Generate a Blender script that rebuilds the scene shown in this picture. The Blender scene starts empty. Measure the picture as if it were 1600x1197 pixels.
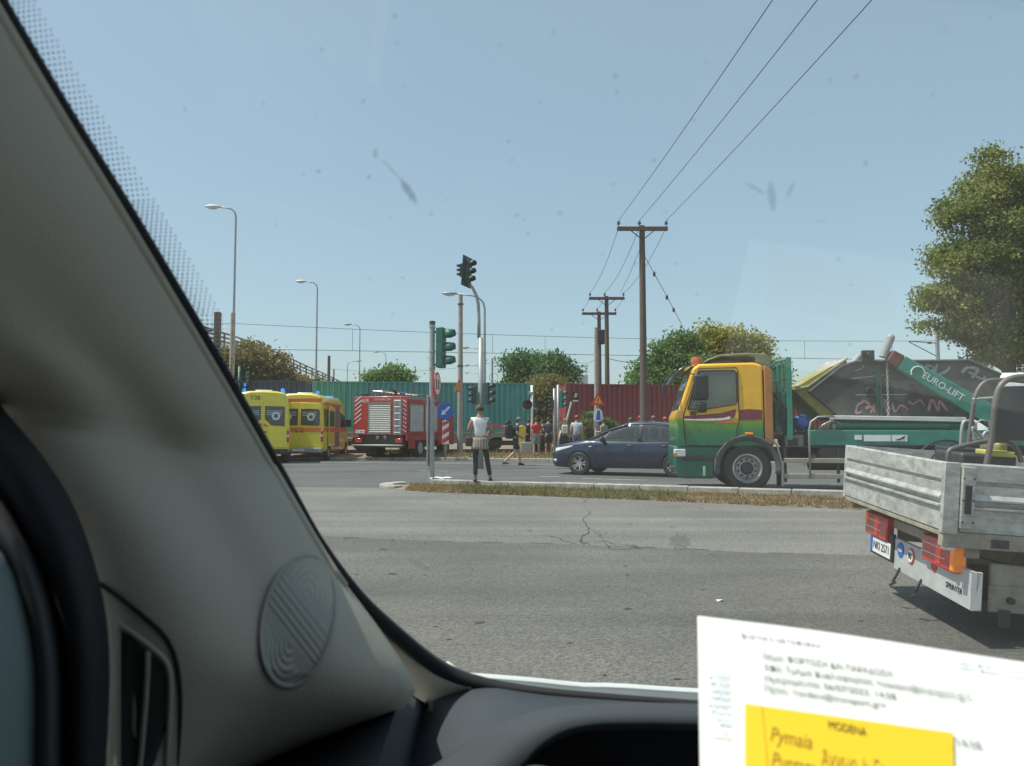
import bpy, bmesh, math, random
import numpy as np
from mathutils import Vector, Matrix, Euler
R = math.radians; PI = math.pi
random.seed(7); rng = np.random.default_rng(7)
sc = bpy.context.scene
COL = sc.collection

# ------------------------------------------------------------------ camera, sky, sun
F = 1200.0; HC = 1.3; PITCH = math.atan((672-598.5)/F)
cd = bpy.data.cameras.new('camera'); cam = bpy.data.objects.new('camera', cd); COL.objects.link(cam)
cam.location = (0, 0, HC); cam.rotation_euler = (PI/2+PITCH, 0, 0)
cd.sensor_width = 36; cd.lens = 36*F/1600; cd.clip_start = .02; cd.clip_end = 3000
cd.dof.use_dof = True; cd.dof.focus_distance = 20; cd.dof.aperture_fstop = 10.5
sc.camera = cam
w = bpy.data.worlds.new('World'); sc.world = w; w.use_nodes = True
nt = w.node_tree; bg = nt.nodes['Background']
sky = nt.nodes.new('ShaderNodeTexSky'); sky.sky_type = 'NISHITA'; sky.sun_disc = False
SUN_EL = R(63); SUN_DX, SUN_DY = -.99, -.10          # horizontal direction towards the sun
sky.sun_elevation = SUN_EL; sky.sun_rotation = math.atan2(SUN_DX, SUN_DY)
sky.air_density = 1.0; sky.dust_density = 1.5; sky.ozone_density = 1.6; sky.altitude = 0
hz = nt.nodes.new('ShaderNodeMix'); hz.data_type = 'RGBA'; hz.inputs[0].default_value = .6; hz.inputs[7].default_value = (1.68, 2.1, 2.28, 1)   # summer haze evens the sky out
nt.links.new(sky.outputs[0], hz.inputs[6]); nt.links.new(hz.outputs[2], bg.inputs[0]); bg.inputs[1].default_value = .14
ld = bpy.data.lights.new('sun', 'SUN'); ld.energy = 3.2; ld.angle = R(.5); ld.color = (1, .95, .87)
sun = bpy.data.objects.new('sun', ld); COL.objects.link(sun)
dv = Vector((SUN_DX*math.cos(SUN_EL), SUN_DY*math.cos(SUN_EL), math.sin(SUN_EL)))
sun.rotation_euler = dv.to_track_quat('Z', 'Y').to_euler()
sc.view_settings.view_transform = 'Standard'; sc.view_settings.look = 'None'
sc.view_settings.exposure = .72; sc.view_settings.gamma = 1

def W(px, py, d):
    u = (px-800)/F; v = (598.5-py)/F; c, s = math.cos(PITCH), math.sin(PITCH)
    Y = c-v*s; Z = s+v*c
    return Vector((u/Y*d, d, HC+Z/Y*d))
def G(px, py, z=0):
    p = W(px, py, 1); return W(px, py, (z-HC)/(p.z-HC))
def XA(px, d): return (px-800)/F*d

# ------------------------------------------------------------------ materials
def mat(name, col, rough=.6, metal=0, var=.12, scale=4, bump=0, bscale=60, coat=0, spec=.5, alpha=None, dirt=None, dirt_amt=.3, emit=None, stretch=None):
    m = bpy.data.materials.new(name); m.use_nodes = True; n = m.node_tree.nodes; l = m.node_tree.links
    b = n['Principled BSDF']; b.inputs['Roughness'].default_value = rough; b.inputs['Metallic'].default_value = metal
    b.inputs['Specular IOR Level'].default_value = spec
    if coat: b.inputs['Coat Weight'].default_value = coat; b.inputs['Coat Roughness'].default_value = .06
    tc = n.new('ShaderNodeTexCoord'); vec = tc.outputs['Object']
    if stretch:
        mp = n.new('ShaderNodeMapping'); mp.inputs['Scale'].default_value = stretch; l.new(vec, mp.inputs[0]); vec = mp.outputs[0]
    nz = n.new('ShaderNodeTexNoise'); nz.inputs['Scale'].default_value = scale; nz.inputs['Detail'].default_value = 6; l.new(vec, nz.inputs['Vector'])
    rp = n.new('ShaderNodeMapRange'); rp.inputs['From Min'].default_value = .3; rp.inputs['From Max'].default_value = .7
    rp.inputs['To Min'].default_value = 1-var; rp.inputs['To Max'].default_value = 1+var; l.new(nz.outputs['Fac'], rp.inputs['Value'])
    mx = n.new('ShaderNodeMix'); mx.data_type = 'RGBA'; mx.blend_type = 'MULTIPLY'; mx.inputs[0].default_value = 1
    mx.inputs[6].default_value = (*col, 1); l.new(rp.outputs[0], mx.inputs[7]); out = mx.outputs[2]
    if dirt:
        n2 = n.new('ShaderNodeTexNoise'); n2.inputs['Scale'].default_value = scale*2.3; n2.inputs['Detail'].default_value = 8; n2.inputs['Roughness'].default_value = .65; l.new(vec, n2.inputs['Vector'])
        r2 = n.new('ShaderNodeMapRange'); r2.inputs['From Min'].default_value = .45; r2.inputs['From Max'].default_value = .72; r2.inputs['To Max'].default_value = dirt_amt; l.new(n2.outputs['Fac'], r2.inputs['Value'])
        m2 = n.new('ShaderNodeMix'); m2.data_type = 'RGBA'; l.new(r2.outputs[0], m2.inputs[0]); l.new(out, m2.inputs[6]); m2.inputs[7].default_value = (*dirt, 1); out = m2.outputs[2]
    l.new(out, b.inputs['Base Color'])
    if rough > .05:
        r3 = n.new('ShaderNodeMapRange'); r3.inputs['To Min'].default_value = max(rough*.8, .02); r3.inputs['To Max'].default_value = min(rough*1.2, 1); l.new(nz.outputs['Fac'], r3.inputs['Value']); l.new(r3.outputs[0], b.inputs['Roughness'])
    if bump:
        nb = n.new('ShaderNodeTexNoise'); nb.inputs['Scale'].default_value = bscale; nb.inputs['Detail'].default_value = 5; l.new(vec, nb.inputs['Vector'])
        bp = n.new('ShaderNodeBump'); bp.inputs['Strength'].default_value = bump; bp.inputs['Distance'].default_value = .02; l.new(nb.outputs['Fac'], bp.inputs['Height']); l.new(bp.outputs[0], b.inputs['Normal'])
    if emit: b.inputs['Emission Color'].default_value = (*emit[:3], 1); b.inputs['Emission Strength'].default_value = emit[3]
    if alpha is not None: b.inputs['Alpha'].default_value = alpha
    return m
def ramp_mat(name, axis, stops, rough=.4, coat=.3, var=.1, spec=.5, interp='LINEAR', wob=0, wscale=2):
    m = mat(name, (1, 1, 1), rough, coat=coat, var=var, spec=spec); n = m.node_tree.nodes; l = m.node_tree.links
    tc = n.new('ShaderNodeTexCoord'); sp = n.new('ShaderNodeSeparateXYZ'); l.new(tc.outputs['Object'], sp.inputs[0]); val = sp.outputs[axis]
    if wob:
        nz = n.new('ShaderNodeTexNoise'); nz.inputs['Scale'].default_value = wscale; l.new(tc.outputs['Object'], nz.inputs['Vector'])
        ma = n.new('ShaderNodeMath'); ma.operation = 'MULTIPLY_ADD'; l.new(nz.outputs['Fac'], ma.inputs[0]); ma.inputs[1].default_value = wob; l.new(val, ma.inputs[2]); val = ma.outputs[0]
    lo, hi = stops[0][0], stops[-1][0]
    mr = n.new('ShaderNodeMapRange'); mr.inputs['From Min'].default_value = lo; mr.inputs['From Max'].default_value = hi; l.new(val, mr.inputs['Value'])
    cr = n.new('ShaderNodeValToRGB'); cr.color_ramp.interpolation = interp; e = cr.color_ramp.elements
    while len(e) < len(stops): e.new(.5)
    for i, (p, c) in enumerate(stops): e[i].position = (p-lo)/(hi-lo); e[i].color = (*c, 1)
    l.new(mr.outputs[0], cr.inputs[0])
    mx = [q for q in n if q.type == 'MIX'][0]; l.new(cr.outputs[0], mx.inputs[6])
    return m
def leaf_mat(name, c1, c2, c3):
    m = bpy.data.materials.new(name); m.use_nodes = True; n = m.node_tree.nodes; l = m.node_tree.links
    b = n['Principled BSDF']; b.inputs['Roughness'].default_value = .55; b.inputs['Specular IOR Level'].default_value = .3
    g = n.new('ShaderNodeNewGeometry'); tc = n.new('ShaderNodeTexCoord')
    nz = n.new('ShaderNodeTexNoise'); nz.inputs['Scale'].default_value = .55; nz.inputs['Detail'].default_value = 3; l.new(tc.outputs['Object'], nz.inputs['Vector'])
    ad = n.new('ShaderNodeMath'); ad.operation = 'MULTIPLY_ADD'; l.new(g.outputs['Random Per Island'], ad.inputs[0]); ad.inputs[1].default_value = .5
    m0 = n.new('ShaderNodeMapRange'); m0.inputs['From Min'].default_value = .35; m0.inputs['From Max'].default_value = .65; m0.inputs['To Max'].default_value = .5; l.new(nz.outputs['Fac'], m0.inputs['Value']); l.new(m0.outputs[0], ad.inputs[2])
    cr = n.new('ShaderNodeValToRGB'); e = cr.color_ramp.elements; e.new(.5)
    for i, c in enumerate((c1, c2, c3)): e[i].position = i*.5; e[i].color = (*c, 1)
    l.new(ad.outputs[0], cr.inputs[0]); l.new(cr.outputs[0], b.inputs['Base Color'])
    tr = n.new('ShaderNodeBsdfTranslucent'); l.new(cr.outputs[0], tr.inputs[0]); ms = n.new('ShaderNodeMixShader'); ms.inputs[0].default_value = .45
    l.new(b.outputs[0], ms.inputs[1]); l.new(tr.outputs[0], ms.inputs[2]); l.new(ms.outputs[0], n['Material Output'].inputs['Surface'])
    return m
def glass_mat(name, tint, gloss, rough=.02, film=0, filmcol=(.5, .5, .45)):
    m = bpy.data.materials.new(name); m.use_nodes = True; n = m.node_tree.nodes; l = m.node_tree.links; n.remove(n['Principled BSDF'])
    t = n.new('ShaderNodeBsdfTransparent'); t.inputs[0].default_value = (*tint, 1); g = n.new('ShaderNodeBsdfGlossy'); g.inputs['Roughness'].default_value = rough
    ms = n.new('ShaderNodeMixShader'); ms.inputs[0].default_value = gloss; l.new(t.outputs[0], ms.inputs[1]); l.new(g.outputs[0], ms.inputs[2]); out = ms.outputs[0]
    if film:
        d = n.new('ShaderNodeBsdfTranslucent'); d.inputs[0].default_value = (*filmcol, 1); m2 = n.new('ShaderNodeMixShader')
        tc = n.new('ShaderNodeTexCoord'); nz = n.new('ShaderNodeTexNoise'); nz.inputs['Scale'].default_value = 3; nz.inputs['Detail'].default_value = 5; l.new(tc.outputs['Object'], nz.inputs['Vector'])
        mr = n.new('ShaderNodeMapRange'); mr.inputs['From Min'].default_value = .3; mr.inputs['From Max'].default_value = .7; mr.inputs['To Min'].default_value = film*.5; mr.inputs['To Max'].default_value = film*1.5; l.new(nz.outputs['Fac'], mr.inputs['Value'])
        l.new(mr.outputs[0], m2.inputs[0]); l.new(out, m2.inputs[1]); l.new(d.outputs[0], m2.inputs[2]); out = m2.outputs[0]
    l.new(out, n['Material Output'].inputs['Surface']); return m
M = {}
def defm(k, *a, **kw): M[k] = mat(k, *a, **kw); return M[k]
defm('black_rubber', (.02, .02, .022), .6, var=.2); defm('black_plastic', (.025, .027, .03), .45); defm('dark_metal', (.05, .05, .05), .5, .3, dirt=(.12, .1, .08))
defm('steel', (.42, .42, .40), .4, .7, dirt=(.2, .18, .15)); defm('grey_paint', (.33, .34, .34), .5, dirt=(.2, .18, .15)); defm('white_paint', (.78, .78, .76), .35, coat=.4, var=.05)
defm('red_paint', (.45, .03, .03), .35, coat=.4, dirt=(.2, .05, .04)); defm('yellow_paint', (.86, .70, .05), .35, coat=.4, var=.06, dirt=(.45, .4, .1), dirt_amt=.25); defm('orange_band', (.75, .17, .03), .4, coat=.2, var=.06)
defm('green_steel', (.02, .22, .16), .4, coat=.2, var=.15, dirt=(.1, .13, .1)); defm('signal_green', (.01, .13, .09), .45, var=.1); defm('signal_dark', (.02, .06, .06), .5)
defm('concrete', (.36, .35, .32), .9, var=.2, scale=3, bump=.3, dirt=(.2, .19, .17)); defm('kerb', (.40, .375, .33), .9, var=.22, scale=3, bump=.3, dirt=(.18, .15, .11), dirt_amt=.75)
defm('wood', (.13, .10, .08), .85, var=.25, scale=6, stretch=(4, 4, .4), bump=.4, bscale=30); defm('pole_concrete', (.34, .31, .27), .85, var=.15, scale=5, bump=.2)
defm('galv', (.36, .37, .37), .5, .35, var=.12, scale=6); defm('lamp_white', (.75, .75, .72), .4); defm('bark', (.11, .085, .06), .9, var=.3, bump=.6, bscale=12)
defm('red_sign', (.7, .03, .02), .4); defm('white_sign', (.8, .8, .78), .4, var=.04); defm('blue_sign', (.01, .12, .5), .4, var=.04); defm('orange_sign', (.95, .38, .02), .4, var=.05); defm('black_sign', (.015, .015, .015), .5)
defm('dark_glass', (.03, .04, .042), .06, spec=.9, var=.3, scale=1.5); defm('red_lens', (.55, .01, .01), .15, coat=.6); defm('amber_lens', (.9, .25, .01), .15, coat=.6, emit=(1, .25, .01, .12)); defm('clear_lens', (.62, .64, .65), .12, coat=.8)
defm('blue_lens', (.02, .15, .8), .15, emit=(.1, .5, 1, .35)); defm('dark_red_lens', (.10, .012, .012), .3)
defm('alu', (.54, .54, .50), .45, .3, var=.14, scale=5, dirt=(.24, .21, .17), dirt_amt=.75, stretch=(1, 1, 2), bump=.25, bscale=5); defm('beige_frame', (.36, .31, .24), .75, var=.2, scale=6, dirt=(.14, .12, .1), dirt_amt=.6)
defm('skin', (.52, .31, .22), .55, var=.05); defm('skin_tan', (.36, .2, .13), .55, var=.05); defm('hair_dark', (.025, .018, .014), .6); defm('hair_blond', (.42, .29, .13), .6)
M['clear_glass'] = glass_mat('clear_glass', (.42, .50, .47), .14)
ALL = []
# ------------------------------------------------------------------ mesh collector
class MB:
    def __init__(s): s.v = []; s.f = []; s.mi = []; s.k = 0
    def use(s, k): s.k = k; return s
    def add(s, vs, fs):
        o = len(s.v); s.v += [tuple(v) for v in vs]
        for f in fs: s.f.append(tuple(i+o for i in f)); s.mi.append(s.k)
        return s
    def box(s, x0, x1, y0, y1, z0, z1, mtx=None):
        vs = [Vector((x, y, z)) for x in (x0, x1) for y in (y0, y1) for z in (z0, z1)]
        if mtx: vs = [mtx @ v for v in vs]
        return s.add(vs, [(0, 1, 3, 2), (4, 6, 7, 5), (0, 4, 5, 1), (2, 3, 7, 6), (0, 2, 6, 4), (1, 5, 7, 3)])
    def prism(s, poly, axis, a, b):
        def p(u, v, t): return {'x': (t, u, v), 'y': (u, t, v), 'z': (u, v, t)}[axis]
        n = len(poly); vs = [p(u, v, a) for u, v in poly]+[p(u, v, b) for u, v in poly]
        return s.add(vs, [tuple(range(n)), tuple(range(2*n-1, n-1, -1))]+[(i, (i+1) % n, n+(i+1) % n, n+i) for i in range(n)])
    def tube(s, pts, r, n=8, caps=True):
        pts = [Vector(p) for p in pts]; rs = r if isinstance(r, (list, tuple)) else [r]*len(pts); vs = []; up = None
        for i, p in enumerate(pts):
            t = (pts[min(i+1, len(pts)-1)]-pts[max(i-1, 0)]).normalized()
            if up is None: up = Vector((0, 0, 1)) if abs(t.z) < .9 else Vector((0, 1, 0))
            a = t.cross(up).normalized(); bb = a.cross(t).normalized(); up = bb
            for k in range(n):
                an = 2*PI*k/n; vs.append(p+(a*math.cos(an)+bb*math.sin(an))*rs[i])
        fs = [(i*n+k, i*n+(k+1) % n, (i+1)*n+(k+1) % n, (i+1)*n+k) for i in range(len(pts)-1) for k in range(n)]
        if caps: fs += [tuple(range(n)), tuple(range((len(pts)-1)*n, len(pts)*n))]
        return s.add(vs, fs)
    def lathe(s, prof, o=(0, 0, 0), axis='z', n=24, mtx=None, cap=True):
        vs = []
        for r, h in prof:
            for k in range(n):
                a = 2*PI*k/n; c, q = r*math.cos(a), r*math.sin(a)
                v = {'z': (c, q, h), 'y': (c, h, q), 'x': (h, c, q)}[axis]; vs.append(Vector(v))
        if mtx: vs = [mtx @ v for v in vs]
        vs = [v+Vector(o) for v in vs]; m = len(prof)
        fs = [(i*n+k, i*n+(k+1) % n, (i+1)*n+(k+1) % n, (i+1)*n+k) for i in range(m-1) for k in range(n)]
        closed = prof[0] == prof[-1] or not cap
        if prof[0][0] > 1e-5 and not closed: fs.append(tuple(range(n)))
        if prof[-1][0] > 1e-5 and not closed: fs.append(tuple(range((m-1)*n, m*n)))
        return s.add(vs, fs)
    def ball(s, c, r, nu=16, nv=10, mtx=None):
        if not isinstance(r, (tuple, list)): r = (r, r, r)
        vs = []; 
        for j in range(nv+1):
            th = PI*j/nv
            for i in range(nu): ph = 2*PI*i/nu; v = Vector((r[0]*math.sin(th)*math.cos(ph), r[1]*math.sin(th)*math.sin(ph), r[2]*math.cos(th))); vs.append((mtx @ v if mtx else v)+Vector(c))
        return s.add(vs, [(j*nu+i, j*nu+(i+1) % nu, (j+1)*nu+(i+1) % nu, (j+1)*nu+i) for j in range(nv) for i in range(nu)])
    def grid(s, rows, close=False):
        m = len(rows); n = len(rows[0]); vs = [p for r in rows for p in r]
        return s.add(vs, [(j*n+i, j*n+(i+1) % n, (j+1)*n+(i+1) % n, (j+1)*n+i) for j in range(m-1) for i in range(n if close else n-1)])
    def mesh(s, name, mats, smooth=False):
        me = bpy.data.meshes.new(name); me.from_pydata(s.v, [], s.f)
        for m in (mats if isinstance(mats, (list, tuple)) else [mats]): me.materials.append(m)
        me.polygons.foreach_set('material_index', s.mi)
        bm = bmesh.new(); bm.from_mesh(me); bmesh.ops.remove_doubles(bm, verts=bm.verts, dist=1e-5)
        bmesh.ops.recalc_face_normals(bm, faces=bm.faces); bm.to_mesh(me); bm.free()
        if smooth:
            me.polygons.foreach_set('use_smooth', [True]*len(me.polygons))
            if smooth is not True: me.set_sharp_from_angle(angle=R(smooth))
        return me
    def obj(s, name, mats, parent=None, bevel=0, smooth=False, seg=2, label=None, loc=None, rot=None, sub=0, solid=0):
        me = s.mesh(name, mats, smooth or (40 if bevel else False)); o = bpy.data.objects.new(name, me); COL.objects.link(o)
        if parent: o.parent = parent
        if loc: o.location = loc
        if rot: o.rotation_euler = rot
        if label: o['label'] = label
        if solid: q = o.modifiers.new('thickness', 'SOLIDIFY'); q.thickness = solid; q.offset = 0
        if bevel: q = o.modifiers.new('bevel', 'BEVEL'); q.width = bevel; q.segments = seg; q.limit_method = 'ANGLE'; q.angle_limit = R(35)
        if sub: q = o.modifiers.new('sub', 'SUBSURF'); q.levels = sub; q.render_levels = sub
        return o
def mk(name, mats, parent=None, **kw): pass
def tag(o, label, cat, group=None, kind=None):
    o['label'] = label; o['category'] = cat
    if group: o['group'] = group
    if kind: o['kind'] = kind
    return o
def struct(o, label=None):
    o['kind'] = 'structure'
    if label: o['label'] = label
    return o
def thing(name, label, cat, loc=(0, 0, 0), rz=0, group=None, rot=None):
    o = bpy.data.objects.new(name, None); COL.objects.link(o); o.empty_display_size = .2; o.location = loc; o.rotation_euler = rot or (0, 0, rz)
    return tag(o, label, cat, group)
def dup(root, loc=None, rot=None, label=None):
    c = root.copy(); COL.objects.link(c)
    if loc is not None: c.location = loc
    if rot is not None: c.rotation_euler = rot
    if label: c['label'] = label
    for ch in [o for o in COL.objects if o.parent == root]:
        d = dup(ch); d.parent = c
    return c
def cut(o, cutter):
    c = cutter.obj('cutter', M['black_plastic']); c.parent = o.parent
    q = o.modifiers.new('b', 'BOOLEAN'); q.operation = 'DIFFERENCE'; q.object = c; q.solver = 'EXACT'
    bpy.context.view_layer.update(); dg = bpy.context.evaluated_depsgraph_get()
    me = bpy.data.meshes.new_from_object(o.evaluated_get(dg)); o.modifiers.clear(); o.data = me; bpy.data.objects.remove(c)
    me.set_sharp_from_angle(angle=R(35)); return o
def text(s, size, m, parent, loc, rot, name='lettering', sx=1, ext=.001, shear=0, align='CENTER', spacing=1):
    c = bpy.data.curves.new('t', 'FONT'); c.body = s; c.size = size; c.extrude = ext; c.shear = shear; c.align_x = align; c.align_y = 'CENTER'; c.resolution_u = 3; c.space_character = spacing
    t = bpy.data.objects.new('t', c); COL.objects.link(t); bpy.context.view_layer.update()
    me = bpy.data.meshes.new_from_object(t.evaluated_get(bpy.context.evaluated_depsgraph_get())); bpy.data.objects.remove(t)
    me.materials.clear(); me.materials.append(m); o = bpy.data.objects.new(name, me); COL.objects.link(o); o.parent = parent; o.location = loc; o.rotation_euler = rot; o.scale = (sx, 1, 1)
    return o
FACE = (PI/2, 0, 0)          # lettering read from the -Y side
def wheel(parent, c, rad, wid, style='car', side=-1, name='wheel'):
    t = MB(); h = wid/2
    t.lathe([(rad*.62, -h), (rad*.9, -h), (rad*.97, -h*.85), (rad, -h*.5), (rad, h*.5), (rad*.97, h*.85), (rad*.9, h), (rad*.62, h), (rad*.62, -h)], c, 'y', 36, None, False)
    o = t.obj(name, M['black_rubber'], parent, smooth=30)
    r = MB(); f = side*h
    if style == 'car':
        r.lathe([(rad*.64, f*.96), (rad*.60, f*.96), (rad*.58, f*.5), (rad*.58, -f*.5)], c, 'y', 36, None, False); r.lathe([(.001, f*.78), (rad*.13, f*.78), (rad*.15, f*.5), (.001, f*.5)], c, 'y', 16)
        for k in range(5):
            a = 2*PI*k/5+.3; q = Matrix.Rotation(a, 4, 'Y')
            for vv in (-1, 1):
                q2 = Matrix.Translation(c) @ q
                r.prism([(0, 0)], 'y', 0, 0) if 0 else None
                vs = [q2 @ Vector(p) for p in [(vv*.0*rad, f*.76, rad*.1), (vv*.09*rad, f*.76, rad*.1), (vv*.17*rad, f*.92, rad*.6), (vv*.07*rad, f*.92, rad*.6), (vv*.0*rad, f*.45, rad*.1), (vv*.09*rad, f*.45, rad*.1), (vv*.17*rad, f*.6, rad*.6), (vv*.07*rad, f*.6, rad*.6)]]
                r.add(vs, [(0, 1, 2, 3), (7, 6, 5, 4), (0, 4, 5, 1), (1, 5, 6, 2), (2, 6, 7, 3), (3, 7, 4, 0)])
        r.use(1).lathe([(rad*.57, -f*.2), (.001, -f*.2)], c, 'y', 24, None, False)
        r.obj('rim', [M['alloy'], M['black_plastic']], o, smooth=35)
    else:
        r.lathe([(rad*.63, f*.93), (rad*.56, f*1.0), (rad*.52, f*.6), (rad*.46, f*.2), (rad*.43, f*.35), (rad*.27, f*.45), (rad*.25, f*.3)], c, 'y', 36, None, False)
        for k in range(10):
            a = 2*PI*k/10; r.lathe([(.001, f*.62), (.02, f*.62), (.022, f*.3)], Vector(c)+Vector((rad*.36*math.cos(a), 0, rad*.36*math.sin(a))), 'y', 8)
        r.use(1).lathe([(rad*.26, f*.2), (rad*.24, f*.65), (rad*.18, f*.8), (.001, f*.8)], c, 'y', 24, None, False)
        for k in range(10):
            a = 2*PI*(k+.5)/10; r.lathe([(.001, f*.415), (.028, f*.415), (.028, f*.2)], Vector(c)+Vector((rad*.36*math.cos(a), 0, rad*.36*math.sin(a))), 'y', 8)
        r.obj('rim', [M['truck_rim'], M['dark_metal']], o, smooth=35)
    return o
defm('alloy', (.5, .5, .5), .3, .7, var=.1); defm('truck_rim', (.45, .44, .42), .5, .3, var=.2, dirt=(.15, .13, .1))
# ------------------------------------------------------------------ the ground and the roads
asphalt = mat('asphalt', (.120, .112, .100), .85, var=.3, scale=.35, bump=.5, bscale=160)
def asphalt_finish(m, seam=True):
    n = m.node_tree.nodes; l = m.node_tree.links; b = n['Principled BSDF']; tc = n.new('ShaderNodeTexCoord')
    sp = n.new('ShaderNodeTexVoronoi'); sp.inputs['Scale'].default_value = 75; l.new(tc.outputs['Object'], sp.inputs['Vector'])
    bw = n.new('ShaderNodeSeparateColor'); l.new(sp.outputs['Color'], bw.inputs[0])
    mr = n.new('ShaderNodeMapRange'); mr.inputs['To Min'].default_value = .62; mr.inputs['To Max'].default_value = 1.42; l.new(bw.outputs[0], mr.inputs['Value'])
    src = b.inputs['Base Color'].links[0].from_socket
    mx = n.new('ShaderNodeMix'); mx.data_type = 'RGBA'; mx.blend_type = 'MULTIPLY'; mx.inputs[0].default_value = 1; l.new(src, mx.inputs[6]); l.new(mr.outputs[0], mx.inputs[7]); out = mx.outputs[2]
    # worn wheel tracks and streaks that run along the road
    mp = n.new('ShaderNodeMapping'); mp.inputs['Rotation'].default_value = (0, 0, R(18)); mp.inputs['Scale'].default_value = (.12, 1.6, 1); l.new(tc.outputs['Object'], mp.inputs[0])
    nz = n.new('ShaderNodeTexNoise'); nz.inputs['Scale'].default_value = 1; nz.inputs['Detail'].default_value = 6; l.new(mp.outputs[0], nz.inputs['Vector'])
    m2 = n.new('ShaderNodeMapRange'); m2.inputs['From Min'].default_value = .3; m2.inputs['From Max'].default_value = .7; m2.inputs['To Min'].default_value = .84; m2.inputs['To Max'].default_value = 1.15; l.new(nz.outputs['Fac'], m2.inputs['Value'])
    m3 = n.new('ShaderNodeMix'); m3.data_type = 'RGBA'; m3.blend_type = 'MULTIPLY'; m3.inputs[0].default_value = 1; l.new(out, m3.inputs[6]); l.new(m2.outputs[0], m3.inputs[7]); l.new(m3.outputs[2], b.inputs['Base Color'])
asphalt_finish(asphalt)
asphalt_old = mat('asphalt_old', (.165, .156, .140), .85, var=.18, scale=.5, bump=.5, bscale=160); asphalt_finish(asphalt_old)
asphalt_far = mat('asphalt_far', (.094, .094, .092), .8, var=.2, scale=.3, bump=.4, bscale=120); asphalt_finish(asphalt_far)
dry = mat('dry_earth', (.22, .175, .12), .95, var=.3, scale=1.2, bump=.8, bscale=14, dirt=(.14, .12, .07), dirt_amt=.7)
gravel = mat('ballast', (.30, .27, .23), .95, var=.35, scale=9, bump=1, bscale=25)
def sheet(name, pts, z, m, thick=0):
    b = MB(); b.add([(x, y, z) for x, y in pts], [tuple(range(len(pts)))]); return struct(b.obj(name, m))
sheet('ground', [(-900, -300), (900, -300), (900, 1500), (-900, 1500)], -.02, dry)
# kerb line of the median and the near road's far edge, in metres
def kline(x): return 17.3-.417*(x+.76)
nearK = [(-2.9, 17.2), (-1.7, 16.2), (0, 15.5), (2.5, 14.35), (5.5, 12.75), (9, 11.0), (30, .8)]
# lane surfaces
sheet('road', [(-80, -60), (80, -60), (80, 34), (-80, 34)], 0, asphalt_far)
def seam_y(x): return 9.55-.24*(x+2.6)+.05*math.sin(x*1.7)+.03*math.sin(x*4.1)
xs = [-40+i*.5 for i in range(161)]
b = MB(); b.add([(x, -50, .004) for x in xs]+[(x, seam_y(x), .004) for x in xs], [(i, i+1, len(xs)+i+1, len(xs)+i) for i in range(len(xs)-1)]); struct(b.obj('near_road', asphalt))
def edge_y(x): return (17.35 if x < -2.9 else np.interp(x, [p[0] for p in nearK], [p[1] for p in nearK]))+(0 if x > -2.9 else .25*(-2.9-x)*.35)
b = MB(); b.add([(x, seam_y(x), .004) for x in xs]+[(x, max(edge_y(x), seam_y(x)+.01), .004) for x in xs], [(i, i+1, len(xs)+i+1, len(xs)+i) for i in range(len(xs)-1)]); struct(b.obj('middle_road', asphalt_old))
# cracks in the asphalt
M['crack'] = mat('crack', (.05, .045, .04), .95)
b = MB()
def crack(pts, wd):
    P = [G(*p) for p in pts]; Q = []
    for i in range(len(P)-1):
        for t in (0, .25, .5, .75): q = P[i].lerp(P[i+1], t); Q.append(q+Vector((random.uniform(-.035, .035), random.uniform(-.035, .035), 0)))
    for i in range(len(Q)-1):
        a, c = Q[i], Q[i+1]; w1 = wd*random.uniform(.15, .65)
        t = (c-a).normalized(); nn = Vector((-t.y, t.x, 0))*w1
        b.add([(a+nn).xy.to_3d()+Vector((0, 0, .008)), (a-nn).xy.to_3d()+Vector((0, 0, .008)), (c-nn).xy.to_3d()+Vector((0, 0, .008)), (c+nn).xy.to_3d()+Vector((0, 0, .008))], [(0, 1, 2, 3)])
crack([(922, 800), (914, 812), (920, 826), (912, 838), (908, 855)], .02); crack([(908, 852), (940, 845), (960, 851), (985, 853), (1005, 860)], .018); crack([(860, 838), (885, 846), (908, 852)], .012); crack([(940, 845), (955, 858), (990, 858)], .012); crack([(920, 826), (935, 833), (944, 845)], .01); crack([(905, 845), (930, 857), (965, 860), (1010, 856)], .01)
struct(b.obj('road_crack', M['crack']))
b = MB()
for i in range(0, 60):
    x0 = -2.6+i*.28; x1 = x0+.26
    if random.random() < .55: wd = random.uniform(.004, .012); b.add([(x0, seam_y(x0)-wd, .0085), (x1, seam_y(x1)-wd, .0085), (x1, seam_y(x1)+wd, .0085), (x0, seam_y(x0)+wd, .0085)], [(0, 1, 2, 3)])
struct(b.obj('road_seam', M['crack']))
b = MB(); rq = random.Random(11)      # bits of grit and tar spots scattered over the asphalt
for k in range(160):
    y = 3+rq.random()**1.5*13; x = rq.uniform(-.45, .62)*y; r_ = rq.uniform(.004, .02)*(1 if rq.random() < .9 else 2.2); a0 = rq.uniform(0, 6); b.add([(x+r_*rq.uniform(.6, 1.8)*math.cos(a0+i*1.05), y+r_*rq.uniform(.5, 1)*math.sin(a0+i*1.05), .0075) for i in range(6)], [tuple(range(6))])
struct(b.obj('road_stains', mat('tar_spot', (.045, .04, .035), .9, var=.5, scale=3)))
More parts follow.
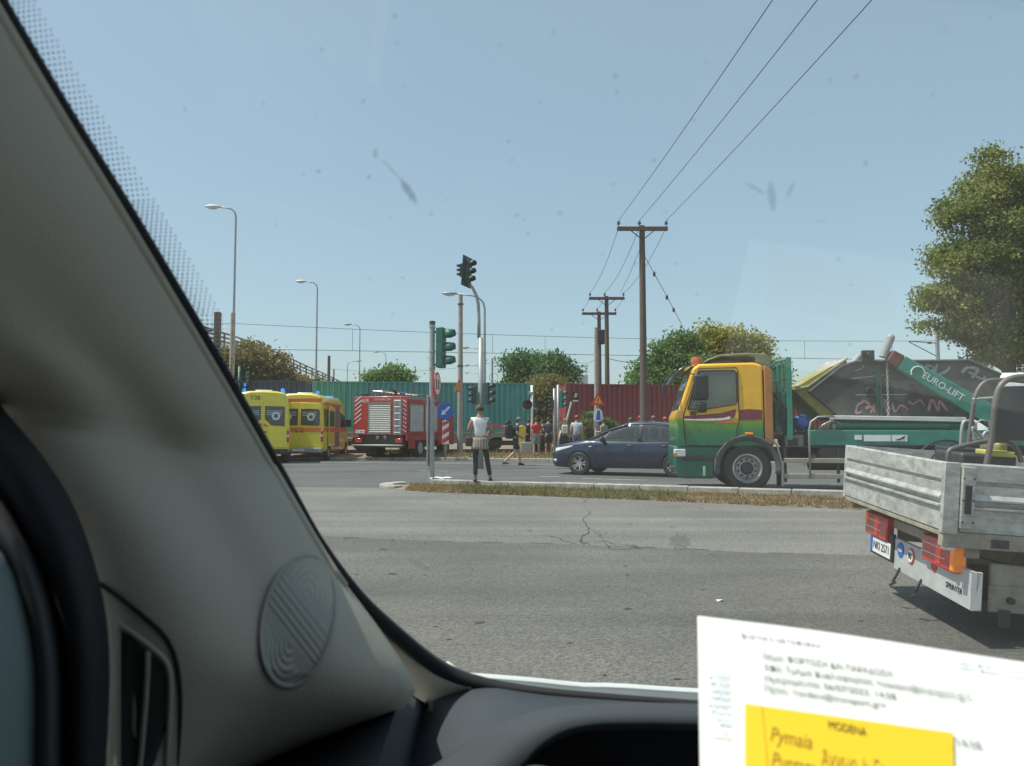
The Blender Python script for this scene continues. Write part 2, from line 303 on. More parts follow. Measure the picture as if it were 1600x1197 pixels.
# worn markings on the far road
defm('worn_marking', (.42, .42, .40), .8, var=.35, scale=6)
b = MB()
for (p0, p1) in [((843, 745), (874, 745.5)), ((908, 748), (1010, 751)), ((655, 736), (700, 736.5))]:
    a = G(*p0); c = G(*p1); b.add([(a.x, a.y-.06, .009), (c.x, c.y-.06, .009), (c.x, c.y+.07, .009), (a.x, a.y+.07, .009)], [(0, 1, 2, 3)])
b.add([(-9, 31.3, .009), (2, 28.6, .009), (2, 28.75, .009), (-9, 31.45, .009)], [(0, 1, 2, 3)])
struct(b.obj('road_marking', M['worn_marking']))
# the median: kerb stones on its far side, dry weeds on the near side
b = MB(); xs2 = [-2.75+i*.35 for i in range(90)]
rows = []
for x in xs2:
    y0 = edge_y(x); y1 = max(kline(x)-.02, y0+.1)
    rows.append([(x, y0+(y1-y0)*t+random.uniform(-.03, .03), .006+(.045*math.sin(min(t*1.3, 1)*PI/2)+random.uniform(-.008, .012) if t > 0 else 0)) for t in (0, .12, .3, .5, .7, .85, 1)])
b.grid(rows); struct(b.obj('median', dry, smooth=True))
b = MB(); x = -1.9
ang = math.atan(-.417); k = 0
ks = []
tipc = Vector((-2.45, 17.55, 0))
while x < 26:
    ln = .98; c0 = Vector((x, kline(x), 0)); q = Matrix.Translation(c0) @ Matrix.Rotation(ang+random.uniform(-.006, .006), 4, 'Z'); h = .165+random.uniform(-.008, .008)
    b.box(.008, ln-.008, random.uniform(-.01, .01), .27, -.01, h, q); x += ln*math.cos(ang)
for t in range(6):   # the rounded nose at the left end
    a = R(112+t*26); q = Matrix.Translation(tipc+Vector((0, 0, 0))) @ Matrix.Rotation(a, 4, 'Z'); b.box(.25, .55, -.14, .14, -.01, .10-t*.006, q)
kb = struct(b.obj('kerb', M['kerb'], bevel=.015))
# tufts of dry grass and litter of leaves
def tufts(name, n, fn, size, m, label):
    vs = []; fs = []
    for i in range(n):
        x, y, z, sz = fn()
        for k in range(random.randint(3, 7)):
            a = random.uniform(0, 2*PI); l_ = size*sz*random.uniform(.4, 1.3); tilt = random.uniform(.2, 1.35); wd = .012*random.uniform(.5, 1.4)+size*.05
            dx, dy = math.cos(a), math.sin(a); ox, oy = x+random.uniform(-.06, .06), y+random.uniform(-.06, .06)
            tx, ty, tz = ox+dx*l_*math.sin(tilt), oy+dy*l_*math.sin(tilt), z+l_*math.cos(tilt)
            o = len(vs); vs += [(ox-dy*wd, oy+dx*wd, z), (ox+dy*wd, oy-dx*wd, z), (tx, ty, tz)]; fs.append((o, o+1, o+2))
    me = bpy.data.meshes.new(name); me.from_pydata(vs, [], fs); me.materials.append(m); o = bpy.data.objects.new(name, me); COL.objects.link(o); tag(o, label, 'grass', kind='stuff'); return o
straw = leaf_mat('straw', (.20, .11, .05), (.33, .23, .11), (.10, .09, .035)); weeds = leaf_mat('weeds', (.07, .11, .03), (.14, .17, .05), (.25, .2, .09))
def med(gmin=-2.3, gmax=12):
    x = random.uniform(gmin, gmax); y0 = edge_y(x); y1 = kline(x); t = random.random()**.8; return x, y0+(y1-y0)*(-.04+.98*t), .03*t+.005, 1
tufts('dry_grass', 8500, med, .075, straw, 'dry straw-coloured weeds and leaf litter on the median in front of the lorry')
tufts('green_weeds', 800, lambda: med(-1.2, 3.2), .11, weeds, 'patches of low green weeds among the dry median litter')
# far kerb, verge and railway
far = [(-12, 34.2), (-3.2, 32.9), (1.5, 31.6), (7, 29.6), (30, 22)]
def fy(x): return float(np.interp(x, [p[0] for p in far], [p[1] for p in far]))
b = MB(); rows = []
for i in range(110):
    x = -12+i*.37; y0 = fy(x)+.2; rows.append([(x, y0, .09), (x, y0+.6, .11+random.uniform(0, .04)), (x, y0+1.6, .1+random.uniform(0, .1)), (x, y0+3, .1+random.uniform(0, .12)), (x, max(38, y0+5)+.1*x, .08)])
b.grid(rows); struct(b.obj('verge', dry, smooth=True))
b = MB(); x = -10
while x < 20:
    a = math.atan2(fy(x+1)-fy(x), 1); q = Matrix.Translation((x, fy(x), 0)) @ Matrix.Rotation(a+random.uniform(-.01, .01), 4, 'Z'); b.box(.01, .97, 0, .2, -.01, .12+random.uniform(-.01, .01), q); x += .98*math.cos(a)
kf = struct(b.obj('kerb', M['kerb'], bevel=.015))
def vg(): x = random.uniform(-6, 9); y0 = fy(x); return x, random.uniform(y0+.3, 37.5), .1, random.uniform(.6, 2)
tufts('verge_grass', 1500, vg, .2, straw, 'dry yellow grass on the verge before the railway')
tufts('verge_weeds', 350, vg, .2, weeds, 'scattered green weeds on the verge before the railway')
TA = math.atan(.168); TR = Matrix.Translation((0, 40.2, 0)) @ Matrix.Rotation(TA, 4, 'Z')
b = MB(); b.prism([(-1.2, -.05), (-.9, .12), (3.4, .12), (3.9, -.05)], 'x', -90, 90)
o = struct(b.obj('railway_ballast', gravel)); o.matrix_world = TR
b = MB()
for yy in (.55, 2.0): b.box(-90, 90, yy-.035, yy+.035, .12, .26)
o = struct(b.obj('railway_rail', mat('rail', (.12, .08, .06), .6, .4))); o.matrix_world = TR

# ------------------------------------------------------------------ the freight train
def container(s0, ln, m, label, group='shipping containers on the train'):
    t = thing('shipping_container', label, 'container', TR @ Vector((s0, 0, 1.16)), TA, group)
    H = 2.6; D = 2.44
    for side, yy in (('n', 0), ('f', D)):
        b = MB(); prof = []; x = .12; sgn = 1 if side == 'n' else -1
        while x < ln-.3:
            prof += [(x, .012), (x+.11, .012), (x+.135, .085), (x+.25, .085)]; x += .278
        prof.append((ln-.12, .012))
        b.grid([[(px, yy+sgn*q, z) for px, q in prof] for z in (.16, H-.07)]); b.obj('side_panel', m, t)
    b = MB(); b.box(.1, ln-.1, .03, D-.03, H-.05, H-.02); b.obj('roof', m, t)
    for xx in (0, ln-.14):
        b = MB(); b.box(xx+.03, xx+.11, .12, D-.12, .16, H-.1); b.obj('end_panel', m, t)
        for yy in (0, D-.12): b = MB(); b.box(xx, xx+.14, yy, yy+.12, 0, H); b.obj('corner_post', m, t, bevel=.01)
    for yy in (0, D-.1):
        b = MB(); b.box(.14, ln-.14, yy-.003, yy+.1, 0, .16); b.box(.14, ln-.14, yy-.003, yy+.06, H-.07, H); b.obj('rail', m, t)
    return t
def cmat(n, c, d): return mat(n, c, .5, var=.18, scale=1.3, dirt=d, dirt_amt=.5, stretch=(3.5, 3.5, .35), bump=.1, bscale=8)
c_teal = cmat('container_teal', (.07, .33, .30), (.12, .25, .2)); c_red = cmat('container_red', (.27, .045, .05), (.2, .09, .06)); c_navy = cmat('container_navy', (.035, .05, .12), (.1, .1, .12)); c_brown = cmat('container_brown', (.24, .06, .04), (.2, .1, .07))
def sx(px, off=0):   # position along the train of a picture column
    u = (px-800)/F; X = u*40.2/(1-.168*u); return X/math.cos(TA)
s1 = sx(488); container(s1, sx(827)-s1, c_teal, 'teal corrugated container standing behind the fire engine and the crossing')
container(s1-.25-12.2, 12.2, c_navy, 'dark navy container at the left end, behind the ambulances')
s2 = sx(884); cr = container(s2, 12.19, c_red, 'dark red container behind the blue hatchback with a small square logo')
cb = container(s2+12.45, 12.19, c_brown, 'brownish red container partly hidden behind the skip lorry')
container(s2+24.9, 12.19, c_red, 'dark red container farthest right, hidden behind the skip')
b = MB(); b.box(.0, .30, -.02, -.006, .0, .4); lg = b.obj('logo', M['black_sign'], cr, loc=((sx(895)-s2), 0, 1.75))
b = MB(); b.prism([(.05, .12), (.2, .12), (.26, .35), (.12, .35)], 'y', -.028, -.022); b.obj('emblem', mat('logo_yellow', (.7, .6, .25), .5), lg)
b = MB(); b.box(.0, .3, -.012, -.006, -.1, -.02); b.obj('label_strip', M['white_sign'], lg)
text('GLUOCA', .28, M['white_sign'], cb, (.9, -.01, 1.75), FACE, ext=.002)
def wagon(s0, ln, label):
    t = thing('flat_wagon', label, 'railway wagon', TR @ Vector((s0, 0, 0)), TA, 'flat wagons of the freight train')
    m = mat('wagon_grey', (.26, .25, .21), .7, var=.2, dirt=(.14, .11, .08), dirt_amt=.5)
    b = MB(); b.prism([(0, .92), (0, 1.14), (ln, 1.14), (ln, .92), (ln-2.6, .92), (ln-3.2, .62), (3.2, .62), (2.6, .92)], 'y', .02, .14); b.box(.05, ln-.05, .16, 2.3, 1.0, 1.12); b.prism([(0, .92), (0, 1.14), (ln, 1.14), (ln, .92), (ln-2.6, .92), (ln-3.2, .62), (3.2, .62), (2.6, .92)], 'y', 2.3, 2.42)
    b.obj('underframe', m, t, bevel=.01)
    for c in (1.6, ln-1.6):
        b = MB(); b.prism([(c-1.3, .55), (c-1.1, .75), (c+1.1, .75), (c+1.3, .55), (c+.9, .45), (c+.5, .55), (c-.5, .55), (c-.9, .45)], 'y', .3, .42); b.box(c-.9, c+.9, .42, 2.1, .5, .7); b.obj('bogie', M['dark_metal'], t)
        for dx in (-.9, .9):
            for yy in (.55, 2.0): b = MB(); b.lathe([(.001, -.06), (.42, -.06), (.42, .02), (.46, .05), (.001, .05)], (c+dx, yy, .7), 'y', 20); b.obj('wheel', M['dark_metal'], t, smooth=30)
    for xx in (-.4, ln+.05): 
        for yy in (.45, 2.0): b = MB(); b.lathe([(.06, 0), (.06, .28), (.2, .28), (.2, .33)], (xx, yy, 1.02), 'x', 12); b.obj('buffer', M['dark_metal'], t, smooth=30)
    for k in range(int(ln/1.6)): 
        b = MB(); b.box(1+k*1.6, 1.06+k*1.6, -.012, .018, .68, 1.1); b.obj('stanchion', m, t)
    return t
wagon(s1-.1, 11.9, 'flat wagon under the teal container, grey side beam low to the rails'); wagon(s1-13, 12.4, 'flat wagon under the navy container behind the ambulances')
wagon(s2-.2, 12.6, 'flat wagon under the red container behind the hatchback'); wagon(s2+12.9, 12.4, 'flat wagon under the brownish red container behind the lorry'); wagon(s2+26.1, 12, 'flat wagon at the far right end behind the pickup')

# ------------------------------------------------------------------ overhead line
defm('wire', (.03, .03, .03), .6)
def cat_wire(name, z0, sag, yo, label):
    b = MB(); pts = []
    for i in range(-60, 90, 2): 
        span = ((i-(-14)) % 44)/44; pts.append(TR @ Vector((i, yo, z0-sag*4*span*(1-span))))
    b.tube(pts, .012 if sag else .014, 5, False); return tag(b.obj(name, M['wire']), label, 'overhead wire', 'wires over the railway')
cat_wire('messenger_wire', 6.75, .35, 1.3, 'upper overhead wire strung level above the train'); cat_wire('contact_wire', 5.45, 0, 1.3, 'lower overhead wire strung level above the train')
for px in (548, 775, 860, 1050, 1279, 1180, 1420):
    s = sx(px); p = TR @ Vector((s, 1.3, 5.45)); b = MB(); span = ((s+14) % 44)/44; b.tube([p, p+Vector((0, 0, 1.28-.35*4*span*(1-span)))], .01, 5, False); tag(b.obj('wire_dropper', M['wire']), 'thin dropper joining the two railway wires above px', 'wire dropper', 'droppers between the railway wires')
for o, lb in zip([o for o in COL.objects if o.name.startswith('wire_dropper')], ('above the second ambulance', 'right of the traffic signal mast', 'above the bright green tree', 'above the dark green tree, left of the orange cab', 'above the pale skip flap', 'directly above the green headboard cage', 'above the right part of the dark skip')): o['label'] = 'thin wire dropper '+lb
def mast(px, top, d, wd, m, label):
    p = XA(px, d); zt = W(px, top, d).z; t = thing('catenary_mast', label, 'mast', (p, d, 0), 0, 'steel masts of the overhead line')
    b = MB(); b.box(-wd/2, wd/2, -wd/2, wd/2, 0, zt); b.obj('post', m, t)
    b = MB(); b.tube([(0, 0, zt-.9), (-1.6, .5, zt-.7)], .035, 6); b.tube([(0, 0, zt-1.8), (-1.6, .5, zt-.75)], .03, 6); b.obj('bracket_arm', M['dark_metal'], t)
    b = MB(); b.lathe([(.03, -.14), (.09, -.1), (.04, -.05), (.09, 0), (.04, .05), (.09, .1), (.03, .14)], (-.45, .12, zt-.86), 'x', 10); b.obj('insulator', M['dark_metal'], t, smooth=True)
mast(337, 488, 36.5, .26, mat('mast_steel', (.12, .10, .09), .7, dirt=(.2, .15, .12)), 'dark square mast at the left beside the overpass railing')
mast(1468, 515, 50, .18, M['galv'], 'grey mast standing behind the skip, left of the big tree')

# ------------------------------------------------------------------ overpass on the left
t = thing('overpass', 'concrete road overpass ramp descending behind the trees, with a metal railing', 'bridge')
A = [W(285, 525, 50), W(400, 556, 66), W(512, 601, 88), W(600, 640, 120)]
b = MB()
for i in range(3):
    a, c = A[i], A[i+1]; n_ = Vector((-8, 4, 0))
    for (zl, zh, off) in ((-1.3, -.05, 0),):
        b.add([a+Vector((0, 0, zl)), c+Vector((0, 0, zl)), c+Vector((0, 0, zh)), a+Vector((0, 0, zh)), a+n_+Vector((0, 0, zl)), c+n_+Vector((0, 0, zl)), c+n_+Vector((0, 0, zh)), a+n_+Vector((0, 0, zh))], [(0, 1, 2, 3), (4, 5, 6, 7), (0, 1, 5, 4), (3, 2, 6, 7), (0, 3, 7, 4), (1, 2, 6, 5)])
b.obj('deck', M['concrete'], t)
for i in range(3):
    a, c = A[i], A[i+1]; n_ = Vector((-5.5, 3, 0))
    for tt in (.15, .65): p = a.lerp(c, tt)+n_*.7; b = MB(); b.lathe([(.5, 0), (.5, p.z-1.3)], (p.x, p.y, 0), 'z', 16); b.obj('pier', M['concrete'], t, smooth=30)
rm = mat('rail_paint', (.17, .14, .12), .7); b = MB()
for hh in (1.05, .72, .4): b.tube([p+Vector((0, 0, hh)) for p in A], .07, 5)
b.obj('handrail', rm, t)
L_ = 0
for i in range(3):
    n_ = int((A[i+1]-A[i]).length/1.9)
    for k in range(n_): p = A[i].lerp(A[i+1], k/n_); b = MB(); b.box(p.x-.06, p.x+.06, p.y-.06, p.y+.06, p.z-.05, p.z+1.12); b.obj('railing_post', rm, t)

# ------------------------------------------------------------------ trees
def tree(name, label, base, blobs, nleaf, ls, m, trunk_r=.2, gap=.0, seed=1, group=None, clump=.45):
    rg = np.random.default_rng(seed); t = thing(name, label, 'tree', base, 0, group); base = Vector(base)
    big = list(blobs); sb = []
    for b_ in big:
        sb.append((b_[0], b_[1], b_[2], b_[3]*.55, b_[4]*.55, b_[5]*.55))
        for q in range(12):
            v = rg.normal(size=3); v /= np.linalg.norm(v); f = rg.uniform(.10, .34); sb.append((b_[0]+v[0]*b_[3]*.9, b_[1]+v[1]*b_[4]*.9, b_[2]+v[2]*b_[5]*.9, b_[3]*f, b_[4]*f, b_[5]*f*.8))
    blobs = sb
    vol = np.array([b_[3]*b_[4]*b_[5] for b_ in blobs])**.8; vol = vol/vol.sum(); nc = max(nleaf//14, 20)
    cl = []
    for i in rg.choice(len(blobs), nc, p=vol):
        bx_, by_, bz_, rx, ry, rz_ = blobs[i]; v = rg.normal(size=3); v /= np.linalg.norm(v); r_ = rg.uniform(.35, 1.0)**.6*(1+.16*math.sin(v[0]*7+i)+.12*rg.normal()); cl.append([bx_+v[0]*rx*r_, by_+v[1]*ry*r_, bz_+v[2]*rz_*r_])
    cl = np.array(cl); n = nc*14; c = np.repeat(cl, 14, axis=0)+rg.normal(size=(n, 3))*[clump, clump, clump*.6]
    a = rg.normal(size=(n, 3)); a /= np.linalg.norm(a, axis=1)[:, None]; q = rg.normal(size=(n, 3)); q[:, 2] += .0; bb = np.cross(a, q); bb /= np.linalg.norm(bb, axis=1)[:, None]
    s_ = ls*rg.uniform(.6, 1.4, size=(n, 1)); P = np.stack([c-a*s_, c+bb*s_*.55, c+a*s_, c-bb*s_*.55], axis=1).reshape(-1, 3)
    me = bpy.data.meshes.new('crown'); me.vertices.add(4*n); me.vertices.foreach_set('co', P.astype(np.float32).ravel()); me.loops.add(4*n); me.loops.foreach_set('vertex_index', np.arange(4*n, dtype=np.int32)); me.polygons.add(n); me.polygons.foreach_set('loop_start', np.arange(0, 4*n, 4, dtype=np.int32)); me.update(calc_edges=True)
    me.materials.append(m); o = bpy.data.objects.new('crown', me); COL.objects.link(o); o.parent = t
    zc = min(b_[2]-b_[5]*.4 for b_ in big); zc = max(zc, .8); cx = sum(b_[0] for b_ in big)/len(big)*.3
    b = MB(); b.tube([(0, 0, -.05), (0, 0, .3), (cx*.5, 0, zc*.6), (cx, 0, zc)], [trunk_r*1.4, trunk_r, trunk_r*.9, trunk_r*.75], 10); b.obj('trunk', M['bark'], t, smooth=True)
    b = MB()
    for b_ in big: e = Vector(b_[:3]); s = Vector((cx, 0, zc)); mid = s.lerp(e, .5)+Vector((rg.normal()*.2, rg.normal()*.2, .1)); b.tube([s-Vector((0, 0, .3)), mid, e, e+Vector((0, 0, b_[5]*.5))], [trunk_r*.55, trunk_r*.35, trunk_r*.18, .02], 6)
    for c_ in cl[::max(1, nc//60)]: 
        j = min(blobs, key=lambda b_: (b_[0]-c_[0])**2+(b_[1]-c_[1])**2+(b_[2]-c_[2])**2); b.tube([Vector(j[:3]), Vector(j[:3]).lerp(Vector(c_), .5)+Vector((0, 0, .1)), Vector(c_)], [trunk_r*.15, trunk_r*.1, .012], 4)
    b.obj('branches', M['bark'], t, smooth=True)
    return t
def blobs_px(base, d, lst):
    out = []
    for px, py, rx, ry in lst: p = W(px, py, d); out.append((p.x-base[0], random.uniform(-.3, .3)*rx/F*d, p.z-base[2], rx/F*d, rx/F*d*.9, ry/F*d))
    return out
L_green = leaf_mat('leaf_green', (.06, .12, .03), (.13, .24, .06), (.24, .36, .10)); L_plane = leaf_mat('leaf_plane', (.06, .10, .025), (.20, .25, .055), (.42, .40, .12)); L_olive = leaf_mat('leaf_olive', (.10, .11, .04), (.21, .18, .06), (.33, .26, .10)); L_yellow_refl = leaf_mat('leaf_yellow_reflection', (.14, .17, .02), (.34, .33, .04), (.50, .44, .08)); L_fresh = leaf_mat('leaf_fresh', (.045, .11, .03), (.09, .19, .06), (.16, .28, .10))  # the yellow leaves carry the note's windscreen reflection in their colour
def ptree(name, label, px, d, lst, n, ls, m, tr=.18, seed=1, clump=.4): base = (XA(px, d), d, 0); return tree(name, label, base, blobs_px(base, d, lst), n, ls, m, tr, seed=seed, clump=clump)
ptree('plane_tree', 'tall plane tree with yellowing leaves at the right edge of the view', 1590, 30, [(1545, 280, 45, 42), (1580, 300, 50, 50), (1520, 335, 52, 45), (1500, 390, 45, 38), (1560, 380, 60, 55), (1470, 400, 30, 20), (1490, 470, 50, 32), (1545, 460, 60, 45), (1600, 420, 70, 80), (1610, 330, 50, 50), (1500, 510, 50, 18), (1535, 525, 45, 30), (1570, 545, 50, 32), (1610, 520, 60, 60), (1660, 400, 70, 120), (1455, 505, 22, 8), (1540, 560, 30, 14), (1515, 425, 60, 40), (1462, 472, 25, 14)], 87400, 0.074, L_plane, .32, 3, .24)
ptree('roadside_tree', 'bushy brownish olive tree in front of the overpass railing', 400, 48, [(365, 565, 32, 28), (400, 562, 36, 24), (425, 580, 24, 16), (385, 590, 45, 28), (450, 597, 20, 10), (478, 606, 24, 8), (340, 600, 30, 30), (455, 618, 45, 16)], 28500, 0.124, L_olive, .2, 4)
ptree('roadside_tree', 'small round dark green tree above the teal container', 610, 62, [(592, 590, 22, 12), (615, 588, 20, 12), (633, 592, 12, 10), (605, 610, 35, 25)], 15200, 0.136, L_green, .15, 5)
ptree('roadside_tree', 'leafy bright green tree above the gap between the containers', 840, 56, [(805, 578, 22, 25), (830, 572, 26, 22), (858, 578, 26, 25), (882, 588, 18, 20), (840, 610, 50, 40)], 28500, 0.124, L_fresh, .2, 6)
ptree('roadside_tree', 'olive brown tree standing in the gap between teal and red containers', 858, 46, [(852, 612, 22, 20), (868, 625, 18, 25), (846, 645, 22, 28), (872, 660, 20, 30), (858, 600, 14, 10)], 17100, 0.093, L_olive, .14, 7)
ptree('roadside_tree', 'dark green tree between the wooden pole and the lorry cab', 1045, 52, [(1010, 585, 22, 20), (1035, 565, 25, 28), (1062, 545, 24, 30), (1080, 575, 35, 35), (1030, 600, 45, 30), (1000, 572, 8, 8)], 32300, 0.118, L_green, .2, 8)
ptree('roadside_tree', 'green tree with a yellow reflection put into its leaves, behind the orange lorry cab', 1150, 54, [(1105, 535, 28, 28), (1135, 528, 28, 24), (1168, 548, 28, 25), (1195, 570, 26, 24), (1130, 570, 50, 40), (1180, 600, 50, 30), (1218, 590, 14, 16)], 36100, 0.118, L_yellow_refl, .2, 9)
ptree('roadside_tree', 'pale green tree far behind the overpass at left', 330, 75, [(310, 590, 40, 30), (350, 600, 40, 30)], 7600, 0.186, L_olive, .2, 10)
for i, (px, py, d, r_, m, lb) in enumerate([(1000, 690, 37.6, 22, L_green, 'low green bush beside the big wooden pole'), (950, 665, 38, 14, L_fresh, 'green shrub beside the concrete pole with the triangle sign'), (843, 685, 37.3, 10, L_fresh, 'low green shrub behind the man in the red shirt'), (918, 668, 37.5, 12, L_olive, 'rusty brown shrub beside the man in the pale shirt'), (925, 655, 38.2, 12, L_green, 'dark shrub left of the concrete pole'), (1035, 692, 37.8, 18, L_fresh, 'low green bush nearest the lorry cab')]):
    base = (XA(px, d), d, .1); t = thing('shrub', lb, 'shrub', base); 
    p = W(px, py, d); rr = r_/F*d; bl = [(0, 0, p.z-.1, rr, rr, rr*.9), (rr*.5, 0, (p.z)*.6, rr*.8, rr*.8, rr*.7), (-rr*.4, 0, (p.z)*.5, rr*.8, rr*.7, rr*.6)]
    o = tree('shrub', lb, base, bl, 900, .09, m, .03, seed=20+i, clump=.12); o['category'] = 'shrub'; bpy.data.objects.remove(t)

# ------------------------------------------------------------------ street lamps
def street_lamp(px, top, d, arm, label, head='lamp_white', r=.09):
    p = XA(px, d); zt = W(px, top, d).z; L = arm/F*d; t = thing('street_lamp', label, 'street lamp', (p, d, 0), 0, 'street lamps'); s = 1 if L > 0 else -1; q = min(abs(L)*.35, .9)
    b = MB(); pts = [(0, 0, 0), (0, 0, zt*.35), (0, 0, zt-q)]+[(s*q*(1-math.cos(a)), 0, zt-q+q*math.sin(a)) for a in (R(30), R(60), R(88))]+[(L*.85, 0, zt+abs(L)*.06)]
    b.tube(pts, [r, r*.9, r*.6, r*.5, r*.5, r*.5, r*.4], 8); b.obj('post', M['galv'], t, smooth=True)
    b = MB(); hl = .85; c = (L-s*.1, 0, zt+abs(L)*.06); b.ball(c, (hl*.55, .17, .10), 14, 8); o = b.obj('lamp_head', M[head], t, smooth=True)
    b = MB(); b.ball((c[0]-0, 0, c[2]-.05), (hl*.38, .13, .12), 12, 8); b.obj('diffuser', M['clear_lens'], o, smooth=True)
    return t
street_lamp(362, 325, 42, -40, 'tall street lamp leftmost in view, its head pointing left'); street_lamp(493, 441, 60, -28, 'second tall street lamp, above the second ambulance'); street_lamp(561, 508, 85, -21, 'third street lamp, above the left part of the teal container', 'galv')
street_lamp(602, 551, 118, -16, 'small distant street lamp above the small round tree', 'galv'); street_lamp(542, 565, 100, 18, 'distant street lamp with its arm pointing right', 'galv'); street_lamp(649, 582, 150, -13, 'tiny distant street lamp right of the small round tree', 'galv')
street_lamp(757, 462, 44, -58, 'street lamp with a long arm behind the mast signal', 'galv', .1); street_lamp(757, 545, 80, -32, 'distant street lamp whose arm shows left of the signal mast at mid height', 'galv', .09); street_lamp(756, 572, 110, -28, 'farther street lamp with a low arm left of the signal mast', 'galv', .09); street_lamp(755, 584, 140, -27, 'farthest street lamp, lowest arm left of the signal mast', 'galv', .09)
def pole(name, px, top, d, r0, r1, m, label, cat='pole', z0=0):
    p = XA(px, d); zt = W(px, top, d).z; t = thing(name, label, cat, (p, d, z0)); b = MB(); n_ = 14; b.tube([(0, 0, (zt-z0)*i/6) for i in range(7)], [r0+(r1-r0)*i/6 for i in range(7)], n_); b.obj('post', m, t, smooth=40); return t, zt-z0
pole('concrete_pole', 361, 489, 34, .14, .10, M['pole_concrete'], 'short pale pole in front of the leftmost street lamp'); pole('wooden_pole', 513, 556, 70, .16, .13, M['wood'], 'distant dark pole beside the end of the overpass railing'); pole('thin_post', 521, 577, 70, .06, .06, M['dark_metal'], 'thin dark post beside the distant dark pole')
t_, _ = pole('thin_post', 769, 560, 48, .08, .06, M['galv'], 'thin post with a ring right of the signal mast'); b = MB(); b.tube([(.28*math.cos(a*PI/8), -.05, .28*math.sin(a*PI/8)) for a in range(17)], .02, 5, False); b.obj('ring', M['galv'], t_, loc=(.1, -.05, W(769, 590, 48).z))
# concrete block with a frame, far away
t = thing('water_tower', 'small pale concrete block with a steel frame on top, far behind the red container', 'building', (XA(909, 120), 120, 0)); b = MB(); b.box(-.9, .9, -.9, .9, 0, W(909, 587, 120).z); b.obj('wall', mat('pale_concrete', (.45, .45, .42), .9), t)
b = MB(); z = W(909, 587, 120).z
for x in (-.7, .7): b.tube([(x, 0, z), (x, 0, z+1.7)], .05, 5)
for zz in (.6, 1.5): b.tube([(-1.1, 0, z+zz), (1.1, 0, z+zz)], .05, 5)
b.obj('frame', M['dark_metal'], t)

# ------------------------------------------------------------------ power poles
def power_pole(px, top, d, arm_px, r, label, tilt=0, braces=True):
    t, zt = pole('power_pole', px, top, d, r*1.15, r*.8, M['wood'], label, 'power pole'); t['group'] = 'wooden power poles'; a = arm_px/F*d/2
    b = MB(); b.box(-a, a, -.16, -.04, zt-.22, zt-.06); ca = b.obj('crossarm', M['wood'], t, bevel=.01)
    ins = []
    for x in (-a+.06, -a*.12, a-.06):
        b = MB(); b.tube([(x, -.1, zt-.06), (x, -.1, zt+.1)], .014, 6); b.lathe([(.03, .0), (.07, .02), (.075, .05), (.04, .07), (.065, .09), (.06, .12), (.03, .16), (.02, .19)], (x, -.1, zt+.02), 'z', 12); b.obj('insulator', M['insul'], t, smooth=True); ins.append(Vector((t.location.x+x, d-.1, zt+.19)))
    b = MB(); b.tube([(-a*.45, -.1, zt-.22), (0, -.14, zt-.6)], .02, 6); b.tube([(a*.45, -.1, zt-.22), (0, -.14, zt-.6)], .02, 6); b.obj('brace', M['dark_metal'], t)
    return t, ins, zt
defm('insul', (.10, .07, .06), .25, coat=.5)
pA, iA, zA = power_pole(1006, 353, 30, 80, .14, 'nearest tall wooden power pole with crossarm, behind the blue hatchback')
pB, iB, zB = power_pole(949, 463, 44, 56, .14, 'second wooden power pole, with its crossarm higher and slightly right'); pC, iC, zC = power_pole(937, 487, 48, 54, .14, 'farthest wooden power pole, its crossarm lower and left')
b = MB(); b.box(-.3, .3, -.55, -.15, zC-2.1, zC-1.2); b.obj('transformer', M['dark_metal'], pC, bevel=.05)
def wire(pts, r, label, name='power_line', mid=None): b = MB(); b.tube(pts, r, 5, False); return tag(b.obj(name, M['wire']), label, 'power line', 'power lines')
def sagged(a, c, sag, n=16): return [a.lerp(c, i/n)-Vector((0, 0, sag*4*(i/n)*(1-i/n))) for i in range(n+1)]
for k, (px, lb) in enumerate(((1207, 'left'), (1277, 'middle'), (1362, 'right'))):
    a = iA[k]; m_ = W(px, 0, 13); dr = (m_-a).xy/(30-13); pts = []
    zl = m_.z
    for i in range(34):
        y = 29.9-i*1.25; tt = (29.9-y)/(29.9-13); x = a.x+(m_.x-a.x)*tt; q = zl-a.z; z = a.z+q*(1.36*tt-.36*tt*tt) ; pts.append(Vector((x, y, z)))
    wire(pts, .009, f'{lb} of the three wires running from the near power pole overhead')
for k in range(3): wire(sagged(iA[k]-Vector((0, -.1, .3)), iB[k], .35), .010, ['left', 'middle', 'right'][k]+' wire between the nearest and second power poles')
for k in range(3): wire(sagged(iB[k]-Vector((0, 0, .2)), iC[k], .15), .010, ['left', 'middle', 'right'][k]+' short wire between the second and farthest power poles')
wire(sagged(Vector((iA[1].x, 30, zA-1.0)), iB[2]-Vector((.2, 0, 0)), .1), .010, 'slack wire from below the near crossarm to the second pole')
gy = [Vector((iA[1].x+.1, 30, zA-1.0)), W(1043, 465, 31), W(1064, 505, 33), W(1120, 640, 37.5)]
t = wire([gy[0], gy[1], gy[2], gy[3]], .012, 'guy wire slanting down right from the nearest power pole', 'guy_wire'); t['category'] = 'guy wire'
b = MB(); 
for q in (.3, .62, .8): p = gy[0].lerp(gy[2], q); b.ball(p, (.06, .06, .12), 8, 6)
b.obj('guy_insulator', M['insul'], t, smooth=True)
wire(sagged(W(950, 560, 44), W(1010, 566, 40), .1), .02, 'thick low cable running right from the second power pole'); wire(sagged(W(905, 566, 60), W(932, 560, 44), .2), .012, 'thin low cable running left from the second power pole'); wire(sagged(W(775, 566, 60), W(513, 576, 68), .5), .012, 'faint low cable above the teal container, toward the left')
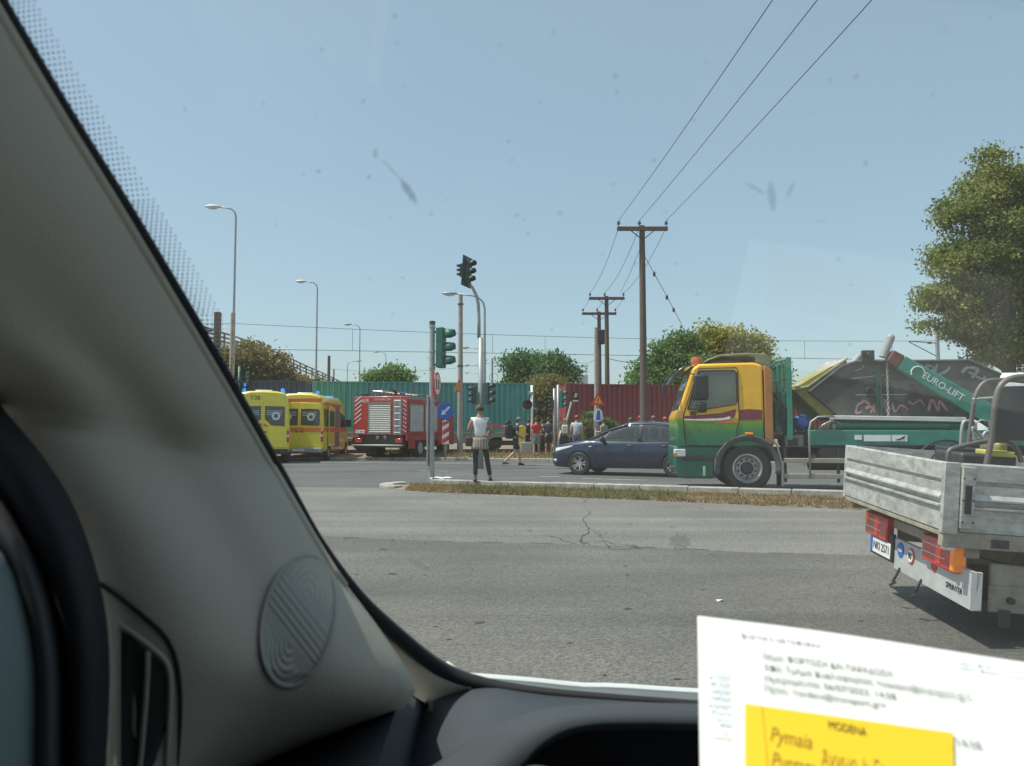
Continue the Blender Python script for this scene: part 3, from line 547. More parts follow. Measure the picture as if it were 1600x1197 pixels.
defm('shutter_pale', (.5, .5, .48), .5); defm('beacon_dark_blue', (.02, .04, .2), .2); defm('tip_rust', (.17, .05, .035), .7, dirt=(.1, .08, .07)); defm('seal_black', (.006, .006, .009), .8)
# ------------------------------------------------------------------ vehicles
def loft(stations, sec, axis='y', caps=True):
    """stations: list of argument tuples (t, ...); sec(*args) -> half section [(w, z)] from the bottom edge to the centre top"""
    b = MB(); rows = []
    for st in stations:
        h = sec(*st); full = [(-w_, z) for w_, z in h[:-1]]+[(0, h[-1][1])]+[(w_, z) for w_, z in reversed(h[:-1])]
        rows.append([((w_, st[0], z) if axis == 'y' else (st[0], w_, z)) for w_, z in full])
    b.grid(rows); n = len(rows[0])
    b.add([p for r in rows for p in (r[0], r[-1])], [(2*i, 2*i+1, 2*i+3, 2*i+2) for i in range(len(rows)-1)])
    if caps: b.add(rows[0], [tuple(range(n))]); b.add(rows[-1], [tuple(range(n))])
    return b
def poly_panel(pts, th, axis='y', at=0):   # flat panel from a polygon, standing proud by th
    b = MB(); b.prism(pts, axis, at, at+th); return b
def star_of_life(parent, loc, r, rz=0):
    b = MB(); b.lathe([(r, 0), (r, -.006), (.001, -.006)], (0, 0, 0), 'y', 28); d = b.obj('emblem_disc', M['white_sign'], parent, loc=loc, rot=(0, 0, rz))
    b = MB()
    for k in range(3):
        q = Matrix.Rotation(k*PI/3, 4, 'Y'); b.box(-r*.13, r*.13, -.010-.0012*k, -.006, -r*.72, r*.72, q)
    b.obj('star', mat('star_blue', (.02, .05, .18), .5), d); return d
def van_sec(y, w_, zb, zt): h = zt-zb; return [(w_*.95, zb), (w_, zb+.08), (w_, zb+h*.35), (w_*.985, zb+h*.55), (w_*.93, zb+h*.86), (w_*.89, zb+h*.93), (w_*.80, zb+h*.975), (w_*.5, zt), (0, zt+.02)]
def ambulance(label, loc, rz, num, band, door):
    t = thing('ambulance', label, 'ambulance', loc, rz, 'ambulances'); yp = M['yellow_paint']; H = 2.82
    st = [(0, .98, .42, H-.06), (.06, 1.0, .40, H), (1, 1.0, .38, H), (3.6, 1.0, .38, H), (4.2, .99, .38, H-.12), (4.75, .96, .38, 1.75), (4.95, .93, .38, 1.35), (5.5, .86, .38, 1.1), (5.7, .72, .42, .8)]
    o = loft(st, van_sec).obj('body', yp, t, bevel=0, smooth=45)
    ct = MB()
    for yy in (1.1, 4.55): ct.lathe([(.40, -1.3), (.40, 1.3)], (0, yy, .37), 'x', 28)
    cut(o, ct)
    for yy in (1.1, 4.55):
        for s in (-1, 1):
            wb = MB(); c = (s*.88, yy, .35)
            wb.lathe([(.2, -.11), (.32, -.11), (.35, -.06), (.35, .06), (.32, .11), (.2, .11), (.2, -.11)], c, 'x', 28); wo = wb.obj('wheel', M['black_rubber'], t, smooth=30)
            wb = MB(); wb.lathe([(.21, s*.09), (.17, s*.10), (.12, s*.04), (.001, s*.06)], c, 'x', 20); wb.obj('rim', M['truck_rim'], wo, smooth=30)
    # rear doors
    for s in (-1, 1):
        x0, x1 = (-.92, -.012) if s < 0 else (.012, .92)
        o_ = x1 if s > 0 else x0; i_ = x0 if s > 0 else x1
        b = poly_panel([(i_, .62), (o_, .62), (o_*1.01, 1.3), (o_*.97, 2.1), (o_*.90, 2.42), (i_, 2.46)], .02, 'y', -.02); dr = b.obj('rear_door', yp, t, bevel=.012)
        if s > 0: wp = [(i_+.06, 1.72), (i_+.18, 1.62), (i_+.30, 1.48), (o_-.10, 1.45), (o_-.10, 2.18), (o_-.14, 2.22), (i_+.06, 2.24)]
        else: wp = [(i_-.06, 1.72), (i_-.18, 1.62), (i_-.30, 1.48), (o_+.10, 1.45), (o_+.10, 2.18), (o_+.14, 2.22), (i_-.06, 2.24)]
        if band: wp = [(i_+s*.05, 1.5), (o_-s*.10, 1.47), (o_-s*.06, 1.55), (o_-s*.07, 2.1), (o_-s*.12, 2.18), (i_+s*.05, 2.2)]
        b = poly_panel(wp, .014, 'y', -.03); wn = b.obj('window', M['dark_glass'], dr, bevel=.004)
        for k in range(3): b = MB(); b.box(min(i_+s*.12, o_-s*.2), max(i_+s*.12, o_-s*.2), -.034, -.031, 1.9+k*.07, 1.915+k*.07); b.obj('stripe', M['white_sign'], wn)
        star_of_life(wn, ((i_+o_)/2+s*.02, -.032, 1.85), .16)
        b = MB(); b.box(i_+s*.05 if s > 0 else i_-.15, i_+.15 if s > 0 else i_-.05, -.045, -.02, 1.2, 1.25); b.obj('handle', M['black_plastic'], dr, bevel=.01)
        if band: b = MB(); b.prism([(i_, 1.22), (o_, 1.22), (o_, 1.4), (i_, 1.4)], 'y', -.0245, -.0205); b.obj('orange_band', M['orange_band'], dr)
        else: b = poly_panel([(i_+s*.02, 1.43), (o_-s*.02 if s < 0 else i_+.24, 1.43), (o_-s*.02 if s < 0 else i_+.05, 1.56), (i_+s*.02, 1.56)], .004, 'y', -.0245); b.obj('orange_band', M['orange_band'], dr)
    for s in (-1, 1):
        b = MB(); x0, x1 = (.90, .995) if s > 0 else (-.995, -.90); b.box(x0, x1, -.035, .08, .82, 1.28); tl = b.obj('tail_light', M['red_lens'], t, bevel=.015)
        b = MB(); b.box(x0-.002, x1+.002, -.038, .05, 1.02, 1.12); b.obj('reverse_lens', M['clear_lens'], tl, bevel=.01)
    b = MB(); b.box(-.98, .98, -.14, .15, .36, .56); b.obj('bumper', M['grey_paint'] if band else M['black_plastic'], t, bevel=.04)
    b = MB(); b.box(-.26, .26, -.155, -.141, .42, .52); b.obj('number_plate', M['white_sign'], t, bevel=.004)
    b = MB(); b.box(-.92, .92, -.004, .03, 2.47, 2.64)
    if band: b.obj('orange_band', M['orange_band'], t, bevel=.01)
    text(num, .24, mat('brown_text', (.20, .05, .03), .5) if not band else M['red_sign'], t, (-.30 if not band else -.05, -.012 if not band else -.008, 2.55 if not band else 2.38), FACE, 'number')
    text(num[-2:] if band else '', .2, M['orange_band'], t, (1.0, .2, 2.2), (PI/2, 0, PI/2), 'number') if band else None
    for s in (-1, 1):
        b = MB(); b.lathe([(.07, 0), (.075, .09), (.05, .13), (.001, .14)], (s*.72, .12, H-.02), 'z', 14); b.obj('blue_light', M['blue_lens'], t, smooth=40)
    b = MB(); b.box(-.35, .30, .8, 1.6, H-.02, H+.09); b.obj('roof_unit', M['white_paint'], t, bevel=.03)
    b = MB(); b.box(-.5, .5, 3.7, 4.0, H-.1, H+.07); b.obj('light_bar', M['blue_lens'], t, bevel=.03)
    # right side (seen from our car)
    if door:
        xs_ = 1.0
        b = MB(); b.prism([(.2, 1.45), (1.15, 1.45), (1.15, 2.15), (.25, 2.2)], 'x', .985, 1.006); b.obj('side_window', M['dark_glass'], t, bevel=.01)
        b = MB(); b.prism([(1.9, .55), (3.0, .55), (3.0, 2.35), (1.9, 2.4)], 'x', .96, 1.004); b.obj('open_doorway', mat('inside_grey', (.22, .2, .2), .7), t)
        b = MB(); b.prism([(.75, .6), (1.85, .6), (1.85, 2.3), (.75, 2.35)], 'x', 1.03, 1.07); sd = b.obj('sliding_door', yp, t, bevel=.02)
        b = MB(); b.prism([(.85, 1.45), (1.7, 1.45), (1.7, 2.1), (.85, 2.15)], 'x', 1.072, 1.08); b.obj('window', M['dark_glass'], sd, bevel=.004)
        b = MB(); b.box(1.0035, 1.0065, .1, 4.6, 1.22, 1.4); b.obj('orange_band', M['orange_band'], t)
        b = MB(); b.box(1.071, 1.0755, .76, 1.84, 1.22, 1.4); b.obj('orange_band', M['orange_band'], sd)
        b = MB(); b.box(1.0, 1.02, .1, 3.4, 2.36, 2.47); b.obj('roof_band', M['orange_band'], t)
        b = MB(); b.prism([(3.2, 1.4), (4.3, 1.35), (4.1, 1.95), (3.25, 2.1)], 'x', .975, 1.006); b.obj('cab_window', M['dark_glass'], t, bevel=.01)
        b = MB(); b.box(1.02, 1.25, 4.25, 4.35, 1.45, 1.8); b.obj('mirror', M['black_plastic'], t, bevel=.03)
    return t
ambulance('yellow ambulance T38 seen from behind, nearest to the windscreen pillar', (-9.72, 30.0, 0), R(15), 'T38', False, False)
ambulance('yellow ambulance with orange band and open side door, between T38 and the fire engine', (-8.9, 32.2, 0), R(0), '610', True, True)
# ---- fire engine
t = thing('fire_engine', 'red fire engine seen from behind with roller shutters and ladder', 'fire engine', (-5.64, 32.86, 0), R(-16.7)); rp_ = M['red_paint']
b = MB(); b.box(-1.25, 1.25, 0, 3.6, 1.1, 2.74); b.obj('equipment_body', rp_, t, bevel=.03)
b = MB(); b.prism([(3.7, .6), (5.7, .6), (5.72, 1.4), (5.5, 2.4), (5.3, 2.5), (3.7, 2.5)], 'x', -1.2, 1.2); cb_ = b.obj('cab', rp_, t, bevel=.04)
b = MB(); b.prism([(4.0, 1.5), (5.0, 1.5), (4.95, 2.3), (4.0, 2.3)], 'x', 1.19, 1.206); b.obj('window', M['dark_glass'], cb_, bevel=.004)
sh = mat('shutter_grey', (.42, .42, .38), .5, .2, var=.1, dirt=(.25, .22, .2))
def shutter(parent, q, w_, h_, name='roller_shutter', m=sh):
    b = MB(); n_ = int(h_/.075); prof = []
    for i in range(n_): z = h_*i/n_; prof += [(z, 0), (z+.052, -.012), (z+.064, 0)]
    b.grid([[(x, y, z) for z, y in prof] for x in (0, w_)]); o = b.obj(name, m, parent); o.matrix_local = q
    b = MB(); b.box(-.03, w_+.03, -.018, .0, -.03, 0); b.box(-.03, w_+.03, -.018, 0, h_, h_+.03); b.box(-.03, 0, -.018, 0, 0, h_); b.box(w_, w_+.03, -.018, 0, 0, h_); b.obj('shutter_frame', M['steel'], o); return o
shutter(t, Matrix.Translation((-.52, -.012, 1.18)), 1.0, 1.26)
b = MB(); b.box(.65, 1.02, -.02, 0, 1.1, 2.62); lp = b.obj('ladder_panel', M['grey_paint'], t)
b = MB(); 
for x in (.68, .99): b.tube([(x, -.07, 1.1), (x, -.07, 2.72)], .018, 6)
for k in range(6): b.tube([(.68, -.07, 1.2+k*.27), (.99, -.07, 1.2+k*.27)], .014, 6)
b.obj('ladder', M['steel'], t)
b = MB()
for k in range(6): z = 1.55+k*.19; b.prism([(-1.2, z), (-.9+.02*(k % 2), z+.24), (-.9+.02*(k % 2), z+.29), (-1.2, z+.05)], 'y', -.008, -.003)
for k in range(8): z = 1.2+k*.18; b.prism([(1.07, z+.1), (1.22, z), (1.22, z+.04), (1.07, z+.14)], 'y', -.008, -.003)
b.obj('white_stripes', M['white_sign'], t)
text('A59', .22, M['white_sign'], t, (-.72, -.01, 2.55), FACE, 'number')
text('ΠΥΡΟΣΒΕΣΤΙΚΗ', .1, M['white_sign'], t, (.12, -.01, 2.6), FACE, 'lettering')
b = MB(); b.box(-1.15, -.72, -.02, -.004, 1.16, 1.30); pl = b.obj('number_plate', M['white_sign'], t, bevel=.004); text('ΠΣ 2871', .11, M['black_sign'], pl, (-.935, -.023, 1.23), FACE)
for k in range(2): shutter(t, Matrix.Translation((1.262, .3+k*1.62, 1.25)) @ Matrix.Rotation(PI/2, 4, 'Z'), 1.4, 1.15, m=M['shutter_pale'])
b = MB(); b.box(-1.05, 1.05, .1, 5.4, .55, 1.1); b.obj('chassis', M['dark_metal'], t)
b = MB(); b.box(-1.2, 1.15, -.28, .0, .62, .68); b.obj('rear_step', M['steel'], t, bevel=.01)
for x in (-1.0, .9): b = MB(); b.box(x-.17, x+.17, -.06, .05, .78, .94); b.obj('tail_light', M['red_lens'], t, bevel=.02)
for x in (-.1, .25): b = MB(); b.lathe([(.07, 0), (.07, -.08), (.04, -.09), (.04, -.02), (.001, -.02)], (x, .05, .98), 'y', 16); b.obj('hose_coupling', M['steel'], t, smooth=30)
b = MB(); b.box(1.2, 1.26, .0, 3.6, .85, 1.09); b.box(1.18, 1.25, .3, .9, .5, .9); b.obj('side_skirt', rp_, t, bevel=.01)
for yy in (1.5, 4.8):
    for x in (-1.05, 1.05):
        wb = MB(); ww = .27 if yy < 2 else .15; c = (x*(.92), yy, .5); wb.lathe([(.28, -ww), (.47, -ww), (.5, -ww*.7), (.5, ww*.7), (.47, ww), (.28, ww), (.28, -ww)], c, 'x', 30); o = wb.obj('wheel', M['black_rubber'], t, smooth=30)
        s = 1 if x > 0 else -1; wb = MB(); wb.lathe([(.29, s*ww*.95), (.26, s*ww), (.2, s*ww*.4), (.12, s*ww*.6), (.001, s*ww*.7)], c, 'x', 24); wb.obj('rim', M['truck_rim'], o, smooth=30)
b = MB()
for x in (-.5, .0): b.tube([(x, .2, 2.98), (x, 4.6, 3.0)], .03, 6)
for k in range(12): b.tube([(-.5, .3+k*.37, 2.99), (0, .3+k*.37, 2.99)], .016, 5)
for y in (.5, 3.2): b.tube([(-.5, y, 2.74), (-.5, y, 2.98)], .02, 5); b.tube([(0, y, 2.74), (0, y, 2.98)], .02, 5)
b.obj('roof_ladder', M['steel'], t)
b = MB(); b.tube([(.25, 1.0, 2.74), (.25, 1.0, 2.95), (.3, .6, 3.05), (.5, -.05, 3.02)], [.07, .07, .05, .04], 8); b.tube([(.45, 1.2, 2.8), (.7, .6, 2.95), (.9, .1, 2.85)], .03, 6); b.box(-1.0, -.75, .1, .4, 2.74, 2.86); b.obj('water_cannon', M['dark_metal'], t)
for x in (-1.0, 1.0): b = MB(); b.lathe([(.08, 0), (.08, .1), (.05, .14), (.001, .15)], (x, .15, 2.74), 'z', 14); b.obj('beacon', M['beacon_dark_blue'], t, smooth=40)
b = MB(); b.box(1.2, 1.255, .02, 3.55, 2.62, 2.735); b.obj('top_rail', M['steel'], t)

# ---- blue hatchback
t = thing('hatchback_car', 'dark blue five-door hatchback stopped on the far road, nose to the left', 'car', (1.08, 22.75, 0), R(-25.5)); t.scale = (1.04, 1.04, 1.03)
cp = mat('car_blue', (.005, .019, .050), .3, coat=.7, var=.1, spec=.4)
def lerp_tab(tab, x): return float(np.interp(x, [a for a, _ in tab], [q for _, q in tab]))
cw = [(0, .60), (.08, .70), (.25, .80), (.6, .865), (1.0, .89), (2, .905), (3.4, .90), (4.0, .86), (4.3, .80), (4.42, .72)]
cbt = [(0, .28), (.1, .22), (.6, .20), (3.9, .22), (4.3, .28), (4.42, .36)]
ctop = [(0, .70), (.06, .77), (.2, .82), (.5, .89), (.9, .95), (1.2, .985), (1.6, .985), (3, .985), (3.9, 1.02), (4.2, 1.03), (4.35, .95), (4.42, .80)]
def car_sec(x):
    w_, zb, zt = lerp_tab(cw, x), lerp_tab(cbt, x), lerp_tab(ctop, x); h = zt-zb
    return [(w_*.90, zb), (w_*.965, zb+h*.12), (w_*.985, zb+h*.3), (w_, zb+h*.5), (w_*1.0, zb+h*.66), (w_*.985, zb+h*.82), (w_*.955, zb+h*.92), (w_*.91, zb+h*.975), (w_*.8, zt-.0), (w_*.45, zt+.018), (0, zt+.026)]
YC = .905
xs_ = [0, .03, .08, .16, .28, .45, .7, .95, 1.2, 1.5, 1.9, 2.3, 2.7, 3.1, 3.5, 3.8, 4.05, 4.2, 4.3, 4.38, 4.42]
b = loft([(x,) for x in xs_], car_sec, 'x'); b.v = [(x, y+YC, z) for x, y, z in b.v]
body = b.obj('body', cp, t, smooth=50)
ct = MB()
for xx in (.9, 3.58): ct.lathe([(.355, -.1), (.355, .30)], (xx, 0, .33), 'y', 36); ct.lathe([(.355, 1.5), (.355, 1.95)], (xx, 0, .33), 'y', 36)
cut(body, ct)
M['arch'] = mat('wheel_well', (.01, .01, .01), .9)
body.data.materials.append(M['arch'])
roofz = [(1.15, .97), (1.5, 1.16), (1.85, 1.33), (2.15, 1.43), (2.4, 1.475), (2.75, 1.48), (3.05, 1.46), (3.4, 1.42), (3.8, 1.345), (4.02, 1.26), (4.2, 1.12), (4.28, 1.02)]
def gh(x, off=0):
    w_, zt, zr = lerp_tab(cw, x), lerp_tab(ctop, x)-.01, lerp_tab(roofz, x); h = max(zr-zt, .01)
    f = [(0, .952), (.3, .918), (.6, .86), (.86, .80), (.94, .75), (.985, .62), (1.02, .3)]
    return [(w_*q+off, zt+h*a) for a, q in f]+[(0, zr+.025)]
gx = [1.15, 1.3, 1.5, 1.7, 1.85, 2.0, 2.15, 2.35, 2.6, 2.9, 3.2, 3.5, 3.8, 3.92, 4.02, 4.12, 4.2, 4.28]
b = loft([(x,) for x in gx], gh, 'x'); b.v = [(x, y+YC, z) for x, y, z in b.v]; b.obj('greenhouse_glass', M['clear_glass'], t, smooth=50)
def skin_strip(x_lo, x_hi, f0, f1, off, th, name, m, both=True):
    """strip on the side glass between the skewed lines x=lo(f) and x=hi(f), f = 0 belt .. 1 roof edge"""
    for s in ((-1, 1) if both else (-1,)):
        b = MB(); rows = []
        for i in range(9):
            f = f0+(f1-f0)*i/8; a, c = x_lo(f), x_hi(f); r_ = []
            for j in range(9):
                x = a+(c-a)*j/8; w_, zt, zr = lerp_tab(cw, x), lerp_tab(ctop, x)-.01, lerp_tab(roofz, x); wq = float(np.interp(f, [0, .3, .6, .86, .94, .985], [.952, .918, .86, .80, .75, .62])); r_.append((x, YC+s*(w_*wq+off), zt+max(zr-zt, .01)*f+ (off if f > .8 else 0)))
            rows.append(r_)
        b.grid(rows); b.obj(name, m, t, smooth=True, solid=th)
ax0 = lambda f: 1.13+f*1.0; ax1 = lambda f: 1.20+f*1.06
# windscreen edge follows the roof line, so the front pillar runs along it
skin_strip(lambda f: 1.55, lambda f: 4.1, .9, .985, .004, .015, 'roof_rail', cp)
b = MB(); rows = []
for x in [2.1, 2.2, 2.35, 2.6, 2.9, 3.2, 3.5, 3.75, 3.86]:
    h = gh(x); rows.append([(x, YC-w_, z+.012) for w_, z in h[3:-1]]+[(x, YC, h[-1][1]+.012)]+[(x, YC+w_, z+.012) for w_, z in reversed(h[3:-1])])
b.grid(rows); b.obj('roof', cp, t, smooth=True, solid=.012)
for s in (-1, 1):
    b = MB(); P = []
    for x in [1.18, 1.4, 1.6, 1.85, 2.0, 2.15, 2.3]:
        h = gh(x); w_, z = h[3]; P.append((x, YC+s*(w_+.004), z+.006))
    b.tube(P, .032, 8); b.obj('windscreen_pillar', cp, t, smooth=True)
    b = MB(); P = []
    for x in [3.8, 3.92, 4.02, 4.12, 4.2, 4.27]: h = gh(x); w_, z = h[3]; P.append((x, YC+s*(w_+.004), z+.004))
    b.tube(P, .045, 8); b.obj('rear_pillar', cp, t, smooth=True)
skin_strip(lambda f: 1.52+f*.3, lambda f: 1.58+f*.3, 0, .86, .006, .012, 'quarter_bar', M['black_plastic'])
skin_strip(lambda f: 2.58+f*.03, lambda f: 2.69+f*.03, 0, .9, .006, .012, 'door_pillar', M['black_plastic'])
skin_strip(lambda f: 3.42+f*.02, lambda f: 3.47+f*.02, 0, .9, .006, .012, 'window_bar', M['black_plastic'])
skin_strip(lambda f: 3.66-f*.06, lambda f: 4.18-f*.35, 0, .9, .004, .012, 'rear_side_panel', cp)
skin_strip(lambda f: 1.2, lambda f: 4.15, -.03, .02, .006, .008, 'belt_trim', M['black_plastic'])
def side_y(x, fz):  # near body side at height fraction fz
    h = car_sec(x); zs = [q[1] for q in h[:9]]; ws = [q[0] for q in h[:9]]; zt = lerp_tab(ctop, x); return YC-float(np.interp(fz, zs, ws))
def side_line(pts, r, name, m): b = MB(); b.tube([(x, side_y(x, z)-.001, z) for x, z in pts], r, 5); return b.obj(name, m, t)
M['seam'] = mat('seam', (.003, .003, .004), .8)
def dense(p): 
    out = []
    for i in range(len(p)-1):
        for k in range(5): u = k/5; out.append((p[i][0]*(1-u)+p[i+1][0]*u, p[i][1]*(1-u)+p[i+1][1]*u))
    return out+[p[-1]]
side_line(dense([(1.42, .94), (1.38, .7), (1.40, .35), (1.5, .27), (2.58, .27), (2.62, .5), (2.62, .95)]), .006, 'front_door_seam', M['seam']); side_line(dense([(2.64, .27), (3.12, .27), (3.2, .5), (3.5, .80), (3.56, .95)]), .006, 'rear_door_seam', M['seam'])

for x in (2.40, 3.34): y = side_y(x, .84); b = MB(); b.box(x-.10, x+.10, y-.03, y-.005, .825, .855); b.obj('door_handle', cp, t, bevel=.008)
y = side_y(1.22, .80); b = MB(); b.ball((1.24, y-.002, .80), (.05, .012, .016), 12, 6); b.obj('side_indicator', M['clear_lens'], t, smooth=True)
b = MB(); b.ball((1.62, -.06, 1.0), (.07, .12, .085), 14, 8); b.obj('mirror', cp, t, smooth=True)
b = MB(); b.ball((1.62, 1.87, 1.0), (.07, .12, .085), 14, 8); b.obj('mirror', cp, t, smooth=True)
for s in (-1, 1):
    b = MB(); rows = []
    for f in (0, .25, .5, .75, 1):
        r_ = []
        for g_ in (0, .3, .6, 1):
            x = .03+f*.68; z = .60+f*.19+g_*(.135-.06*f)*(1-.45*f); hh = car_sec(x); zs = [q[1] for q in hh[:9]]; ws = [q[0] for q in hh[:9]]; r_.append((x, YC+s*(float(np.interp(z, zs, ws))+.006), z))
        rows.append(r_)
    b.grid(rows); b.obj('headlight', M['clear_lens'], t, smooth=True, solid=.01)
    x = .16; z = .40; hh = car_sec(x); b = MB(); b.ball((x-.0, YC+s*(float(np.interp(z, [q[1] for q in hh[:9]], [q[0] for q in hh[:9]]))-.01), z), (.085, .03, .045), 12, 8); b.obj('fog_light', M['clear_lens'], t, smooth=True)
b = MB(); b.box(-.012, .03, YC-.45, YC+.45, .36, .56); b.obj('grille', M['black_plastic'], t, bevel=.01); b = MB(); b.box(-.02, .0, YC-.26, YC+.26, .42, .52); b.obj('number_plate', M['white_sign'], t)
for xx in (.9, 3.58):
    wheel(t, (xx, .12, .325), .325, .21, 'car', -1); wheel(t, (xx, 1.69, .325), .325, .21, 'car', 1)
for (x, y) in ((2.25, .45), (2.25, 1.3), (3.2, .45), (3.2, 1.3)): b = MB(); b.box(x-.07, x+.05, y-.22, y+.22, .8, 1.12); b.box(x-.05, x+.03, y-.12, y+.12, 1.14, 1.3); b.obj('seat', M['black_plastic'], t, bevel=.04)
b = MB(); b.tube([(1.78+.02*math.sin(a*PI/8), .45+.17*math.cos(a*PI/8), .98+.17*math.sin(a*PI/8)) for a in range(17)], .014, 6, False); b.obj('steering_wheel', M['black_plastic'], t)

# ---- skip lorry
t = thing('skip_lorry', 'green and orange skip lorry with a lifting boom, its cab facing left', 'lorry', (3.47, 16.3, 0), R(-8)); K = 74.0
def lx(px): return (px-1055)/K
def lz(py): return HC+(672-py)/K
cabm = ramp_mat('cab_livery', 'Z', [(.2, (.0, .10, .075)), (.95, (.0, .14, .09)), (1.3, (.03, .20, .06)), (1.46, (.13, .28, .02)), (1.56, (.26, .40, .02)), (1.60, (.86, .46, .02)), (2.9, (.95, .50, .015))], .4, .5, .08, wob=.05)
CW = 2.35
b = MB(); b.prism([(.03, .95), (0, 1.0), (.0, 1.6), (.06, 1.72), (.36, 2.60), (.50, 2.70), (1.62, 2.72), (1.80, 2.66), (1.82, 1.0), (1.80, .95)], 'y', 0, CW); cab = b.obj('cab', cabm, t, bevel=.05, seg=3)
b = MB(); b.prism([(.10, .28), (.0, .40), (-.04, .62), (-.02, .96), (.98, .95), (.80, .62), (.78, .28)], 'y', .03, CW-.03); b.obj('front_bumper', cabm, t, bevel=.04, seg=3)
b = MB(); b.prism([(.10, 1.74), (.395, 2.58), (.37, 2.60), (.05, 1.76)], 'y', .1, CW-.1); b.obj('windscreen', M['dark_glass'], t, bevel=.01)
b = MB(); b.prism([(-.12, 2.30), (-.02, 2.50), (.18, 2.66), (.36, 2.70), (.36, 2.67), (.2, 2.62), (.02, 2.46), (-.09, 2.28)], 'y', .05, CW-.05); b.obj('sun_visor', M['visor'] if 'visor' in M else defm('visor', (.04, .045, .05), .2, coat=.6), t, bevel=.008)
door_pts = [(.20, .98), (.16, 1.6), (.22, 1.8), (.50, 2.60), (1.26, 2.61), (1.29, 2.57), (1.30, 1.55), (1.22, 1.1), (1.1, .98)]
b = poly_panel(door_pts, .014, 'y', -.014); dr = b.obj('door', cabm, t, bevel=.01)
b = poly_panel([(.27, 1.76), (.50, 2.50), (.53, 2.53), (1.21, 2.53), (1.24, 2.50), (1.25, 1.90), (1.22, 1.86), (.55, 1.75)], .008, 'y', -.022); wn = b.obj('window', M['cabglass'] if 'cabglass' in M else defm('cabglass', (.10, .12, .10), .12, spec=.8, var=.5, scale=1.2), dr, bevel=.003)
b = MB(); P = [(.25, 1.74), (.49, 2.52), (.52, 2.55), (1.22, 2.55), (1.26, 2.51), (1.27, 1.89), (1.23, 1.84), (.55, 1.73), (.25, 1.74)]; b.tube([(x, -.02, z) for x, z in P], .014, 6); b.obj('window_seal', M['black_rubber'], dr)
b = MB(); P = door_pts+[door_pts[0]]; b.tube([(x, -.008, z) for x, z in P], .012, 5); b.obj('door_seal', M['black_rubber'], dr)
sw = mat('swoosh_red', (.20, .02, .04), .4, coat=.4)
b = poly_panel([(.16, 1.60), (.55, 1.62), (.95, 1.66), (1.24, 1.74), (1.235, 1.66), (1.2, 1.56), (1.0, 1.545), (.5, 1.53), (.18, 1.545)], .004, 'y', -.0175); b.obj('burgundy_swoosh', sw, dr)
b = poly_panel([(.16, 1.53), (.6, 1.535), (1.0, 1.555), (1.12, 1.59), (1.12, 1.53), (.9, 1.50), (.5, 1.50), (.18, 1.51)], .004, 'y', -.0225); b.obj('white_swoosh', M['white_sign'], dr)
b = poly_panel([(.82, 1.44), (1.29, 1.45), (1.29, 1.50), (1.12, 1.51), (.86, 1.49)], .004, 'y', -.0175); b.obj('orange_swoosh', M['orange_band'], dr)
b = poly_panel([(1.315, 1.5), (1.78, 1.52), (1.78, 1.72), (1.5, 1.74), (1.315, 1.72)], .004, 'y', -.0045); b.obj('burgundy_swoosh', sw, t)
b = MB(); b.box(.30, .42, -.03, -.012, 1.62, 1.70); b.obj('door_handle', M['black_plastic'], dr, bevel=.01)
b = MB(); b.prism([(.56, 2.71), (.75, 2.80), (1.0, 2.88), (1.55, 2.90), (1.70, 2.86), (1.72, 1.2), (2.02, 1.2), (2.02, 2.8), (1.92, 2.92), (1.55, 2.95), (.95, 2.92), (.7, 2.82)], 'y', .25, CW-.25); b.obj('air_deflector', mat('deflector', (.16, .19, .10), .5, var=.2), t, bevel=.02)
b = MB(); b.prism([(1.826, 1.0), (2.0, 1.0), (2.0, 2.55), (1.826, 2.66)], 'y', .0, .22); b.obj('side_fairing', mat('fairing_brown', (.42, .17, .04), .5, coat=.2), t, bevel=.02)
b = MB(); b.lathe([(.14, 0), (.14, .03), (.12, .04), (.13, .12), (.1, .19), (.001, .20)], (.50, .5, 2.70), 'z', 18); b.obj('beacon', mat('beacon_orange', (.55, .12, .02), .25, coat=.5), t, smooth=40)
b = MB(); b.box(.36, .66, -.30, -.18, 1.92, 2.46); b.box(.42, .62, -.30, -.18, 1.66, 1.88); mr_ = b.obj('mirror', M['black_plastic'], t, bevel=.05, seg=3)
b = MB(); b.tube([(.3, -.01, 2.5), (.42, -.2, 2.46), (.48, -.22, 2.3)], .014, 6); b.tube([(.3, -.01, 1.64), (.42, -.2, 1.66), (.5, -.22, 1.8)], .014, 6); b.obj('mirror_arm', M['black_plastic'], mr_)
b = MB(); b.tube([(-.05, .05, 2.5), (-.22, -.1, 2.35), (-.25, -.1, 2.1)], .02, 6); b.box(-.28, -.18, -.2, .0, 2.05, 2.26); b.obj('front_mirror', M['black_plastic'], t, bevel=.02)
b = MB(); b.box(-.05, .20, -.03, .05, .74, .90); b.box(.0, .0, 0, 0, 0, 0) if 0 else None; hl = b.obj('headlight', M['clear_lens'], t, bevel=.02)
b = MB(); b.box(-.056, .02, -.036, .03, .76, .82); b.obj('indicator', M['orange_band'], hl, bevel=.01)
b = MB(); b.box(.55, .60, -.02, .03, .34, .54); b.obj('step_light', mat('pale_green', (.3, .6, .3), .4), t, bevel=.005)
b = MB(); b.box(.12, .76, -.003, .03, .66, .76); b.obj('entry_step', M['black_plastic'], t, bevel=.01)
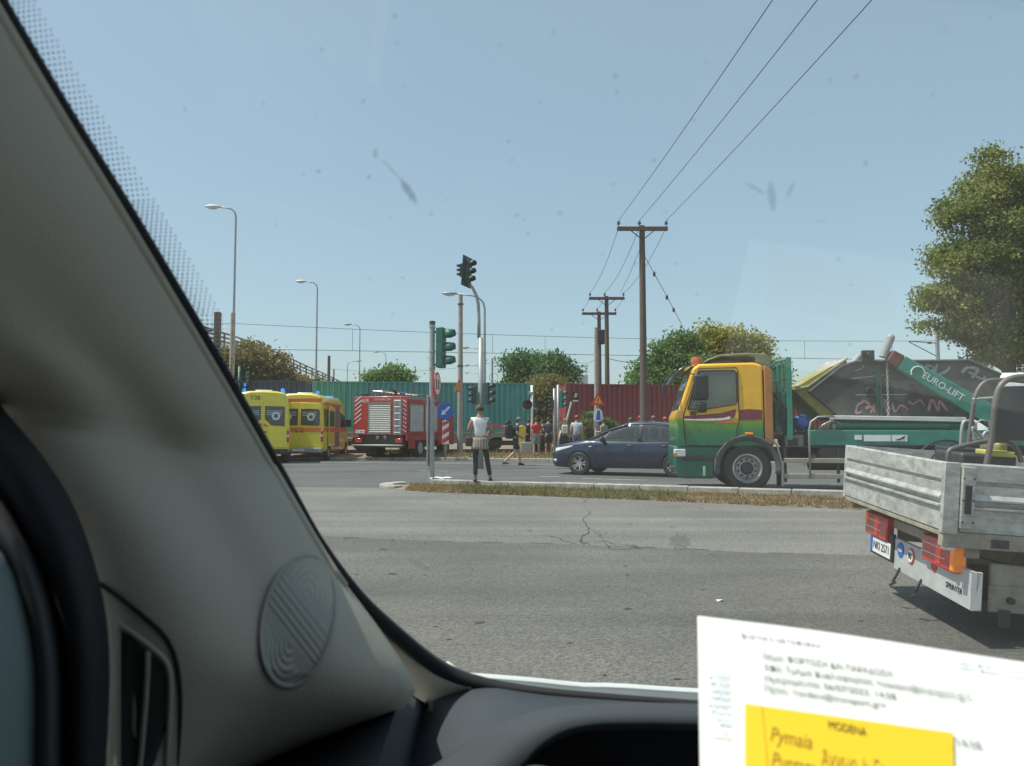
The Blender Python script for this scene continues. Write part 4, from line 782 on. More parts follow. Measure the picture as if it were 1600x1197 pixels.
# wheel arch
b = MB(); n_ = 22
rows = [[], [], [], []]
for i in range(n_+1):
    a = R(-12)+(R(205))*i/n_; c_, s_ = math.cos(a), math.sin(a); rows[0].append((1.46+.56*c_, -.01, .52+.56*s_)); rows[1].append((1.46+.66*c_, -.03, .52+.66*s_)); rows[2].append((1.46+.68*c_, .0, .52+.68*s_)); rows[3].append((1.46+.68*c_, .45, .52+.68*s_))
b.grid(rows); b.obj('mudguard', mat('mudguard_grey', (.07, .085, .085), .6, var=.2, dirt=(.15, .14, .12)), t, smooth=40, solid=.012)
b = MB(); b.box(2.13, 2.16, -.02, .5, .12, .6); b.obj('mud_flap', M['black_rubber'], t)
b = MB(); b.box(1.42, 1.58, -.035, .0, 1.205, 1.25); b.obj('marker_light', M['amber_lens'], t, bevel=.01)
wheel(t, (1.46, .16, .5), .5, .30, 'truck', -1); wheel(t, (1.46, 2.19, .5), .5, .30, 'truck', 1)
for xx in (5.35,): wheel(t, (xx, .16, .5), .5, .30, 'truck', -1); wheel(t, (xx, 2.19, .5), .5, .30, 'truck', 1)
b = MB(); b.box(.3, 7.4, .75, .9, .62, .92); b.box(.3, 7.4, 1.45, 1.6, .62, .92)
for x in (1.0, 2.4, 3.4, 4.4, 6.2, 7.2): b.box(x, x+.12, .9, 1.45, .65, .88)
b.obj('chassis', M['dark_metal'], t, bevel=.01)
b = MB(); b.lathe([(.001, 0), (.2, 0), (.22, .03), (.22, .75), (.2, .78), (.001, .78)], (2.75, .3, .68), 'x', 22); b.obj('air_tank', M['dark_metal'], t, smooth=30)
b = MB(); b.box(3.7, 4.6, .12, .7, .4, .84); b.obj('battery_box', M['dark_metal'], t, bevel=.02)
b = MB(); b.box(2.25, 2.62, .1, .6, .95, 1.2); b.obj('valve_box', mat('grey_box', (.20, .21, .20), .6, dirt=(.1, .09, .08)), t, bevel=.015)
b = MB(); b.box(2.3, 2.5, .085, .105, .97, 1.13); b.obj('dark_vent', M['black_plastic'], t)
# side guards
gm = mat('guard_alu', (.38, .34, .28), .5, .3, dirt=(.2, .17, .13))
for z in (.30, .62):
    b = MB(); b.box(2.18, 4.7, -.02, .02, z, z+.10); b.obj('side_guard', gm, t, bevel=.01)
b = MB(); 
for x in (2.2, 3.25, 4.4): b.box(x, x+.05, .025, .07, .22, .95)
b.obj('guard_bracket', M['dark_metal'], t)
b = MB(); b.tube([(2.15, -.02, .14), (2.15, -.03, .6), (2.05, -.04, 1.0), (1.85, -.04, 1.18)], .02, 6); b.obj('splash_rod', M['steel'], t)
# headboard cage behind the cab
gs = M['green_steel']
b = MB(); b.box(2.28, 2.38, .0, .1, 1.1, 2.82); b.box(2.28, 2.38, 2.25, 2.35, 1.1, 2.82); b.box(2.28, 2.36, .1, 2.25, 2.72, 2.80); b.box(2.28, 2.36, .1, 2.25, 1.1, 1.2)
for i in range(9): b.box(2.31, 2.335, .3+i*.22, .325+i*.22, 1.2, 2.72)
for z in (1.5, 1.8, 2.1, 2.4): b.box(2.30, 2.32, .1, 2.25, z, z+.03)
b.tube([(2.32, .05, 2.78), (2.1, .1, 2.74), (1.98, .3, 2.6), (1.98, .3, 1.2)], .03, 8); b.tube([(2.12, .1, 2.7), (2.12, .1, 1.5)], .02, 6); b.tube([(2.2, .1, 2.75), (2.2, .1, 1.5)], .02, 6)
b.obj('headboard', gs, t, bevel=.0)
b = MB(); b.box(2.05, 2.3, .12, .5, 1.25, 1.9); b.box(2.15, 2.27, .06, .2, 1.5, 2.1); b.obj('valve_bank', mat('valve_green', (.02, .15, .12), .5), t, bevel=.03)
b = MB(); 
for k in range(6): b.tube([(2.0+k*.04, .1+.02*k, 2.1-.06*k), (2.15+.04*k, .02, 1.9-.05*k), (2.1+.05*k, .05, 1.5), (2.3+.06*k, .1, 1.15+.02*k)], .014, 5)
b.obj('hoses', M['black_rubber'], t, smooth=True)
# skip-loader subframe
b = MB(); b.box(2.72, 7.4, .02, .28, .98, 1.30); b.box(2.72, 7.4, 2.05, 2.33, .98, 1.30); b.box(2.72, 2.95, .28, 2.05, 1.0, 1.28); b.box(7.2, 7.4, .28, 2.05, 1.0, 1.28); b.obj('subframe', gs, t, bevel=.02)
b = MB(); b.box(2.6, 7.3, .1, 2.25, .93, .975); b.obj('deck_plate', M['dark_metal'], t)
b = MB(); b.lathe([(.09, 0), (.09, 2.2), (.05, 2.22), (.05, 2.6)], (3.25, .2, 1.40), 'x', 18); b.obj('hydraulic_cylinder', gs, t, smooth=30)
tp = mat('tread_plate', (.66, .66, .62), .45, .2, var=.1, bump=.8, bscale=50); b = MB(); b.prism([(3.2, 1.52), (5.75, 1.46), (5.75, 1.56), (3.2, 1.60)], 'y', .0, .42); b.obj('tread_plate', tp, t, bevel=.01)
b = MB(); b.box(3.6, 3.74, .01, .018, 1.10, 1.20); b.box(3.78, 4.3, .01, .018, 1.07, 1.2); b.box(4.32, 4.62, .01, .018, 1.07, 1.2); sg = b.obj('sticker', M['white_sign'], t)
b = MB(); b.prism([(4.38, 1.1), (4.48, 1.13), (4.58, 1.19), (4.56, 1.13), (4.46, 1.09)], 'y', .004, .009); b.obj('arrow_mark', M['black_sign'], sg)
b = MB(); b.box(5.95, 6.35, .01, .018, 1.12, 1.24); b.obj('sticker', mat('pale_plate', (.5, .55, .4), .5), t)
b = MB(); b.tube([(2.70, -.02, .30), (2.70, -.02, 1.3), (2.74, -.02, 1.47), (2.88, -.02, 1.57), (3.2, -.02, 1.58)], .022, 8); b.obj('bent_pipe', M['galv'], t, smooth=True)
b = MB(); b.tube([(5.9, -.02, 1.0), (5.92, -.02, 1.45), (6.02, -.02, 1.5), (6.15, -.02, 1.48), (6.18, -.02, 1.0)], .022, 8); b.obj('bent_pipe', M['galv'], t, smooth=True)
b = MB()
for k in range(4): b.tube([(2.9+.05*k, .05, 1.32), (3.0+.05*k, .05, 1.42+.03*k), (3.2+.05*k, .1, 1.5-.02*k), (3.4, .1, 1.38)], .012, 5)
b.obj('hoses', M['steel'], t, smooth=True)
b = MB(); b.prism([(2.85, .60), (2.9, .9), (3.0, .95), (3.5, .95), (3.5, .60)], 'y', .05, .4); b.obj('tool_box', M['dark_metal'], t, bevel=.02)
b = MB(); n_ = 16; rows = [[(5.35+.62*math.cos(R(10)+R(160)*i/n_), y, .5+.60*math.sin(R(10)+R(160)*i/n_)) for i in range(n_+1)] for y in (-.02, .42)]
b.grid(rows); b.obj('rear_mudguard', M['black_rubber'], t, smooth=True, solid=.02)
# lifting arms
for yy in (.0, 2.14):
    b = MB(); P0 = Vector((6.75, yy, 1.25)); P1 = Vector((4.38, yy, 2.80)); d = (P1-P0).normalized(); nn = Vector((-d.z, 0, d.x)); L = (P1-P0).length
    def bx_(a, c, h0, h1, y0, y1): return [P0+d*a-nn*h0+Vector((0, y0, 0)), P0+d*c-nn*h1+Vector((0, y0, 0)), P0+d*c+nn*h1+Vector((0, y0, 0)), P0+d*a+nn*h0+Vector((0, y0, 0)), P0+d*a-nn*h0+Vector((0, y1, 0)), P0+d*c-nn*h1+Vector((0, y1, 0)), P0+d*c+nn*h1+Vector((0, y1, 0)), P0+d*a+nn*h0+Vector((0, y1, 0))]
    FS = [(0, 1, 2, 3), (7, 6, 5, 4), (0, 4, 5, 1), (1, 5, 6, 2), (2, 6, 7, 3), (3, 7, 4, 0)]
    b.add(bx_(0, L*.93, .22, .15, 0, .2), FS); arm = b.obj('lifting_arm', gs, t, bevel=.015)
    b = MB(); b.add(bx_(L*.93, L*1.02, .15, .14, -.004, .204), FS); b.obj('arm_tip', M['tip_rust'], arm, bevel=.03)
    e = P0+d*L*1.0; b = MB(); rl = .40 if yy < 1 else .2; b.tube([e+Vector((-.16, .1, .0)), e+Vector((.0, .1, rl))], [.085, .09], 12); b.ball(e+Vector((.0, .1, rl)), .09, 12, 8); b.obj('arm_roller', M['grey_paint'], arm, smooth=40)
    if yy < 1:
        ag = math.atan2(d.z, d.x); c = P0+d*L*.60; o = text('EURO-LIFT', .19, M['white_sign'], arm, (c.x, yy-.004, c.z), (0, 0, 0), 'lettering', spacing=1.0)
        o.rotation_euler = (Matrix.Rotation(-(ag-PI), 4, 'Y') @ Matrix.Rotation(PI/2, 4, 'X')).to_euler()
        b = MB(); cc = P0+d*L*.80; b.tube([cc+Vector((.13*math.cos(a*.5), -.006, .13*math.sin(a*.5)-.02)) for a in range(8)], .012, 5); b.obj('logo_ring', M['white_sign'], arm)
    b = MB(); z0 = e.z-.12; x0 = e.x-.08
    for k in range(22):
        c = Vector((x0, yy+.1, z0-k*.052)); o_ = (k % 2); P = [c+Vector((.02*math.cos(a*PI/5)*(1 if o_ else 0), .02*math.cos(a*PI/5)*(0 if o_ else 1), .036*math.sin(a*PI/5))) for a in range(11)]; b.tube(P, .008, 4, False)
    b.obj('chain', M['grey_paint'], t)
# ---- the skips carried on the lorry
def skip(label, X0, m, scale=1, dz=0, rim=True, y0=.3, y1=2.1):
    t2 = thing('skip', label, 'skip', t.matrix_basis @ Vector((0, 0, 0)), R(-8), 'skips on the lorry'); t2.location = (3.47, 16.3, 0)
    prof = X0; th = .02
    for yy in (y0, y1):
        b = MB(); b.prism(prof, 'y', yy, yy+th); b.obj('side_wall', m, t2)
    n_ = len(prof); b = MB()
    for i in range(n_):
        if i == top_i: continue
        a, c = Vector((prof[i][0], 0, prof[i][1])), Vector((prof[(i+1) % n_][0], 0, prof[(i+1) % n_][1])); b.add([a+Vector((0, y0, 0)), c+Vector((0, y0, 0)), c+Vector((0, y1, 0)), a+Vector((0, y1, 0))], [(0, 1, 2, 3)])
    b.obj('floor_and_ends', m, t2, solid=.02)
    return t2
skm = mat('skip_dark', (.07, .08, .075), .7, var=.3, scale=2, dirt=(.15, .12, .09), dirt_amt=.5, bump=.2, bscale=12)
sko = mat('skip_olive_reflection', (.30, .26, .06), .75, var=.3, scale=2.5, dirt=(.30, .28, .22), dirt_amt=.6)  # olive skip, yellowed to paint in the note's reflection on the windscreen
def q_(px, py): return ((px-1055)/K*1.0, lz(py))
top_i = 0
prof = [q_(1540, 588), q_(1496, 566), q_(1332, 566), q_(1312, 572), q_(1262, 612), q_(1310, 655), q_(1520, 655)]
top_i = 1
sk = skip('large dark graffitied skip with sloping ends carried on the lorry', prof, skm)
b = MB(); b.tube([(p[0], .28, p[1]) for p in prof[:5]], .03, 6); b.obj('rim', skm, sk)
b = MB(); 
for px in (1362, 1366): x = q_(px, 0)[0]; b.box(x-.03, x+.04, .26, .3, 1.5, 2.66)
b.obj('rib', mat('rib_green', (.06, .12, .09), .7), sk)
b = MB(); b.lathe([(.08, 0), (.08, .12), (.001, .12)], (q_(1350, 0)[0], .18, lz(612)), 'y', 14); b.lathe([(.06, -.1), (.06, .1)], (q_(1350, 0)[0], .24, lz(556)), 'y', 12); b.box(q_(1340, 0)[0], q_(1358, 0)[0], .2, .3, lz(566), lz(549)); b.obj('lifting_lug', M['dark_metal'], sk, bevel=.01)
pink = mat('graffiti_pink', (.35, .20, .22), .7, var=.3); gw = mat('graffiti_white', (.36, .36, .34), .7, var=.3)
def scribble(pts, m, r, name='graffiti'):
    b = MB(); P = []
    q = [Vector((q_(*p)[0], .285, q_(*p)[1])) for p in pts]
    for i in range(len(q)-1):
        p0, p1, p2, p3 = q[max(i-1, 0)], q[i], q[i+1], q[min(i+2, len(q)-1)]
        for k in range(6):
            u = k/6; P.append(.5*((2*p1)+(p2-p0)*u+(2*p0-5*p1+4*p2-p3)*u*u+(3*p1-p0-3*p2+p3)*u**3))
    P.append(q[-1])
    for i in range(len(P)-1):
        a, c = P[i], P[i+1]; d = (c-a); 
        if d.length < 1e-6: continue
        d.normalize(); nn = Vector((-d.z, 0, d.x))*r*.62*(1+.3*math.sin(i*.7)); e = d*r*.4; b.add([a+nn-e, a-nn-e, c-nn+e, c+nn+e], [(0, 1, 2, 3)])
    for i in range(len(b.v)): b.v[i] = (b.v[i][0], .296-.0004*(i//4 % 9), b.v[i][2])
    return b.obj(name, m, sk)
scribble([(1342, 628), (1333, 634), (1331, 645), (1338, 644)], pink, .035); scribble([(1341, 626), (1350, 632), (1346, 638), (1356, 636), (1358, 645)], pink, .035); scribble([(1352, 645), (1360, 632), (1366, 640), (1362, 646), (1372, 634), (1376, 645)], pink, .03)
scribble([(1372, 632), (1370, 622), (1374, 628), (1380, 640)], pink, .03); scribble([(1384, 632), (1388, 644), (1396, 634), (1406, 640)], pink, .03); scribble([(1408, 628), (1414, 632), (1424, 626), (1430, 634)], pink, .03); scribble([(1436, 642), (1441, 626), (1450, 642), (1452, 628), (1462, 642)], pink, .035); scribble([(1350, 615), (1360, 610), (1370, 606)], pink, .025)
scribble([(1432, 576), (1438, 588), (1436, 574), (1446, 577), (1442, 586), (1456, 590)], gw, .04); scribble([(1450, 572), (1448, 586), (1462, 583), (1468, 576)], gw, .035); scribble([(1486, 584), (1494, 577), (1508, 580), (1500, 592)], gw, .045); scribble([(1496, 584), (1512, 594), (1518, 592)], gw, .035); scribble([(1330, 580), (1340, 577), (1344, 572)], gw, .012); scribble([(1326, 592), (1345, 590), (1372, 587)], gw, .016)
b = MB(); b.box(q_(1330, 0)[0], q_(1405, 0)[0], .275, .283, lz(618.2), lz(617)); b.obj('chalk_line', gw, sk)
prof = [q_(1320, 560), q_(1300, 572), q_(1240, 608), q_(1284, 652), q_(1330, 652)]; top_i = 0
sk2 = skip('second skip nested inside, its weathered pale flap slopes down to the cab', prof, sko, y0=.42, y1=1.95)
b = MB(); b.grid([[(q_(1240, 0)[0], .36, lz(609)), (q_(1262, 0)[0], .36, lz(604)), (q_(1322, 0)[0], .36, lz(560))], [(q_(1262, 0)[0]-.1, 1.0, lz(598)), (q_(1282, 0)[0]-.1, 1.0, lz(590)), (q_(1318, 0)[0], 1.0, lz(560))], [(q_(1290, 0)[0], 2.0, lz(584)), (q_(1296, 0)[0], 2.0, lz(578)), (q_(1322, 0)[0], 2.0, lz(556))]])
b.obj('flap', mat('flap_rust', (.42, .38, .32), .9, var=.35, scale=5, dirt=(.2, .13, .08), dirt_amt=.7, bump=.5, bscale=20), sk2, solid=.03)
tb = thing('blue_bag', 'crumpled blue plastic bag lying on the lorry behind the headboard', 'bag', Matrix.Translation((3.47, 16.3, 0)) @ Matrix.Rotation(R(-8), 4, 'Z') @ Vector((2.62, .3, 1.31))); b = MB(); b.ball((0, 0, .14), (.16, .14, .15), 12, 9); b.v = [(x*(1+.25*math.sin(z*31+y*17)), y*(1+.2*math.sin(x*29)), z+(.04*math.sin(x*37+y*23))) for x, y, z in b.v]; b.obj('sack', mat('bag_blue', (.02, .12, .40), .4), tb, smooth=True)

# ---- white van behind the pickup
t = thing('white_van', 'white van roof and side behind the machine at the right edge', 'van', (XA(1538, 22), 22, 0), R(-6)); t.scale = (1, 1, 1.07); 
b = loft([(0, .95, .4, 2.2), (.06, 1.0, .38, 2.72), (.2, 1.02, .35, 2.78), (3.8, 1.02, .35, 2.78), (4.3, 1.0, .35, 2.6), (5.0, .95, .35, 1.5), (5.8, .85, .4, 1.0)], van_sec); b.v = [(y, x+1.02, z) for x, y, z in b.v]; o = b.obj('body', M['white_paint'], t, smooth=40)
b = MB(); b.box(.5, 1.6, -.004, .01, 1.35, 1.95); b.obj('window', M['dark_glass'], t, bevel=.004); b = MB(); b.box(3.9, 4.5, -.004, .02, 1.35, 1.95); b.obj('cab_window', M['dark_glass'], t, bevel=.004)
for xx in (.9, 4.8): wheel(t, (xx, .1, .35), .35, .22, 'car', -1)
b = MB(); b.box(.2, 5.5, -.012, .01, .75, .85); b.obj('side_moulding', M['black_plastic'], t, bevel=.004)

# ---- dropside pickup in front of us
PK = Matrix.Translation((2.58, 4.72, 0)) @ Matrix.Rotation(R(-5.5), 4, 'Z') @ Matrix.Rotation(R(2.2), 4, 'X') @ Matrix.Rotation(R(3.6), 4, 'Y')
t = thing('dropside_pickup', 'aluminium dropside pickup turning right just ahead, rear lights lit', 'pickup truck'); t.matrix_world = PK; pk = t
def gate(L, name, mtx, h=.41, z0=0.0):
    prof = [(0, 0), (-.03, 0), (-.03, .13), (-.05, .140), (-.05, .150), (-.004, .157), (-.004, .182), (-.045, .19), (-.045, .20), (-.028, .225), (-.028, .280), (-.004, .282), (-.004, .302), (-.03, .306), (-.03, h-.01), (-.022, h), (0, h)]
    b = MB(); b.add([(x, y, z) for x in (0, L) for y, z in prof], [(i, i+1, len(prof)+i+1, len(prof)+i) for i in range(len(prof)-1)]+[(len(prof)-1, 0, len(prof), 2*len(prof)-1), tuple(range(len(prof))), tuple(range(len(prof), 2*len(prof)))]); o = b.obj(name, M['alu'], t, smooth=25); o.matrix_local = mtx; return o
Z0 = .70; WD = 1.72
tg = gate(WD, 'tailgate', Matrix.Translation((0, WD, Z0)) @ Matrix.Rotation(-PI/2, 4, 'Z'))
sd = gate(3.0, 'side_gate', Matrix.Translation((.07, 0, Z0)))
gate(3.0, 'side_gate', Matrix.Translation((3.07, WD, Z0)) @ Matrix.Rotation(PI, 4, 'Z')); 
for y in (-.035, WD-.01):
    b = MB(); b.box(-.035, .055, y, y+.045, Z0-.02, Z0+.41); cpst = b.obj('corner_post', M['alu'], t, bevel=.004)
b = MB(); b.box(.06, .135, -.055, -.031, Z0+.02, Z0+.39); pl = b.obj('latch_plate', M['alu'], sd, bevel=.004); pl.matrix_local = Matrix.Translation((-.07, 0, -Z0))
b = MB(); b.box(.075, .115, -.062, -.054, Z0+.11, Z0+.28); o = b.obj('latch_slot', M['black_rubber'], pl, bevel=.006)
for k in range(6):
    b = MB(); b.lathe([(.006, -.003), (.006, .0), (.001, .001)], (.068+.06*(k % 2), -.056, Z0+.06+.13*(k//2)), 'y', 8); b.obj('rivet', M['dark_metal'], pl)
b = MB(); b.box(-.05, -.036, -.036, .02, Z0+.30, Z0+.375); b.obj('hinge', M['black_plastic'], tg, bevel=.003).matrix_local = tg.matrix_local.inverted()
b = MB(); b.box(.0, 3.1, .03, WD-.03, Z0-.03, Z0-.002); b.obj('bed_floor', mat('bed_floor', (.18, .16, .13), .8, dirt=(.1, .09, .08)), t)
b = MB(); b.box(-.03, 3.1, -.028, .03, Z0-.10, Z0-.006); b.box(-.025, .03, .032, WD, Z0-.04, Z0-.006); b.box(.03, 3.1, WD-.03, WD+.02, Z0-.1, Z0-.006); bf = b.obj('bed_frame', M['beige_frame'], t, bevel=.006)
b = MB(); b.box(.0, .05, -.02, .05, Z0-.12, Z0-.045); b.obj('frame_bracket', M['white_paint'], t, bevel=.006)
for (y, x) in ((.08, -.05), (.55, -.05), (1.62, -.05)):
    b = MB(); b.tube([(x, y-.03, Z0-.02), (x, y+.05, Z0-.03)], .016, 8); b.box(x-.012, x+.02, y-.02, y+.03, Z0-.06, Z0+.03); b.obj('gate_hinge', M['dark_metal'], tg, bevel=.003).matrix_local = tg.matrix_local.inverted()
# chassis seen under the bed
b = MB()
for y in (.45, 1.2): b.box(.22, 3.4, y, y+.07, Z0-.27, Z0-.11)
for x in (.15, .9, 1.7, 2.5): b.box(x, x+.08, .05, WD-.05, Z0-.17, Z0-.101)
b.prism([(.55, Z0-.18), (.8, Z0-.28), (.95, Z0-.42), (1.15, Z0-.50), (1.3, Z0-.50), (1.3, Z0-.2)], 'y', .1, .16); b.box(.62, 1.1, .2, .45, Z0-.46, Z0-.28)
b.obj('chassis', M['beige_frame'], t, bevel=.008)
b = MB(); b.box(.28, .62, .03, .05, Z0-.48, Z0-.32); b.prism([(.3, Z0-.19), (.62, Z0-.2), (.75, Z0-.34), (.9, Z0-.36), (.9, Z0-.62), (.62, Z0-.62), (.55, Z0-.50), (.3, Z0-.42)], 'y', .05, .09); b.obj('side_bracket', M['beige_frame'], t, bevel=.01)
b = MB(); b.lathe([(.001, 0), (.15, 0), (.16, .02), (.16, .5), (.001, .52)], (.35, .62, Z0-.38), 'x', 20); b.obj('silencer', M['dark_metal'], t, smooth=30)
for y in (.16, 1.56):
    s = -1 if y < 1 else 1
    wheel(t, (1.25, y, .33), .34, .22, 'truck', s)
b = MB()
for k in range(4): b.tube([(.5+.06*k, .14, Z0-.36-.012*k), (1.0, .14, Z0-.46-.016*k), (1.6-.06*k, .14, Z0-.38-.012*k)], .012, 6)
b.obj('leaf_spring', M['dark_metal'], t)
b = MB(); b.lathe([(.03, 0), (.03, .05), (.001, .05)], (.72, .02, Z0-.40), 'y', 14); b.lathe([(.02, 0), (.02, .05), (.001, .05)], (.40, .0, Z0-.40), 'y', 12); b.box(.66, .80, .035, .05, Z0-.56, Z0-.50); b.box(.34, .40, .012, .03, Z0-.56, Z0-.46); b.obj('shackle_bolts', M['dark_metal'], t)
b = MB(); b.tube([(.2, .3, Z0-.2), (.35, .28, Z0-.34), (.6, .26, Z0-.30), (.9, .2, Z0-.36)], .012, 6); b.tube([(.2, .24, Z0-.16), (.5, .1, Z0-.22), (1.0, .1, Z0-.2)], .008, 6); b.obj('hose', M['black_rubber'], t, smooth=True)
for xx in (.25, .85, 1.6): b = MB(); b.box(xx, xx+.10, -.034, -.029, Z0-.085, Z0-.035); b.lathe([(.014, -.042), (.014, -.034), (.001, -.034)], (xx+.05, 0, Z0-.06), 'y', 10); b.obj('rope_cleat', M['dark_metal'], t, bevel=.002)
# under-run panel, lights, plate and stickers
PZ0, PZ1 = Z0-.46, Z0-.23; ux = .14
b = MB(); b.box(ux, ux+.03, -.06, 1.10, PZ0, PZ1); b.prism([(ux, PZ0-.0), (ux+.06, PZ0), (ux+.06, PZ1), (ux, PZ1)], 'y', -.06, -.04); up = b.obj('underrun_panel', M['alu_white'] if 'alu_white' in M else defm('alu_white', (.56, .57, .56), .4, .2, dirt=(.3, .28, .25)), t, bevel=.006)
def rdisc(y, z, r, m, name, d=0, par=None): b = MB(); b.lathe([(r, 0), (r, -.004), (.001, -.004)], (ux-.001-d, y, z), 'x', 26); return b.obj(name, m, par or up)
s1_ = rdisc(.98, Z0-.30, .055, M['blue_sign'], 'round_sticker'); b = MB(); b.box(ux-.009, ux-.0055, .945, 1.015, Z0-.312, Z0-.290); b.obj('white_bar', M['white_sign'], s1_)
s2_ = rdisc(.80, Z0-.31, .058, M['red_sign'], 'speed_sticker'); rdisc(.80, Z0-.31, .044, M['white_sign'], 'white_disc', .005, s2_); text('90', .06, M['black_sign'], s2_, (ux-.013, .80, Z0-.31), (PI/2, 0, -PI/2))
s3_ = rdisc(.44, Z0-.30, .04, M['red_sign'], 'red_sticker')
text('SPRINTER', .05, M['black_sign'], up, (ux-.002, .16, PZ0+.08), (PI/2, 0, -PI/2))
b = MB(); b.box(ux-.02, ux+.01, 1.09, 1.52, Z0-.42, Z0-.21); ph = b.obj('plate_holder', M['black_plastic'], t, bevel=.006)
b = MB(); b.box(ux-.026, ux-.021, 1.11, 1.50, Z0-.40, Z0-.285); npl = b.obj('number_plate', M['white_sign'], t, bevel=.002)
b = MB(); b.box(ux-.0285, ux-.0265, 1.455, 1.499, Z0-.398, Z0-.287); b.obj('blue_strip', M['blue_sign'], npl)
text('NKI 2571', .085, M['black_sign'], npl, (ux-.028, 1.28, Z0-.343), (PI/2, 0, -PI/2), sx=.95)
for (y0_, y1_, s) in ((.10, .55, -1), (1.16, 1.60, 1)):
    b = MB(); b.box(.10, .16, y0_, y1_, Z0-.28, Z0-.10); lt = b.obj('rear_light', M['red_lens'], t, bevel=.012)
    yb = y0_-.02 if s < 0 else y1_-.05
    b = MB(); b.box(.088, .17, yb, yb+(.05 if s < 0 else .03), Z0-(.27 if s < 0 else .20), Z0-.11); b.obj('indicator', M['amber_lens'], lt, bevel=.01)
    b = MB(); b.box(.094, .12, y0_+.16, y0_+.24, Z0-.26, Z0-.12); b.obj('reverse_lens', M['bright_red'] if 'bright_red' in M else defm('bright_red', (.6, .02, .015), .15, coat=.5, emit=(1, .05, .02, .15)), lt, bevel=.008)
    b = MB()
    for zz in (-.155, -.215): b.box(.092, .10, y0_+.1, y1_-.01, Z0+zz, Z0+zz+.006)
    b.obj('lens_rib', M['clear_lens'], lt)
b = MB(); b.box(.165, .20, .12, .5, Z0-.24, Z0-.12); b.obj('light_bracket', M['dark_metal'], t)
for y in (.62, .98):
    b = MB(); b.tube([(ux, y, PZ0+.03), (ux-.03, y, PZ0-.04), (ux-.04, y+.02, PZ0-.08)], .01, 6); b.tube([(ux-.04, y-.03, PZ0-.07), (ux-.045, y+.05, PZ0-.11)], .009, 6); b.obj('rope_hook', M['dark_metal'], t)
b = MB(); b.prism([(0, 0), (.9, 0), (.85, .9), (.3, 1.0), (.05, .5)], 'y', .05, WD-.05); cbx = b.obj('cab', M['white_paint'], t, bevel=.05); cbx.location = (3.25, 0, .45)
# ---- machine with curved tube handles standing in the pickup bed
def pw(px, py, d): return PK.inverted() @ W(px, py, d)
t = thing('floor_saw', 'machine with curved tube handles and dark guard standing in the pickup bed', 'machine'); t.matrix_world = PK @ Matrix.Translation((1.0, .9, Z0)); Ti = (PK @ Matrix.Translation((1.0, .9, Z0))).inverted()
tube_m = mat('worn_tube', (.15, .13, .12), .5, .3, dirt=(.12, .1, .08))
def curve_px(pts, r, name, m=tube_m):
    q = [Ti @ W(*p) for p in pts]; P = []
    for i in range(len(q)-1):
        p0, p1, p2, p3 = q[max(i-1, 0)], q[i], q[i+1], q[min(i+2, len(q)-1)]
        for k in range(6): u = k/6; P.append(.5*((2*p1)+(p2-p0)*u+(2*p0-5*p1+4*p2-p3)*u*u+(3*p1-p0-3*p2+p3)*u**3))
    P.append(q[-1]); b = MB(); b.tube(P, r, 10); return b.obj(name, m, t, smooth=True)
curve_px([(1512, 706, 5.5), (1517, 665, 5.5), (1524, 620, 5.5), (1538, 598, 5.5), (1560, 594, 5.5), (1600, 596, 5.5), (1640, 606, 5.5)], .016, 'handle'); curve_px([(1540, 732, 5.0), (1550, 680, 5.0), (1555, 630, 5.0), (1564, 602, 5.0), (1585, 590, 5.0), (1620, 590, 5.0), (1680, 600, 5.0)], .019, 'handle')
curve_px([(1481, 724, 5.1), (1483, 705, 5.1), (1500, 698, 5.1), (1540, 690, 5.1), (1575, 690, 5.1), (1590, 705, 5.1), (1596, 722, 5.1)], .016, 'guard_rail'); curve_px([(1501, 700, 5.6), (1504, 664, 5.6), (1512, 658, 5.6), (1522, 662, 5.6), (1520, 690, 5.6)], .012, 'thin_loop', M['galv']); curve_px([(1519, 624, 5.5), (1560, 621, 5.45), (1600, 618, 5.4)], .010, 'cross_tube', M['galv']); curve_px([(1533, 706, 5.6), (1537, 680, 5.6), (1545, 675, 5.6), (1556, 680, 5.6)], .013, 'thin_loop', M['galv'])
curve_px([(1450, 728, 5.6), (1462, 708, 5.6), (1485, 696, 5.6), (1508, 700, 5.6)], .008, 'cable', M['black_rubber']); curve_px([(1525, 690, 5.4), (1520, 668, 5.4), (1533, 682, 5.4), (1548, 700, 5.4)], .010, 'cable', M['galv'])
a = Ti @ W(1562, 604, 5.0); c = Ti @ W(1552, 688, 5.0); q2 = Ti @ W(1700, 690, 5.0); q3 = Ti @ W(1700, 600, 5.0)
b = MB(); off = Vector((0, .03, 0)); b.add([a, c, q2, q3, a+off, c+off, q2+off, q3+off], [(0, 1, 2, 3), (7, 6, 5, 4), (0, 4, 5, 1), (1, 5, 6, 2), (2, 6, 7, 3), (3, 7, 4, 0)]); b.obj('guard_panel', mat('guard_dark', (.05, .055, .055), .7, var=.2, bump=.3, bscale=90), t)
def bpx(x0, x1, y0, y1, d, dep, name, m, bev=.01):
    p = Ti @ W(x0, y1, d); q = Ti @ W(x1, y0, d); b = MB(); b.box(p.x, q.x, p.y, p.y+dep, p.z, q.z); return b.obj(name, m, t, bevel=bev)
bpx(1500, 1585, 712, 745, 5.15, .4, 'engine_block', M['dark_metal'], .02); bpx(1546, 1585, 706, 713, 5.1, .2, 'yellow_strip', mat('dull_yellow', (.5, .45, .1), .6)); bpx(1490, 1550, 703, 712, 5.3, .3, 'top_plate', M['black_plastic']); bpx(1556, 1576, 690, 708, 5.2, .2, 'cap', mat('worn_brass', (.3, .24, .12), .5, .3), .03)
